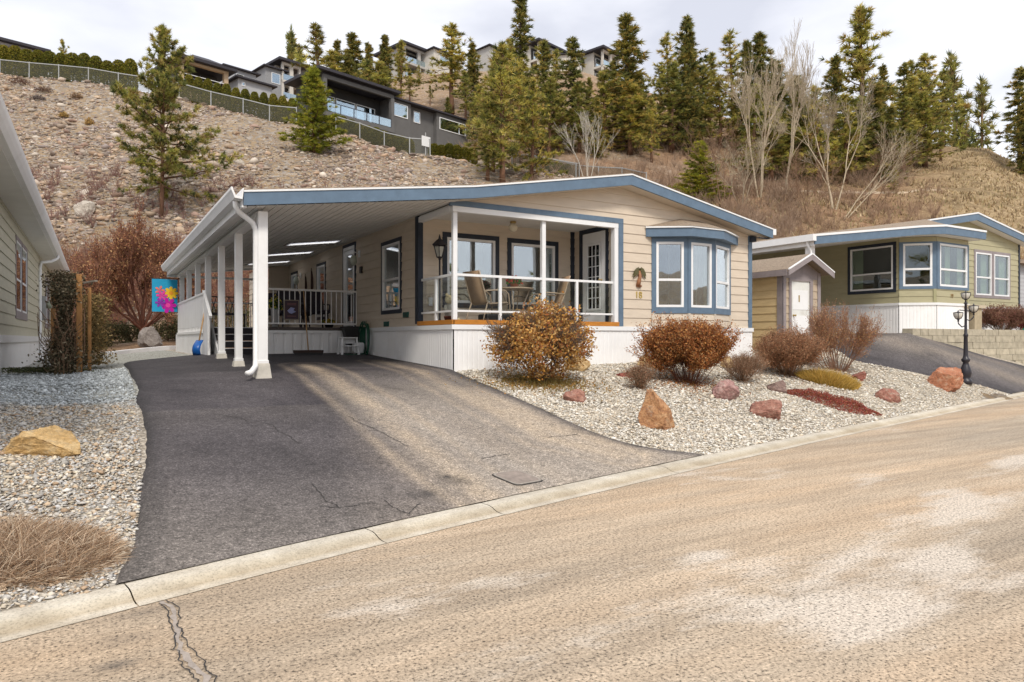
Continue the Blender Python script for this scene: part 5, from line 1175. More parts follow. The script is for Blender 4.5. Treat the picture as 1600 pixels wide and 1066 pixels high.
stacked(842, 905, 150, 66, CREAM, 'cream skyline house with dark flat roof and a dark balcony behind pines', n=2)
P, T, F, a, z1 = plain(905, 945, 150, 84, CREAM, 'cream three storey house with narrow windows at the crest, its side wall to the left', [(.1, .25, .9, 2.4), (.35, .5, .9, 2.4), (.1, .3, 4.2, 6.6), (.4, .6, 4.2, 6.6)], ang=.55, storey=12)
stacked(942, 968, 152, 77, CREAM, 'cream house end with dark balconies at the right end of the skyline houses', n=3)
plain(470, 560, 140, 108, M('roof_brown', (.13, .11, .10), .9), 'low dark house mostly hidden by the firs on the skyline', storey=3, roofh=2.5)
# ================================================================ chain link fence on the crest
def fence(cols, label, nper=1):
    pts = []
    for i, (px, t) in enumerate(cols): p = at(px, t); pts.append(p)
    T = thing('chain_link_fence', tuple(pts[len(pts) // 2]), label, 'fence', absolute=True)
    D = [pts[0]]
    for a, b in zip(pts[:-1], pts[1:]):
        n = max(1, round((b - a).length / 3.6))
        for k in range(1, n + 1): q = a.lerp(b, k / n); q.z = tz(q.x, q.y); D.append(q)
    m = MB(); r = MB()
    for a, b in zip(D[:-1], D[1:]):
        m.quad(a + Vector((0, 0, .05)), b + Vector((0, 0, .05)), b + Vector((0, 0, 1.6)), a + Vector((0, 0, 1.6))); r.bar(a + Vector((0, 0, 1.65)), b + Vector((0, 0, 1.65)), .09, .09)
    m.build('mesh_panel', MESHM, T); r.build('top_rail', GALV, T)
    for p in D: MB().tube([p - Vector((0, 0, .3)), p + Vector((0, 0, 1.74))], .06, 6).build('fence_post', GALV, T)
def mesh_mat():
    m, t, p = ntree('chain_link'); p.inputs['Base Color'].default_value = (.09, .09, .06, 1); p.inputs['Roughness'].default_value = .7
    tr = t.nodes.new('ShaderNodeBsdfTransparent'); mx = t.nodes.new('ShaderNodeMixShader'); mx.inputs[0].default_value = .42
    t.links.new(tr.outputs[0], mx.inputs[1]); t.links.new(p.outputs[0], mx.inputs[2]); t.links.new(mx.outputs[0], t.nodes['Material Output'].inputs[0]); return m
MESHM = mesh_mat(); GALV = M('galvanised', (.36, .37, .37), .5, .08, 10)
fence([(-60, 80.2), (0, 80), (185, 78.8), (280, 77.5), (380, 76.4), (463, 75)], 'chain link fence along the crest of the rocky slope at upper left')
fence([(525, 73.5), (640, 70.3), (672, 70.2)], 'chain link fence segment below the dark grey balcony house')
fence([(800, 70.8), (830, 71), (900, 72.2), (905, 74)], 'chain link fence piece at the end of the rocky slope behind the house roof ridge')
fence([(838, 78), (900, 79), (972, 76), (1010, 72)], 'farther chain link fence dropping toward the house ridge among brush')
def sign(px, t):
    p = at(px, t); T = thing('fence_sign', tuple(p), 'small white sign on a post by the fence below the grey house', 'sign', absolute=True)
    MB().tube([p, p + Vector((0, 0, 2.3))], .05, 6).build('post', GALV, T); F = Fr((p.x, p.y), HD); fbox(MB(), F, -.55, .55, .06, .1, .9 + p.z, 1.9 + p.z).build('panel', VINYL, T)
sign(665, 70.0)
# ================================================================ vegetation
def seg_mesh(name, segs, mat, parent=None, n=3):
    S = np.array(segs, float).reshape(-1, 8)        # p0, p1, r0, r1
    a, b, r0, r1 = S[:, :3], S[:, 3:6], S[:, 6], S[:, 7]; d = b - a; L_ = np.linalg.norm(d, axis=1, keepdims=True) + 1e-9; d = d / L_
    up = np.where(np.abs(d[:, 2:3]) > .9, np.array([[1., 0, 0]]), np.array([[0, 0, 1.]])); r = np.cross(d, up); r /= np.linalg.norm(r, axis=1, keepdims=True) + 1e-9; u = np.cross(r, d)
    V = []
    for p, rr in ((a, r0), (b, r1)):
        for k in range(n): t = 2 * math.pi * k / n; V.append(p + (r * math.cos(t) + u * math.sin(t)) * rr[:, None])
    V = np.stack(V, 1).reshape(-1, 3); f = np.array([[k, (k + 1) % n, n + (k + 1) % n, n + k] for k in range(n)])
    F = (f[None] + np.arange(len(S))[:, None, None] * 2 * n).reshape(-1, 4); return np_mesh(name, V, F, mat, parent, None, True)
def unit(v): return v / (np.linalg.norm(v, axis=-1, keepdims=True) + 1e-9)
def tufts(C, axis, K, length, width, cols, rs, spread=.9):
    """needle tufts: K thin triangles around each centre"""
    n = len(C); D = unit(axis[:, None] * 1.0 + rs.normal(0, spread, (n, K, 3))); side = unit(np.cross(D, rs.normal(0, 1, (n, K, 3)))); l = length[:, None, None] * rs.uniform(.7, 1.15, (n, K, 1))
    b = C[:, None] ; V = np.stack([b + side * width, b - side * width, b + D * l], 2).reshape(-1, 3); F = np.arange(n * K * 3).reshape(-1, 3)
    c = np.repeat(cols, K * 3, 0) * np.repeat(rs.uniform(.75, 1.25, (n * K, 1)), 3, 0); return V, F, c
def leaves(P, size, pal, rs, name, parent, mat=LEAF, asp=.5, normal=None):
    n = len(P); a = unit(rs.normal(0, 1, (n, 3))); b = unit(np.cross(a, rs.normal(0, 1, (n, 3)))); s = size * rs.uniform(.6, 1.3, (n, 1))
    V = np.stack([P - a * s, P + b * s * asp, P + a * s, P - b * s * asp], 1).reshape(-1, 3); F = np.arange(n * 4).reshape(-1, 4)
    pl = np.array(pal); c = pl[rs.randint(0, len(pl), n)] * rs.uniform(.7, 1.3, (n, 1)); return np_mesh(name, V, F, mat, parent, np.repeat(c, 4, 0))
PINEC = np.array([(0.446, 0.421, 0.096), (0.325, 0.327, 0.076), (0.223, 0.240, 0.073), (0.120, 0.137, 0.053), (0.566, 0.499, 0.153), (0.412, 0.309, 0.115)])
FIRC = np.array([(0.365, 0.326, 0.086), (0.238, 0.242, 0.073), (0.127, 0.145, 0.053), (0.494, 0.372, 0.112), (0.182, 0.195, 0.062)])
GRNC = np.array([(0.434, 0.436, 0.057), (0.301, 0.321, 0.048), (0.547, 0.483, 0.076), (0.189, 0.209, 0.038)])
def conifer(name, seed, kind='pine', h=10.0, base=.22, rmax=None, nb=None, label=None, cat='tree', K=None, dens=1.0, pal=None, lean=0):
    rs = np.random.RandomState(seed); T = thing(name, (0, 0, 0), label or 'tree', cat); segs = []
    rmax = rmax or {'pine': 2.1, 'fir': 1.75, 'bush': 2.4}[kind]; nb = nb or {'pine': 64, 'fir': 130, 'bush': 110}[kind]
    pts = []; 
    for i in range(9): q = i / 8; pts.append((.12 * math.sin(q * 4 + seed) * q + lean * q, .12 * math.cos(q * 3 + seed) * q, h * q))
    tr = {'pine': .16, 'fir': .13, 'bush': .10}[kind]
    m = MB(); m.tube(pts, [tr * (1 - .92 * i / 8) + .012 for i in range(9)], 7)
    C, A, W = [], [], []
    tp = lambda z: np.array([np.interp(z, [p[2] for p in pts], [p[0] for p in pts]), np.interp(z, [p[2] for p in pts], [p[1] for p in pts]), z])
    for i in range(nb):
        q = (i + rs.rand()) / nb; z = h * (base + (1 - base) * (q ** .92) * .985); az = i * 2.399 + rs.normal(0, .4)
        if kind == 'pine': L_ = rmax * (1 - q) ** .62 * rs.uniform(.35, 1.15) * (.7 + .3 * min(1, q * 5 + .4)) * (1 + .3 * math.sin(az + q * 8 + seed)); el = -.12 + .75 * q + rs.normal(0, .24); curve = .25
        elif kind == 'fir': L_ = rmax * (1 - q) ** .72 * rs.uniform(.35, 1.15) * (.7 + .3 * min(1, q * 6)) * (1 + .28 * math.sin(az * 1.0 + q * 9 + seed)); el = -.28 + .6 * q + rs.normal(0, .22); curve = .14
        else: L_ = rmax * (1 - q) ** .7 * rs.uniform(.7, 1.05); el = .15 + .7 * q + rs.normal(0, .15); curve = .3
        L_ = max(L_, .18); p = tp(z); n = max(2, int(L_ / .38)); d = np.array([math.cos(az) * math.cos(el), math.sin(az) * math.cos(el), math.sin(el)]); r = .012 + .016 * L_
        for k in range(n):
            q2 = (k + 1) / n; dd = unit(d + np.array([0, 0, curve * q2]) + rs.normal(0, .10, 3)); p2 = p + dd * L_ / n; segs.append([*p, *p2, r * (1 - k / n) + .006, r * (1 - (k + 1) / n) + .006]); 
            st = .30 if kind == 'pine' else .08
            if q2 > st or L_ < .8:
                nn = rs.poisson((2.7 if kind == 'pine' else 3.4) * dens)
                for _ in range(nn):
                    s = unit(np.cross(dd, rs.normal(0, 1, 3))) * (.05 + L_ * rs.uniform(.03, .17)) * (1.15 - q2 * .7); s[2] *= .55
                    c = p + (p2 - p) * rs.rand() + s; C.append(c); A.append(unit(dd + s * 1.5 + np.array([0, 0, .25 if kind != 'fir' else -.05]))); W.append(1.0)
                    if kind == 'pine' and rs.rand() < .5: segs.append([*(p + (p2 - p) * .4), *c, .008, .005])
            p = p2
    segs.append([*tp(h * .97), *(tp(h * .97) + np.array([0, 0, h * .03])), .02, .008]); C += [tp(h * x) for x in (.96, .98, 1.0)]; A += [np.array([0, 0, 1.])] * 3; W += [1] * 3
    mt = BARK if kind != 'fir' else BARKD
    V0 = m.v; tru = m.build('trunk', mt, T, True); 
    seg_mesh('limb', segs, mt, tru)
    C = np.array(C); A = np.array(A); n = len(C); pal = PINEC * .62 if isinstance(pal, str) else PINEC if kind == 'pine' else FIRC if kind == 'fir' else GRNC if pal is None else pal
    clump = (np.sin(C[:, 0] * 2.1 + seed) + np.sin(C[:, 1] * 2.3 + 1) + np.sin(C[:, 2] * 1.9)) / 3
    cc = pal[rs.randint(0, len(pal), n)] * (1 + .25 * clump)[:, None]
    Ln = {'pine': .36, 'fir': .32, 'bush': .36}[kind] * np.ones(n); Kn = K or {'pine': 15, 'fir': 11, 'bush': 14}[kind]
    V, F, c = tufts(C, A, Kn, Ln, .030 if kind == 'pine' else .036, cc, rs, .75 if kind == 'pine' else .6)
    np_mesh('crown', V, F, NEEDLE, T, c); return T
protos = {
    'p0': conifer('pine_tree', 1, 'pine', base=.30), 'p1': conifer('pine_tree', 2, 'pine', base=.18, rmax=2.4, nb=76), 'p2': conifer('pine_tree', 3, 'pine', base=.38, rmax=1.9, nb=46), 'p4': conifer('pine_tree', 33, 'pine', base=.26, rmax=2.3, nb=54, dens=.85), 'f3': conifer('fir_tree', 34, 'fir', base=.22, rmax=2.0, nb=84, dens=.9), 'p5': conifer('pine_tree', 35, 'pine', base=.14, rmax=2.0, nb=66),
    'p3': conifer('pine_tree', 7, 'pine', base=.12, rmax=2.3, nb=90), 'f0': conifer('fir_tree', 4, 'fir', base=.10), 'f1': conifer('fir_tree', 5, 'fir', base=.16, rmax=1.45, nb=105),
    'f2': conifer('fir_tree', 6, 'fir', base=.05, rmax=2.2, nb=150), 'b0': conifer('young_pine', 8, 'bush', base=.03), 's0': conifer('pine_tree', 9, 'pine', base=.42, rmax=1.7, nb=44, dens=.8, pal='dark')}
USED = set()
def place_tree(k, px, yb, yt, label, w=1.0, t=None, group='conifers on the hillside', ht=None):
    p = at(px, t) if t else hit(px, yb, 25); tt = tdepth(p); zt = zat(yt, tt); hgt = max(2.5, zt - p.z)
    k = k if (px * 7 + yt) % 3 else {'f0': 'f3', 'f1': 'p2', 'f2': 'p5', 'p1': 'p4', 'p0': 'p4', 'p3': 'p5'}.get(k, k)
    o = protos[k] if k not in USED else copy_tree(protos[k]); USED.add(k)
    s = hgt / 10.0; o.location = p - Vector((0, 0, .25)); r = random.Random(px * 31 + yt); o.rotation_euler = (r.uniform(-.025, .025), r.uniform(-.03, .03), r.uniform(0, 6.28)); ws = s ** .8 * r.uniform(1.5, 1.95) * w; o.scale = (ws, ws, s)
    o['label'] = label; o['category'] = 'tree'; o['group'] = group; return o
TREES = [
 # skyline, left part
 ('f1', 453, 150, 46, 'thin fir standing on the skyline just left of the open crowned pine', .6), ('s0', 497, 0, 38, 'open crowned pine on the skyline above the dark grey balcony house', 1.25, 110),
 ('p2', 470, 160, 85, 'small pine below the thin skyline fir', .9), ('f1', 527, 0, 60, 'narrow fir on the skyline right of the open crowned pine', .8, 115), ('f0', 552, 0, 52, 'wide fir on the skyline above the balcony house roof', 1.1, 115),
 ('f1', 577, 0, 66, 'short fir right of the wide skyline fir', .8, 112), ('f0', 601, 0, 54, 'pointed fir above the right end of the balcony roof', .9, 112), ('p1', 570, 0, 92, 'yellowish pine behind the balcony house roof', 1.2, 100),
 ('f2', 545, 0, 84, 'dark bushy fir low behind the balcony house roof', 1.0, 101), ('p0', 626, 165, 62, 'pine just left of the skyline house with stacked balconies', .85), ('p1', 640, 160, 110, 'short pine below the house with stacked balconies', .9),
 ('p0', 706, 178, 37, 'tall ponderosa pine with a bare reddish lower trunk, right of the stacked balcony house', 1.15), ('f1', 672, 165, 132, 'small young fir on the bare slope below the stacked balcony house', .8), ('f0', 742, 190, 66, 'fir right of the tall ponderosa', 1.0),
 ('f1', 727, 210, 110, 'narrow fir overlapping the right end of the dark grey house', .9), ('f2', 762, 285, 150, 'dark fir at the front of the grove right of the dark grey house', .8), ('p1', 785, 290, 62, 'big yellow green pine at the front of the centre grove', .8),
 ('p3', 830, 285, 120, 'leafy low pine beside the end of the crest fence', .6), ('f1', 812, 0, -18, 'tallest fir of the grove, cut off by the top of the picture', .9, 112), ('p1', 800, 0, 60, 'broad pine behind the tallest fir', .8, 108), ('f0', 780, 0, 70, 'fir left of the tallest fir', .9, 118),
 ('f0', 846, 232, 60, 'fir in front of the cream flat roofed skyline house', 1.0), ('p2', 868, 0, 75, 'slim pine in front of the cream skyline house', .9, 112), ('f0', 893, 228, 58, 'fir with a dark lower trunk right of the slim pine', 1.0),
 ('p3', 920, 215, 120, 'short pine below the cream three storey house', .8), ('f2', 935, 250, 150, 'low dark fir behind the white birches', .7), ('f0', 980, 230, 24, 'tall fir with a pointed open top right of the skyline houses', 1.2), ('p3', 962, 222, 95, 'dense pine left of the tall pointed fir', .9),
 ('f2', 1000, 232, 108, 'dense dark fir right of the tall pointed fir', .9), ('p1', 1018, 255, 150, 'small bright pine below the dense dark fir', .75), ('p0', 1046, 205, 52, 'pine at the left of the second grove', 1.0), ('f0', 1068, 232, 24, 'tallest fir of the second grove', .95),
 ('f1', 1082, 240, 45, 'slender fir behind the tallest fir of the second grove', .9), ('f2', 1075, 245, 120, 'dark low fir at the foot of the second grove', .85), ('p1', 1108, 215, 82, 'bushy pine at the right side of the second grove', 1.0), ('p1', 1030, 210, 100, 'pine filling the gap left of the second grove', .9),
 # right part
 ('p0', 1146, 212, 48, 'pine standing alone in the skyline gap', .95), ('f0', 1172, 240, 60, 'fir left of the tall dead spire', .9), ('f0', 1192, 240, 48, 'fir right behind the tall bare aspen', .95), ('f2', 1215, 262, 92, 'broad brown green fir behind the aspens', 1.0),
 ('f2', 1248, 285, 140, 'low fir between the two bare aspens', .9), ('f2', 1280, 292, 130, 'dark low fir behind the leaning aspen', 1.0), ('f0', 1301, 262, 86, 'dark fir left of the tall narrow pine', .8), ('p3', 1345, 262, 12, 'tall narrow pine rising above all others on the right', .85),
 ('f2', 1322, 288, 145, 'dense fir at the foot of the tall narrow pine', 1.0), ('f1', 1380, 258, 100, 'thin dark fir right of the tall narrow pine', .7), ('f0', 1408, 255, 98, 'brown green fir in the right grove', 1.0), ('f2', 1385, 285, 165, 'wide low fir in front of the right grove', .9),
 ('p2', 1428, 240, 92, 'slim pine in the right grove', .8), ('p0', 1452, 240, 82, 'taller pine in the right grove with an open top', 1.0), ('p1', 1438, 250, 110, 'yellow green pine in the middle of the right grove', .9), ('p0', 1474, 235, 108, 'pine at the right side of the right grove', .9),
 ('s0', 1497, 231, 84, 'sparse reddish pine with see-through crown at the end of the right grove', 1.2), ('s0', 1524, 232, 128, 'small sparse pine at the far right end of the right grove', 1.15), ('p2', 1510, 231, 150, 'short pine between the two sparse pines', .8),
 ('f0', 1594, 268, 104, 'fir at the right edge of the picture', 1.1), ('f2', 1600, 275, 160, 'low wide fir at the right edge below the pointed one', .8), ('p3', 1397, 300, 255, 'little pine on the terrace right of the bare aspens', .6),
 ('f2', 1230, 275, 175, 'low dark fir in the shade behind the tall aspen', .9), ('f0', 1262, 250, 150, 'mid height fir behind the aspens', .9), ('p1', 875, 240, 140, 'low pine among the firs behind the birches', .9), ('p1', 1060, 235, 130, 'low bushy pine at the front of the second grove', .9),
 ('f2', 1150, 235, 145, 'low fir left of the tall bare aspen', .8), ('p1', 1470, 250, 165, 'low pine at the foot of the right grove', .8), ('p3', 750, 240, 130, 'low yellow green pine against the end of the dark grey house', .9), ('f0', 820, 240, 120, 'low fir in the centre grove', .9),
 ('f1', 100, 0, 62, 'small dark treetop above the left cedar row', .5, 98), ('p1', 655, 0, 100, 'pine half hiding the stacked balcony house', .8, 140), ('f0', 735, 0, 85, 'fir in front of the cream house wing', .9, 135), ('f0', 700, 215, 150, 'small fir behind the right end of the dark grey house', .8, 100),
]
TREES += [(k, px, yb, yt, lab, w_) for k, px, yb, yt, lab, w_ in (
 ('p3', 1205, 285, 165, 'bushy olive pine between the two tallest bare aspens', 1.3), ('f2', 1242, 262, 118, 'mid height fir right behind the tallest bare aspen', 1.2), ('p5', 1272, 280, 155, 'low olive pine left of the wide bare aspen', 1.4), ('p3', 1335, 280, 150, 'wide olive pine at the base of the tall narrow pine', 1.3),
 ('f2', 1362, 275, 130, 'broad fir right below the tall narrow pine', 1.2), ('p5', 1410, 275, 150, 'low yellow olive pine in front of the right grove', 1.3), ('p3', 1445, 262, 140, 'bushy pine at the front centre of the right grove', 1.2), ('p5', 1178, 268, 130, 'olive pine behind the fan of pale branches', 1.2),
 ('p3', 1125, 235, 120, 'short olive pine right of the second grove', 1.2), ('p5', 1095, 232, 100, 'ragged olive pine in the second grove', 1.2), ('p5', 1050, 240, 95, 'ragged pine in front of the second grove', 1.2), ('p3', 985, 240, 130, 'broad olive pine at the foot of the tall pointed fir', 1.3),
 ('p5', 945, 235, 110, 'ragged olive pine left of the tall pointed fir', 1.1), ('p3', 858, 245, 120, 'olive pine right of the centre grove', 1.2), ('p5', 815, 262, 100, 'ragged yellow olive pine in the centre grove', .8), ('p3', 770, 262, 95, 'bushy olive pine in the centre grove', .8), ('f2', 905, 240, 130, 'low fir left of the birch clump', 1.0),
 ('p3', 590, 0, 95, 'low yellow olive pine right behind the balcony roof', 1.3), ('p5', 520, 0, 78, 'ragged pine above the left end of the balcony roof', 1.2), ('p3', 1425, 262, 120, 'olive pine left of the open topped pine', 1.1))]
TREES = [q + (100,) if q[2] == 0 and len(q) == 6 else q for q in TREES]
for q in TREES: place_tree(q[0], q[1], q[2], q[3], q[4], q[5], q[6] if len(q) > 6 else None)
TB_ = place_tree('b0', 490, 243, 104, 'round based young pine on the rocks left of the dark grey house', 1.15, None); place_tree('b0', 1092, 322, 218, 'bright green young pine behind the ridge of the main house', 1.35)
for k, o in list(protos.items()):
    if k not in USED:
        for ch in list(o.children): bpy.data.objects.remove(ch)
        bpy.data.objects.remove(o)
# the near ponderosa on the left slope
np_ = conifer('pine_tree', 21, 'pine', h=14.2, base=.16, rmax=4.6, nb=112, K=22, dens=1.45, label='big ponderosa pine with reddish trunk on the rocky slope between the two house roofs')
p = hit(252, 338, 25); np_.location = p - Vector((0, 0, .3)); np_.rotation_euler = (0, .03, 1.0); s_ = (zat(32, tdepth(p)) - p.z) / 14.2; np_.scale = (s_, s_, s_)
# ---------------------------------------------------------------- bare deciduous trees
def branches(rs, p, d, L_, r, depth, segs, tips, spread=.5, up=.12, ratio=.74, nch=(2, 3)):
    n = 3; q = np.array(p, float); d = np.array(d, float)
    for k in range(n):
        d = unit(d + rs.normal(0, .07, 3) + np.array([0, 0, up * .4])); q2 = q + d * L_ / n; segs.append([*q, *q2, r * (1 - .28 * k / n), r * (1 - .28 * (k + 1) / n)]); q = q2
        if depth > 0 and k >= (1 if depth > 3 else 0) and rs.rand() < .55:
            s = unit(np.cross(d, rs.normal(0, 1, 3))); branches(rs, q, unit(d + s * spread * rs.uniform(.9, 1.7)), L_ * ratio * rs.uniform(.55, .85), r * .5, depth - 1, segs, tips, spread, up, ratio, nch)
    if depth <= 0: tips.append(q); return
    for _ in range(rs.randint(nch[0], nch[1] + 1)):
        s = unit(np.cross(d, rs.normal(0, 1, 3))); branches(rs, q, unit(d + s * spread * rs.uniform(.4, 1.1)), L_ * ratio * rs.uniform(.8, 1.1), r * .66, depth - 1, segs, tips, spread, up, ratio, nch)
def bare_tree(px, yb, yt, label, seed, stems=3, mat=BARKP, depth=5, spread=.45, fan=.35, leanx=0.0, t=None, w=1, name='bare_tree', rr=1.0, grp='bare trees on the terrace'):
    rs = np.random.RandomState(seed); p = at(px, t) if t else hit(px, yb, 25); h = zat(yt, tdepth(p)) - p.z; T = thing(name, tuple(p), label, 'tree', grp); segs = []; tips = []
    for i in range(stems):
        a = 2 * math.pi * i / stems + rs.rand(); d = unit(np.array([math.cos(a) * fan + leanx * RT[0], math.sin(a) * fan + leanx * RT[1], 1.0]))
        branches(rs, (math.cos(a) * .15, math.sin(a) * .15, -.2), d, h * .27, h * .0062 * rr, depth, segs, tips, spread, .10, .74, (2, 2))
    S = np.array(segs); mz = S[:, 5].max(); S[:, [0, 1, 2, 3, 4, 5]] *= h / mz; S[:, [0, 1, 3, 4]] *= w; S[:, 6:] = np.maximum(S[:, 6:], .0065)
    big = S[:, 6] > h * .0026 * rr
    seg_mesh('trunk', S[big], mat, T, 5); seg_mesh('twigs', S[~big], mat, T, 3); return T
bare_tree(918, 272, 166, 'white birch clump with several thin stems behind the house ridge', 3, 4, M('birch_bark', (.52, .48, .41), .8, .2, 6), 4, .26, .16, name='birch_tree', grp=None, t=70)
bare_tree(1187, 308, 62, 'tall bare aspen with a dense fan of pale branches, left of the other aspens', 5, 3, BARKP, 6, .32, .24, t=66, w=.8, grp=None)
bare_tree(1228, 305, 28, 'tallest bare aspen reaching above the firs', 6, 2, BARKP, 6, .32, .14, t=68, w=.75, grp=None)
bare_tree(1303, 312, 105, 'bare aspen with a wide crown left of the tall narrow pine', 8, 3, BARKP, 6, .34, .28, t=64, w=.9, grp=None)
bare_tree(1318, 316, 190, 'leaning bare aspen whose long pale limb reaches to the right', 12, 2, BARKP, 5, .30, .12, .8, t=62, w=1.2, grp=None)
bare_tree(1130, 300, 185, 'low bare brown tree behind the bright green young pine', 9, 4, BARKB, 5, .5, .5, t=64, grp=None)
bare_tree(1160, 305, 210, 'thin bare shrub tree left of the tall aspens', 10, 4, BARKP, 5, .45, .45, t=63, grp=None)
bare_tree(1025, 285, 235, 'small bare sapling at the fence behind the ridge', 14, 3, BARKB, 4, .5, .4, t=62, grp=None)
bare_tree(1262, 312, 225, 'short bare sapling between the aspens', 15, 4, BARKB, 5, .5, .5, t=62, grp=None)
bare_tree(1352, 300, 215, 'bare twiggy tree in front of the right grove', 16, 4, BARKB, 5, .55, .6, t=66, w=1.3, grp=None)
# ---------------------------------------------------------------- the red brown tree behind the left yard
def red_tree():
    rs = np.random.RandomState(31); p = at(222, 31.5); T = thing('ornamental_tree', tuple(p), 'broad bare red brown tree with a short forked trunk left of the carport', 'tree'); segs = []; tips = []
    h = zat(312, 31.5) - p.z
    for i in range(11):
        a = 2 * math.pi * i / 11 + .3; e_ = (.4, .95, 1.3)[i % 3]; d = unit(np.array([math.cos(a) * .95, math.sin(a) * .95, e_])); branches(rs, (0, 0, .45), d, 1.2, .06, 5, segs, tips, .55, .12, .76, (2, 3))
    S = np.array(segs); S[:, [2, 5]] *= h / S[:, 5].max(); wd = np.percentile(np.abs(S[:, [3, 4]]), 98); S[:, [0, 1, 3, 4]] *= 2.45 / wd; S = S[(S[:, 5] > .5)]; S[:, 6:] = np.maximum(S[:, 6:], .006)
    m = MB(); m.tube([(0, 0, -.2), (.05, 0, .3), (0, 0, .62), (.02, .02, .8)], [.17, .13, .12, .12], 8); m.build('trunk', BARKR, T, True)
    big = S[:, 6] > .03; seg_mesh('limb', S[big], BARKR, T, 5); seg_mesh('twigs', S[~big], M('red_brown_twig', (.22, .10, .065), .8, .3, 3), T, 3)
    tp = np.array(tips); tp[:, 2] *= h / tp[:, 2].max() if 0 else 1; c = S[~big][:, 3:6]; c = c[rs.rand(len(c)) < .9]; c = c + rs.normal(0, .06, c.shape)
    leaves(c, .045, [(.34, .145, .08), (.42, .21, .10), (.24, .11, .065), (.50, .31, .15), (.16, .08, .05)], rs, 'buds', T, asp=.45)
red_tree()
# ---------------------------------------------------------------- generic shrubs
def shrub(px, yb, hgt, wid, label, seed, name='shrub', nst=26, depth=3, twig=BARKT, pal=None, lsz=.02, nl=3, fan=.8, grp=None, r0=.008, pos=None, litter=0, lspread=.05, up=.15, sp=.42):
    rs = np.random.RandomState(seed); p = pos if pos is not None else hit(px, yb); T = thing(name, tuple(p), label, 'shrub', grp); segs = []; tips = []
    for i in range(nst):
        a = rs.uniform(0, 6.28); f = fan * math.sqrt(rs.rand()); d = unit(np.array([math.cos(a) * f, math.sin(a) * f, 1.0 - f * .35])); branches(rs, (math.cos(a) * f * wid * .12, math.sin(a) * f * wid * .12, -.02), d, .3, r0, depth, segs, tips, sp, up, .8, (2, 2))
    S = np.array(segs); z = np.percentile(S[:, 5], 99.5); S[:, [2, 5]] *= hgt / z; wd = np.percentile(np.hypot(S[:, 3], S[:, 4]), 97); S[:, [0, 1, 3, 4]] *= wid / 2 / wd; S[:, 6:] = np.maximum(S[:, 6:], .0022)
    seg_mesh('stems', S, twig, T, 3)
    if pal is not None:
        k = S[:, 6] < r0 * .55; e = S[k][:, 3:6]; e = np.repeat(e, nl, 0); e = e + rs.normal(0, lspread, e.shape); e = e[e[:, 2] > .02]; leaves(e, lsz, pal, rs, 'foliage', T, asp=.5)
    if litter:
        a = rs.uniform(0, 6.28, litter); r = np.abs(rs.normal(0, .55, litter)) * wid * .62; x = np.cos(a) * r; y = np.sin(a) * r; z = terrain(x + p.x, y + p.y) - p.z + .022 + rs.rand(litter) * .012
        leaves(np.stack([x, y, z], 1), lsz * .9, pal or [(.2, .12, .06)], rs, 'leaf_litter', T, asp=.5)
    return T
def dome_bush():
    rs = np.random.RandomState(77); p = hit(846, 600); T = thing('shrub', tuple(p), 'large rounded bush with dry golden orange leaves in front of the porch', 'shrub'); segs = []; tips = []
    for i in range(9): a = i * .7 + rs.rand() * .3; f = .75; branches(rs, (math.cos(a) * .05, math.sin(a) * .05, 0), unit(np.array([math.cos(a) * f, math.sin(a) * f, 1.0])), .30, .011, 5, segs, tips, .55, .08, .78, (2, 3))
    S = np.array(segs); S[:, [2, 5]] *= 1.22 / np.percentile(S[:, 5], 99.5); S[:, [0, 1, 3, 4]] *= .80 / np.percentile(np.hypot(S[:, 3], S[:, 4]), 96)
    S = S[rs.rand(len(S)) < .95]; S[:, 6:] = np.maximum(S[:, 6:], .003); seg_mesh('stems', S, M('grey_brown_twig', (.13, .09, .065), .85, .3, 8), T, 4)
    # leaves in clumps on an ellipsoid shell, open below
    n = 760; d = unit(rs.normal(0, 1, (n, 3))); r = rs.uniform(.55, 1.05, (n, 1)); C = d * r * np.array([.84, .84, .60]) + np.array([0, 0, .66]); keep = rs.rand(n) < np.where(C[:, 2] < .5, .5, 1); C = C[keep]
    C[:, :2] *= (1 + .16 * np.sin(3 * np.arctan2(C[:, 1], C[:, 0]) + 2 * C[:, 2]))[:, None]; C[:, 2] *= 1 + .10 * np.sin(5 * C[:, 0] + 1); P = np.repeat(C, 24, 0) + rs.normal(0, .06, (len(C) * 24, 3)); P = P[P[:, 2] > .08]
    leaves(P, .026, [(.52, .27, .06), (.60, .36, .11), (.42, .19, .05), (.50, .30, .12), (.36, .13, .05), (.62, .42, .18), (.30, .16, .06)], rs, 'foliage', T, asp=.55)
    k = 5200; a = rs.uniform(0, 6.28, k); r = np.abs(rs.normal(0, .62, k)); x = np.cos(a) * r; y = np.sin(a) * r * .8; z = terrain(x + p.x, y + p.y) - p.z + .02 + rs.rand(k) * .015
    leaves(np.stack([x, y, z], 1), .02, [(.30, .20, .07), (.38, .26, .10), (.22, .16, .05), (.42, .22, .07)], rs, 'leaf_litter', T, asp=.5)
    g = rs.normal(0, .30, (900, 2)); V = []; c = []
    for gx, gy in g: z0 = tz(p.x + gx, p.y + gy) - p.z; l = rs.uniform(.06, .16); b = rs.normal(0, .03, 2); V += [(gx - .003, gy, z0), (gx + .003, gy, z0), (gx + b[0], gy + b[1], z0 + l)]; c += [[(.30, .21, .06), (.22, .19, .05), (.38, .28, .10)][rs.randint(3)]] * 3
    np_mesh('dry_grass', V, np.arange(len(V)).reshape(-1, 3), LEAF, T, np.array(c))
dome_bush()
RUST = [(.44, .18, .055), (.36, .13, .045), (.52, .26, .09), (.26, .09, .035), (.44, .26, .12)]
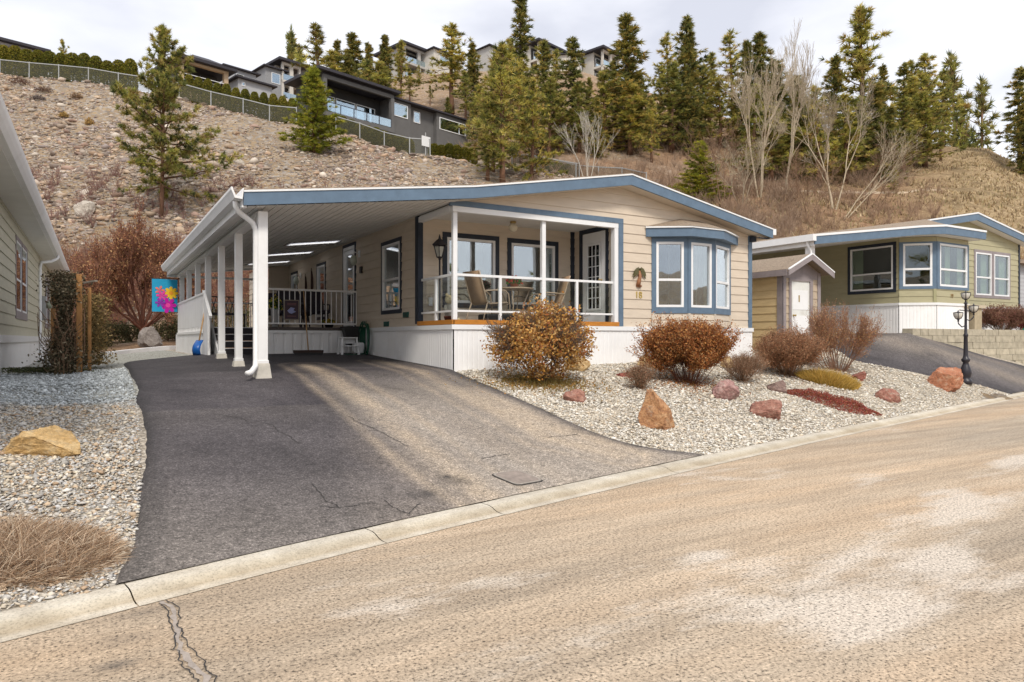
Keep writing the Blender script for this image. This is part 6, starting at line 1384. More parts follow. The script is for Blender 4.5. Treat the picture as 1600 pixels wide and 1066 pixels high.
shrub(1076, 600, 1.12, 1.65, 'rusty orange bush with upright spiky twigs below the bay window', 41, nst=46, depth=4, pal=RUST, lsz=.019, nl=3, twig=BARKR, litter=1600, lspread=.035)
shrub(1003, 609, .42, .55, 'small grey brown twiggy shrub beside the big orange boulder', 42, nst=22, depth=3, pal=[(.35, .25, .17), (.3, .14, .08)], lsz=.01, nl=1, twig=BARKB, litter=500)
shrub(1160, 597, .55, .80, 'small grey brown twig shrub near the right corner of the main house', 43, nst=34, depth=3, pal=[(.38, .26, .17), (.30, .16, .10)], lsz=.011, nl=1, twig=BARKB, litter=500)
shrub(1232, 588, .90, 1.35, 'dense dull brown twig shrub in front of the shed', 44, nst=56, depth=4, pal=[(.38, .19, .10), (.30, .14, .08), (.42, .25, .14)], lsz=.014, nl=2, twig=BARKB, litter=900)
shrub(1308, 580, 1.45, 1.75, 'tall fan of red tipped bare stems right of the shed door', 45, nst=24, depth=4, pal=[(.42, .20, .10), (.34, .16, .09), (.5, .32, .15)], lsz=.014, nl=1, twig=M('tan_red_stem', (.30, .17, .11), .8, .3, 6), fan=.9, r0=.012, litter=700, lspread=.04)
shrub(1567, 512, .85, 1.5, 'reddish bare shrub on top of the retaining wall', 46, nst=36, depth=4, pal=[(.26, .11, .09), (.22, .12, .09), (.32, .18, .12)], lsz=.02, nl=1, twig=BARKB, pos=Vector((26.0, 11.75, 1.74)), r0=.012)
shrub(1597, 512, .7, 1.1, 'dark red shrub cut off by the right edge above the wall', 47, nst=26, depth=4, pal=[(.22, .04, .04)], lsz=.02, nl=1, twig=BARKR, pos=Vector((28.0, 12.0, 1.74)), r0=.012)
# spiky grass, heath, dry grass mound
def blades(name, label, cat, p, rx, ry, n, l0, l1, wd, pal, seed, lay=.5, swirl=0, edge=True):
    rs = np.random.RandomState(seed); T = thing(name, tuple(p), label, cat); a = rs.uniform(0, 6.28, n); r = np.sqrt(rs.rand(n)); x = np.cos(a) * r * rx; y = np.sin(a) * r * ry
    x, y = x * RT[0] + y * FW[0], x * RT[1] + y * FW[1]; z = terrain(x + p.x, y + p.y) - p.z; l = rs.uniform(l0, l1, n) * (1 - .45 * r ** 3)
    d = np.stack([x, y, 0 * x], 1); d = unit(d + rs.normal(0, .05, d.shape)); t = d * (lay * r)[:, None] + rs.normal(0, .22 if not swirl else .6, (n, 3)); t[:, 2] = 1.0
    if swirl: t[:, 0] += swirl * RT[0]; t[:, 1] += swirl * RT[1]; t[:, 2] = rs.uniform(.05, .8, n)
    t = unit(t); s = unit(np.cross(t, rs.normal(0, 1, (n, 3)))) * wd; b = np.stack([x, y, z], 1); mid = b + t * (l * .55)[:, None]; t2 = unit(t + np.stack([t[:, 0], t[:, 1], -0.25 * np.ones(n)], 1) * .6); tip = mid + t2 * (l * .5)[:, None]
    V = np.stack([b - s, b + s, mid + s * .7, mid - s * .7, tip], 1).reshape(-1, 3); i = np.arange(n)[:, None] * 5; F = np.concatenate([i + np.array([[0, 1, 2]]), i + np.array([[0, 2, 3]]), i + np.array([[3, 2, 4]])], 0)
    pl = np.array(pal); c = pl[rs.randint(0, len(pl), n)] * rs.uniform(.7, 1.25, (n, 1)); np_mesh('blades', V, F, LEAF, T, np.repeat(c, 5, 0)); return T
blades('grass_clump', 'low bright straw yellow grass clump in the gravel below the shed', 'grass clump', hit(1294, 600), .60, .26, 5200, .20, .34, .005, [(.62, .40, .09), (.52, .34, .08), (.68, .48, .16), (.42, .30, .08)], 51, .6)
def heath():
    rs = np.random.RandomState(52); p = hit(1302, 632); T = thing('heath_plant', tuple(p), 'flat dark red heath mat spreading on the gravel near the curb', 'plant'); n = 9000; a = rs.uniform(0, 6.28, n); r = np.sqrt(rs.rand(n)); x = np.cos(a) * r * .86; y = np.sin(a) * r * .34 * (1 + .3 * np.sin(3 * a))
    y = y - .12 * x; X, Y = x * RT[0] + y * FW[0], x * RT[1] + y * FW[1]; z = terrain(X + p.x, Y + p.y) - p.z + (1 - r ** 2) * .19 * (.6 + .5 * _vn(X, Y, .12, 3)) * rs.uniform(.3, 1.1, n) + .01
    leaves(np.stack([X, Y, z], 1), .016, [(.30, .06, .05), (.38, .10, .08), (.22, .04, .035), (.44, .15, .10), (.28, .14, .06)], rs, 'foliage', T, asp=.4)
heath()
blades('grass_mound', 'matted mound of dry pinkish brown grass at the lower left corner by the curb', 'grass clump', hit(22, 868) + Vector((0, 0, .0)), .60, .42, 15000, .08, .26, .0022, [(.54, .38, .25), (.66, .50, .36), (.44, .30, .19), (.74, .60, .44), (.30, .20, .13), (.60, .44, .31), (.78, .67, .52), (.20, .13, .09)], 53, .7, .25)
# vine covered trellis
def trellis():
    p1 = hit(124, 583); T = thing('trellis', tuple(p1), 'stained timber posts carrying a tangled leafy vine beside the sage green house', 'trellis', absolute=True)
    for dx, dy, w, h, nm in ((0, 0, .045, 1.72, 'post'), (.15, .30, .03, 1.5, 'post')):
        x, y = p1.x + dx, p1.y + dy; z = tz(x, y); MB().box(x - w, x + w, y - w, y + w, z - .1, z + h).build(nm, WOODP, T, bevel=.005)
    q = at(104, 17.5); 
    for (px, t, h) in ((78, 25.0, 1.15), (83, 24.0, 2.5)):
        q = at(px, t); MB().box(q.x - .07, q.x + .07, q.y - .07, q.y + .07, q.z - .1, q.z + h).build('post', WOODP, T)
    a = at(104, 15.0); b = Vector((p1.x, p1.y, p1.z)); 
    MB().bar((a.x, a.y, a.z + 1.72), (b.x + .25, b.y + .6, b.z + 1.66), .05, .03).build('rail', M('grey_wood', (.3, .26, .22), .8, .2, 8), T)
    rs = np.random.RandomState(61); segs = []; n = 110; O = Vector(ORG[T.name])
    c0 = np.array([p1.x - .22 - O.x, p1.y + .25 - O.y, 0]); 
    for i in range(n):
        s = np.array([rs.normal(0, .09), rs.normal(0, .3), 0]); q = c0 + s; z = rs.uniform(0, .4); d = unit(np.array([rs.normal(0, .14), rs.normal(0, .2), 1.0])); L_ = rs.uniform(.5, 1.3)
        for k in range(8):
            d = unit(d + rs.normal(0, .22, 3) + np.array([0, 0, .1])); q2 = q + d * L_ / 8 if k else q + np.array([0, 0, z]); q2[0] = min(max(q2[0], c0[0] - .38), c0[0] + .3); segs.append([*q, *q2, .006, .005]); q = q2
            if q[2] > 1.72: d[2] = -.5
    seg_mesh('vine_stems', segs, BARKB, T, 3)
    N_ = 9000; zz_ = rs.uniform(0, 1.75, N_); wv = .23 + .12 * np.sin(zz_ * 5) + .10 * (zz_ < .4); P = np.stack([c0[0] + rs.normal(0, 1, N_) * wv * .40, c0[1] + rs.normal(0, 1, N_) * (wv + .18) * .8, zz_], 1)
    leaves(P, .026, [(.07, .06, .035), (.11, .09, .05), (.20, .16, .10), (.05, .05, .03), (.30, .25, .17), (.12, .08, .05)], rs, 'foliage', T, asp=.6)
    N_ = 5000; P = np.stack([c0[0] + .42 + rs.normal(0, .14, N_), c0[1] + 1.0 + rs.normal(0, .4, N_), rs.uniform(.1, 1.45, N_)], 1); leaves(P, .026, [(.30, .20, .08), (.22, .15, .06), (.36, .26, .12), (.14, .11, .05)], rs, 'foliage', T, asp=.55)
    N_ = 2600; P = np.stack([c0[0] - .35 + rs.normal(0, .35, N_), c0[1] + rs.normal(0, .22, N_), rs.uniform(.02, .10, N_)], 1); leaves(P, .018, [(.08, .10, .04), (.12, .13, .06), (.06, .06, .03)], rs, 'ground_leaves', T)
trellis()
# low hedge and brush at the foot of the slope
def hedge_row():
    G = 'low evergreen bushes along the foot of the slope'
    for i, (px, t, w_, h_, lab) in enumerate(((172, 33, 1.8, 1.15, 'low dark evergreen bush at the left of the red brown tree'), (205, 34, 1.8, 1.1, 'low evergreen bush just left of the red brown trunk'), (262, 33, 1.6, 1.2, 'low evergreen bush right of the grey boulder'), (150, 31, 1.2, 1.35, 'pale olive bush nearest the vine trellis'), (345, 34, 3, 1.6, 'olive bush seen through the carport posts'), (385, 35, 3, 1.9, 'olive bush seen beyond the deck steps'), (300, 35, 2.4, 1.4, 'evergreen bush hidden behind the privacy panel'), (408, 36, 2.4, 1.7, 'olive bush seen beside the rear corner of the carport'))):
        rs = np.random.RandomState(70 + i); p = at(px, t); T = thing('evergreen_bush', tuple(p), lab, 'bush', G); n = 2600; d = unit(rs.normal(0, 1, (n, 3))); d[:, 2] = np.abs(d[:, 2]); r = rs.uniform(.6, 1.05, (n, 1)); P = d * r * np.array([w_ * .55, w_ * .5, h_]); P += np.sin(P * 4 + i) * .08
        leaves(P, .05, [(.08, .085, .035), (.14, .14, .06), (.05, .055, .025), (.20, .18, .09), (.17, .12, .06)], rs, 'foliage', T)
        segs = []; tips = []
        for k in range(8): a = rs.uniform(0, 6.28); branches(rs, (0, 0, 0), unit(np.array([math.cos(a) * .7, math.sin(a) * .7, 1.])), h_ * .35, .02, 2, segs, tips, .5, .1)
        seg_mesh('stems', segs, BARKB, T, 3)
hedge_row()
def brush():
    rs = np.random.RandomState(90)
    def patch(label, n, pxr, tr, hr, pal, twm, seed, nm='brush', twr=.012):
        rs = np.random.RandomState(seed); segs = []; px = rs.uniform(*pxr, n); t = rs.uniform(*tr, n); u = (px - 800) / FL; x = t * (FW[0] + u * RT[0]); y = t * (FW[1] + u * RT[1]); k = _vn(x, y, 3.2, seed) > .32; x, y = x[k], y[k]; z = terrain(x, y); P = []
        for i in range(len(x)):
            h = rs.uniform(*hr)
            for s in range(11):
                a = rs.uniform(0, 6.28); f = rs.uniform(.1, .75); d = np.array([math.cos(a) * f, math.sin(a) * f, 1.0]); b = np.array([x[i], y[i], z[i] - .05]); m_ = b + d * h * .5 + rs.normal(0, .05, 3); e = m_ + (d + rs.normal(0, .3, 3)) * h * .5; e2 = m_ + (d + rs.normal(0, .5, 3)) * h * .4
                segs += [[*b, *m_, twr, twr * .7], [*m_, *e, twr * .7, twr * .4], [*m_, *e2, twr * .6, twr * .4]]; P += [e, e2]
        o = seg_mesh(nm, segs, twm, None, 3); tag(o, label, 'brush', kind='stuff')
        if pal: P = np.repeat(np.array(P), 2, 0); P = P + rs.normal(0, .07, P.shape); o2 = leaves(P, .045, pal, rs, nm + '_leaves', None); tag(o2, label + ', its dry leaves', 'brush', kind='stuff')
    patch('tangle of bare reddish brush at the foot of the rocky slope behind the carport', 900, (10, 470), (35.5, 45), (.8, 2.3), [(.32, .15, .08), (.38, .22, .12), (.20, .10, .06), (.40, .28, .14)], M('brush_red', (.25, .12, .085), .9, .3, 2), 91)
    patch('thin pinkish brush scattered over the lower talus', 260, (0, 760), (45, 58), (.6, 1.3), None, M('brush_pink', (.22, .12, .10), .9, .3, 2), 92, 'talus_brush', .016)
    patch('grey and brown brush covering the hillside behind the roofs', 750, (830, 1250), (52, 88), (.6, 1.7), None, M('brush_grey', (.33, .23, .16), .9, .3, 2), 93, 'hill_brush', .02)
    patch('brown brush on the bank below the terrace road on the right', 420, (1130, 1480), (46, 70), (.5, 1.4), None, M('brush_brown', (.36, .24, .16), .9, .3, 2), 94, 'bank_brush', .018)
    patch('brown undergrowth between the hillside trees', 420, (720, 1420), (78, 112), (.8, 2.2), None, M('brush_grey', (.2, .14, .1)), 95, 'undergrowth', .025)
brush()
def hill_grass():
    rs = np.random.RandomState(96); n = 30000; px = rs.uniform(1100, 1760, n); t = rs.uniform(46, 113, n); u = (px - 800) / FL; x = t * (FW[0] + u * RT[0]); y = t * (FW[1] + u * RT[1]); k = _vn(x, y, 3, 97) > .3; x, y = x[k], y[k]; n = len(x); z = terrain(x, y)
    h = rs.uniform(.12, .42, n); w_ = rs.uniform(.04, .12, n); a = rs.uniform(0, 6.28, n); lean = rs.normal(0, .12, (n, 2)); V = np.stack([np.stack([x - np.cos(a) * w_, y - np.sin(a) * w_, z - .03], 1), np.stack([x + np.cos(a) * w_, y + np.sin(a) * w_, z - .03], 1), np.stack([x + lean[:, 0], y + lean[:, 1], z + h], 1)], 1).reshape(-1, 3)
    pl = np.array([(.50, .38, .21), (.40, .29, .16), (.60, .48, .30), (.32, .22, .12), (.36, .30, .16), (.24, .17, .10)]); c = pl[rs.randint(0, 6, n)] * rs.uniform(.7, 1.2, (n, 1)); tag(np_mesh('hill_grass', V, np.arange(3 * n).reshape(-1, 3), LEAF, None, np.repeat(c, 3, 0)), 'dry straw coloured grass on the hill at the right', 'grass', kind='stuff')
hill_grass()
# tufts on the talus at upper left
for px, yb, w_, h_, lab, pal in ((32, 138, 1.9, .8, 'dark brown dead bush on the talus just under the crest fence at far left', [(.13, .07, .05)]), (70, 152, 1.6, .7, 'brown dead bush right below the first on the talus', [(.16, .10, .07)]), (60, 163, 1.4, .6, 'grey brown dead bush, lowest of three below the fence', [(.15, .12, .11)]),
     (120, 160, 1.1, .6, 'brown tuft on the talus left of the big ponderosa', [(.26, .17, .10)]), (100, 187, .8, .55, 'straw coloured tuft at the left of a pair on the talus', [(.42, .28, .10)]), (140, 195, .8, .75, 'straw coloured tuft beside the big ponderosa', [(.42, .27, .10)]), (325, 225, 1.1, .6, 'brown tuft on the talus right of the big ponderosa', [(.26, .17, .1)])):
    rs = np.random.RandomState(px); p = hit(px, yb, 30); T = thing('grass_tuft', tuple(p), lab, 'tuft', 'tufts on the rocky slope'); n = 700; d = unit(rs.normal(0, 1, (n, 3))); d[:, 2] = np.abs(d[:, 2]); P = d * rs.uniform(.4, 1, (n, 1)) * np.array([w_ * .6, w_ * .6, h_]); leaves(P, .09, [tuple(c * k for c in pal[0]) for k in (.7, 1, 1.3)], rs, 'foliage', T, asp=.3)
# ---------------------------------------------------------------- cedar rows
def cedar_proto(seed):
    rs = np.random.RandomState(seed); T = thing('cedar_shrub', (0, 0, 0), 'cedar', 'shrub'); n = 3600; q = rs.rand(n); r = .5 * np.sqrt(np.clip(1 - np.clip((q - .55) / .47, 0, 1) ** 2.6, .02, 1)) * rs.uniform(.75, 1.03, n) * (.82 + .18 * np.minimum(q * 5, 1)); a = rs.uniform(0, 6.28, n)
    P = np.stack([np.cos(a) * r, np.sin(a) * r, q * 3.0 + .05], 1); pal = [(.20, .20, .025), (.15, .155, .025), (.26, .235, .04), (.10, .11, .02), (.29, .23, .05)]
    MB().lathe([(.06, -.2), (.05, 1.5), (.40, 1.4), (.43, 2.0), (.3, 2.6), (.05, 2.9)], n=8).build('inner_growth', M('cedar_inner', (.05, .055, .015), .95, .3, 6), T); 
    leaves(P, .085, pal, rs, 'foliage', T, NEEDLE, asp=.4); return T
cps = [cedar_proto(201), cedar_proto(202)]; cu = [0]
def cedar(px, t, h, w_, label, grp):
    p = at(px, t); o = cps[cu[0] % 2] if cu[0] < 2 else copy_tree(cps[cu[0] % 2]); cu[0] += 1; r = random.Random(int(px * 7)); o.location = p - Vector((0, 0, .1)); o.rotation_euler = (0, 0, r.uniform(0, 6.28)); s = h / 3.0 * r.uniform(.95, 1.06); o.scale = (w_ * r.uniform(.95, 1.1), w_ * r.uniform(.95, 1.1), s); o['label'] = label; o['category'] = 'shrub'; o['group'] = grp
ORDN = ['first', 'second', 'third', 'fourth', 'fifth', 'sixth', 'seventh', 'eighth', 'ninth', 'tenth', 'eleventh', 'twelfth', 'thirteenth', 'fourteenth']
for i in range(14):
    px = -30 + i * 18.0; cedar(px, 81.5, 3.9 + .2 * math.sin(i), 1.62, ORDN[i] + ' columnar cedar from the left in the close row behind the crest fence', 'upper left cedar row')
for i in range(13): cedar(281 + i * 14.6, 79.3 - i * .25, 3.1, 1.0, ORDN[i] + ' small cedar from the left between the big ponderosa and dark grey house', 'middle cedar row')
for i in range(10): px = 522 + i * 13; cedar(px, 74.6 - i * .28, 1.95, 1.15, ORDN[i] + ' clipped cedar from the left in the hedge under the glass balcony', 'low cedar hedge under the balcony')
for i in range(6): cedar(678 + i * 12, 73.5 + i * .1, 1.7, 1.1, ORDN[i] + ' low cedar from the left below the dark house right wing', 'low cedars under the right wing')
for i in range(5): cedar(842 + i * 11, 73.2 + i * .3, 1.3, .9, ORDN[i] + ' small round cedar from the left behind the centre fence end', 'small cedars behind the fence end')

def dirt_road():
    px = np.linspace(1120, 1470, 60); V = []; cols = []
    for t, dz in ((69.4, -.5), (69.9, .12), (70.3, .10), (72.6, .06)):
        p = [at(a, t) for a in px]; V.append([(q.x, q.y, q.z + dz + .06 * math.sin(a * .3)) for q, a in zip(p, px)])
    tag(np_mesh('dirt_road', np.array(V).reshape(-1, 3), grid_faces(4, 60), M('dirt_track', (.40, .31, .22), .95, .25, .8, .5, 3), None, None, False), kind='structure')
dirt_road()
# ================================================================ boulders
def boulder(px, yb, w_, h_, dd, label, cols, seed, name='boulder', pos=None, lean=0, rot=0, sharp=14, poly=None):
    rs = np.random.RandomState(seed); p = pos if pos is not None else hit(px, yb); bm = bmesh.new(); bmesh.ops.create_icosphere(bm, subdivisions=5, radius=1)
    V = np.array([v.co[:] for v in bm.verts]); N0 = unit(V)
    for i in range(sharp):      # chip flat facets
        d = unit(rs.normal(0, 1, 3)); c = rs.uniform(.52, .86); q = V @ d; V = V - np.maximum(q - c, 0)[:, None] * d * .96
    nz = np.array([mnoise.fractal(Vector(v) * 2.2 + Vector((seed, 0, 0)), 1.0, 2.0, 5) for v in N0]); nf = np.array([mnoise.fractal(Vector(v) * 7 + Vector((seed, 3, 0)), .8, 2.0, 4) for v in N0]); V = V * (1 + .10 * nz + .035 * nf)[:, None]
    V /= np.abs(V).max(0); V[:, 2] = (V[:, 2] + .55) / 1.55; zc = np.clip(V[:, 2], 0, 1)
    if poly: k = np.interp(zc, *poly); V[:, 0] *= k
    V[:, 0] = V[:, 0] + lean * zc; V[:, 2] = V[:, 2] * 1.06 - .06; X = V[:, 0] * w_ / 2; Y = V[:, 1] * dd / 2; Z = V[:, 2] * h_
    V = np.stack([X * RT[0] + Y * FW[0], X * RT[1] + Y * FW[1], Z - .02], 1)
    for v, c in zip(bm.verts, V): v.co = c
    bmesh.ops.recalc_face_normals(bm, faces=bm.faces); me = bpy.data.meshes.new(name); bm.to_mesh(me); bm.free(); o = link(name, me); o.location = p
    k = 'boulder_%d' % seed; m, t, pr = ntree(k); v = objvec(t, (1, 1, 1.6)); n = noise_node(t, 4.5 / max(w_, .3), 7, .7, v); c = ramp(t, n.outputs[0], [(.3, cols[0]), (.5, cols[1]), (.68, cols[2])]).outputs[0]
    n2 = noise_node(t, 28, 6, .75, v); c = mixc(t, 1.0, c, ramp(t, n2.outputs[0], [(.3, .62), (.65, 1.22)]).outputs[0], 'MULTIPLY'); lc = noise_node(t, 9, 6, .8, v); c = mixc(t, ramp(t, lc.outputs[0], [(.55, 0), (.66, .4)]).outputs[0], c, (.42, .38, .32)); t.links.new(c, pr.inputs['Base Color']); pr.inputs['Roughness'].default_value = .9; bump(t, pr, n2.outputs[0], .6, .02); me.materials.append(m)
    return tag(o, label, 'rock')
OR = [(.22, .10, .06), (.40, .20, .09), (.50, .31, .17)]; RD = [(.17, .08, .065), (.32, .15, .11), (.44, .27, .21)]; TN = [(.34, .22, .10), (.50, .34, .16), (.62, .47, .27)]
def bw(px, yb, w): return w / FL * tdepth(hit(px, yb))
boulder(1026, 668, bw(1026, 668, 70), bw(1026, 668, 62), .5, 'tall orange brown wedge shaped boulder standing in the gravel bed, tallest of the rocks', OR, 301, lean=-.22, sharp=10, poly=([0, .5, 1], [1, .72, .38]))
boulder(900, 628, bw(900, 628, 42), bw(900, 628, 23), .3, 'small reddish rock in the gravel below the orange bush', RD, 302)
boulder(1134, 625, bw(1134, 625, 44), bw(1134, 625, 33), .38, 'pinkish red rounded rock below the rusty bush', [(.22, .13, .12), (.36, .20, .18), (.46, .32, .29)], 303)
boulder(1200, 651, bw(1200, 651, 58), bw(1200, 651, 30), .45, 'flat topped orange red rock left of the heath mat', RD, 304)
boulder(1216, 612, bw(1216, 612, 34), bw(1216, 612, 20), .3, 'small dark mauve grey rock between the brown shrub and the heath mat', [(.12, .08, .07), (.20, .13, .11), (.30, .21, .18)], 305)
boulder(1343, 594, bw(1343, 594, 24), bw(1343, 594, 16), .3, 'small dark red pointed rock right of the straw yellow grass clump', [(.18, .06, .05), (.28, .10, .07), (.34, .16, .12)], 306)
boulder(1387, 626, bw(1387, 626, 43), bw(1387, 626, 21), .35, 'reddish and grey rock right of the heath mat', [(.17, .08, .07), (.32, .14, .10), (.36, .27, .22)], 307)
boulder(1471, 606, bw(1471, 606, 60), bw(1471, 606, 34), .6, 'bright orange red boulder left of the black lamp post', [(.24, .10, .06), (.42, .17, .09), (.52, .32, .21)], 308)
boulder(905, 580, bw(905, 580, 44), bw(905, 580, 24), .4, 'tan rock half hidden behind the orange bush', TN, 309)
boulder(1010, 574, bw(1010, 574, 30), bw(1010, 574, 20), .35, 'tan rounded rock left of the rusty bush by the skirting', TN, 310)
boulder(976, 590, bw(976, 590, 30), bw(976, 590, 10), .25, 'low flat dark red rock left of the small twiggy shrub', [(.20, .05, .04), (.30, .09, .07), (.36, .14, .1)], 311)
boulder(1138, 576, bw(1138, 576, 24), bw(1138, 576, 20), .3, 'yellowish rock at the right side of the rusty bush', TN, 312)
boulder(1190, 566, bw(1190, 566, 16), bw(1190, 566, 10), .2, 'tiny red rock at the right foot of the main house', RD, 313)
boulder(72, 706, bw(72, 706, 124), bw(72, 706, 43), .45, 'large flat tan sandstone rock lying in the left gravel bed', [(.42, .26, .10), (.56, .37, .16), (.66, .50, .28)], 314, sharp=9, lean=.0, poly=([0, .6, 1], [1, .8, .45]))
boulder(236, 541, 1.15, .85, .9, 'grey boulder beside the trunk of the red brown tree', [(.15, .13, .12), (.24, .21, .19), (.33, .30, .28)], 315, pos=at(237, 30))
boulder(133, 345, bw(133, 345, 30), bw(133, 345, 26), 1.5, 'pale round rock standing out at the foot of the talus', [(.34, .30, .25), (.46, .41, .35), (.55, .5, .43)], 316)
boulder(1030, 290, 1.6, 1.0, 1.2, 'grey rock behind the ridge near the fence', [(.2, .18, .16), (.3, .27, .24), (.4, .36, .32)], 317)
# ================================================================ things in the yard
def lamp_post():
    p = hit(1509, 598); T = thing('lamp_post', tuple(p), 'black ornamental lamp post with three lanterns at the edge of the neighbour driveway', 'lamp post')
    s = bw(1509, 598, 142) / 2.3
    def S(l): return [(r * s, z * s) for r, z in l]
    m = MB(); m.lathe(S([(.15, -.05), (.15, .04), (.13, .07), (.10, .10), (.12, .16), (.135, .24), (.12, .33), (.08, .44), (.06, .50), (.095, .54), (.105, .58), (.07, .62), (.055, .68), (.05, .9), (.045, 1.15), (.055, 1.17), (.055, 1.21), (.036, 1.24), (.03, 1.6), (.028, 1.98), (.05, 2.0), (.03, 2.03)]), n=14); m.build('post', BLACK, T, True)
    gl = M('lamp_globe', (.62, .60, .54), .25, .05, 6)
    def lantern(x, z, k=1.0, drop=False):
        def S(l): return [(r * s * .8, z * s * .85) for r, z in l]
        c = (x * RT[0] * s, x * RT[1] * s, z * s); o = MB().lathe(S([(.012, -.16), (.03, -.13), (.02, -.10), (.05, -.075), (.075, -.06)]), c, 10).build('lantern', BLACK, T, True)
        MB().lathe(S([(.06, -.06), (.11, .02), (.125, .09), (.12, .12), (.04, .135)]), c, 12).build('globe', gl, o, True)
        r = MB()
        for a in range(4): an = a * math.pi / 2 + .5; r.tube([(c[0] + math.cos(an) * .058 * s, c[1] + math.sin(an) * .058 * s, c[2] - .05 * s), (c[0] + math.cos(an) * .095 * s, c[1] + math.sin(an) * .095 * s, c[2] + .025 * s), (c[0] + math.cos(an) * .104 * s, c[1] + math.sin(an) * .104 * s, c[2] + .10 * s)], .008 * s, 5)
        r.lathe(S([(.13, .115), (.135, .13), (.03, .145), (.02, .17), (.004, .20)]), c, 12); r.build('cage', BLACK, o)
    lantern(0, 2.16); lantern(.20, 1.83); lantern(-.19, 1.66)
    m = MB()
    for sx, z in ((.20, 1.66), (-.19, 1.50)): m.tube([(0, 0, (z - .06) * s), (sx * .5 * RT[0] * s, sx * .5 * RT[1] * s, (z - .10) * s), (sx * .95 * RT[0] * s, sx * .95 * RT[1] * s, (z - .02) * s), (sx * RT[0] * s, sx * RT[1] * s, (z + .02) * s)], .014 * s, 6)
    m.tube([(-.16 * RT[0] * s, -.16 * RT[1] * s, 1.83 * s), (.16 * RT[0] * s, .16 * RT[1] * s, 1.80 * s)], .012 * s, 5); m.build('arm', BLACK, T, True)
lamp_post()
def flag():
    y = 23.0; F = Fr((0, y), 0); x0 = 1.40; T = thing('garden_flag', (1.6, y, 2.7), 'bright blue banner with pink and yellow flowers hanging left of the carport posts', 'flag', absolute=True)
    zt = zat(438, 21); W, Hh = .68, .96
    m = MB(); n = 10
    def wv(a, z): return .05 * math.sin(a * 5) * (zt - z) * .8
    for i in range(n):
        for j in range(6):
            a0, a1 = x0 + W * i / n, x0 + W * (i + 1) / n; z0, z1 = zt - Hh * (j + 1) / 6, zt - Hh * j / 6; m.quad(F.w(a0, wv(a0, z0), z0), F.w(a1, wv(a1, z0), z0), F.w(a1, wv(a1, z1), z1), F.w(a0, wv(a0, z1), z1))
    m.build('cloth', M('flag_blue', (.01, .30, .52), .7, .06, 3), T)
    def flower(cx, cz_, r, col, np_, nm, off, inner=None):
        m = MB()
        for k in range(np_):
            a = 2 * math.pi * k / np_; pts = [F.w(cx + math.cos(a + d) * r * q, wv(cx, cz_) + off, cz_ + math.sin(a + d) * r * q) for d, q in ((0, 0), (-.42, .55), (-.26, .9), (0, 1.05), (.26, .9), (.42, .55))]; m.add(pts, [tuple(range(6))])
        m.build(nm, col, T)
        if inner: m = MB(); m.add([F.w(cx + math.cos(q) * r * .3, wv(cx, cz_) + off + .004, cz_ + math.sin(q) * r * .3) for q in np.arange(0, 6.2, .6)], [tuple(range(11))]); m.build('flower_centre', inner, T)
    PK = M('flag_pink', (.70, .05, .32), .7, .05); MG = M('flag_magenta', (.48, .0, .30), .7, .05); YL = M('flag_yellow', (.80, .50, .02), .7, .05); CO = M('flag_coral', (.75, .18, .14), .7, .05); PU = M('flag_purple', (.25, .03, .38), .7, .05); TG = M('flag_teal', (.02, .38, .30), .7, .05)
    m = MB()
    for pts in (((.1, .1), (.3, .3), (.25, .1)), ((.55, .3), (.8, .45), (.78, .2)), ((.1, .28), (.3, .36), (.2, .2))): m.add([F.w(x0 + W * a, wv(x0 + W * a, zt - .6) + .005, zt - Hh * (1 - b)) for a, b in pts], [(0, 1, 2)])
    m.build('leaf', TG, T)
    flower(x0 + W * .30, zt - Hh * .34, .13, CO, 5, 'flower', .010); flower(x0 + W * .38, zt - Hh * .50, .15, PK, 6, 'flower', .013); flower(x0 + W * .74, zt - Hh * .42, .19, YL, 8, 'flower', .017, M('flag_orange', (.75, .30, .02), .7, .05)); flower(x0 + W * .32, zt - Hh * .72, .14, PU, 6, 'flower', .015); flower(x0 + W * .62, zt - Hh * .80, .23, MG, 7, 'flower', .020, PK)
    MB().tube([F.w(x0 - .03, -.01, zt + .01), F.w(2.15, -.01, zt + .03)], .014, 6).build('rod', BLKPL, T)
flag()
def shovel():
    b = Vector((1.93, 17.1, tz(1.93, 17.1) + .03)); T = thing('snow_shovel', tuple(b), 'blue snow shovel with wooden shaft leaning against the carport panel', 'shovel', absolute=True)
    d = Vector((.20, .25, 1.0)).normalized(); m = MB(); m.tube([b + d * .32, b + d * 1.28], .016, 8); m.build('shaft', WOODH, T, True)
    r = Vector((RT[0], RT[1], 0)); f = Vector((FW[0], FW[1], 0)); m = MB(); n = 8; V = []
    for i in range(n + 1):
        q = i / n; bow = .11 * math.sin(q * math.pi) ; hw = .09 - .02 * max(0, q - .6)
        for j in (-1, -.5, 0, .5, 1): V.append(b + d * (.36 * q) - f * (bow - .03 * abs(j)) + r * hw * j)
    fs = [(i * 5 + j, i * 5 + j + 1, (i + 1) * 5 + j + 1, (i + 1) * 5 + j) for i in range(n) for j in range(4)]; m.add(V, fs); o = m.build('blade', BLUEP, T, True); s = o.modifiers.new('s', 'SOLIDIFY'); s.thickness = .008
    m = MB(); tp = b + d * 1.28; m.tube([b + d * 1.22, tp], .022, 8); m.tube([tp - r * .05, tp - r * .06 + d * .09, tp + r * .06 + d * .09, tp + r * .05, tp - r * .05], .013, 6); m.build('grip', BLUEP, T, True)
shovel()
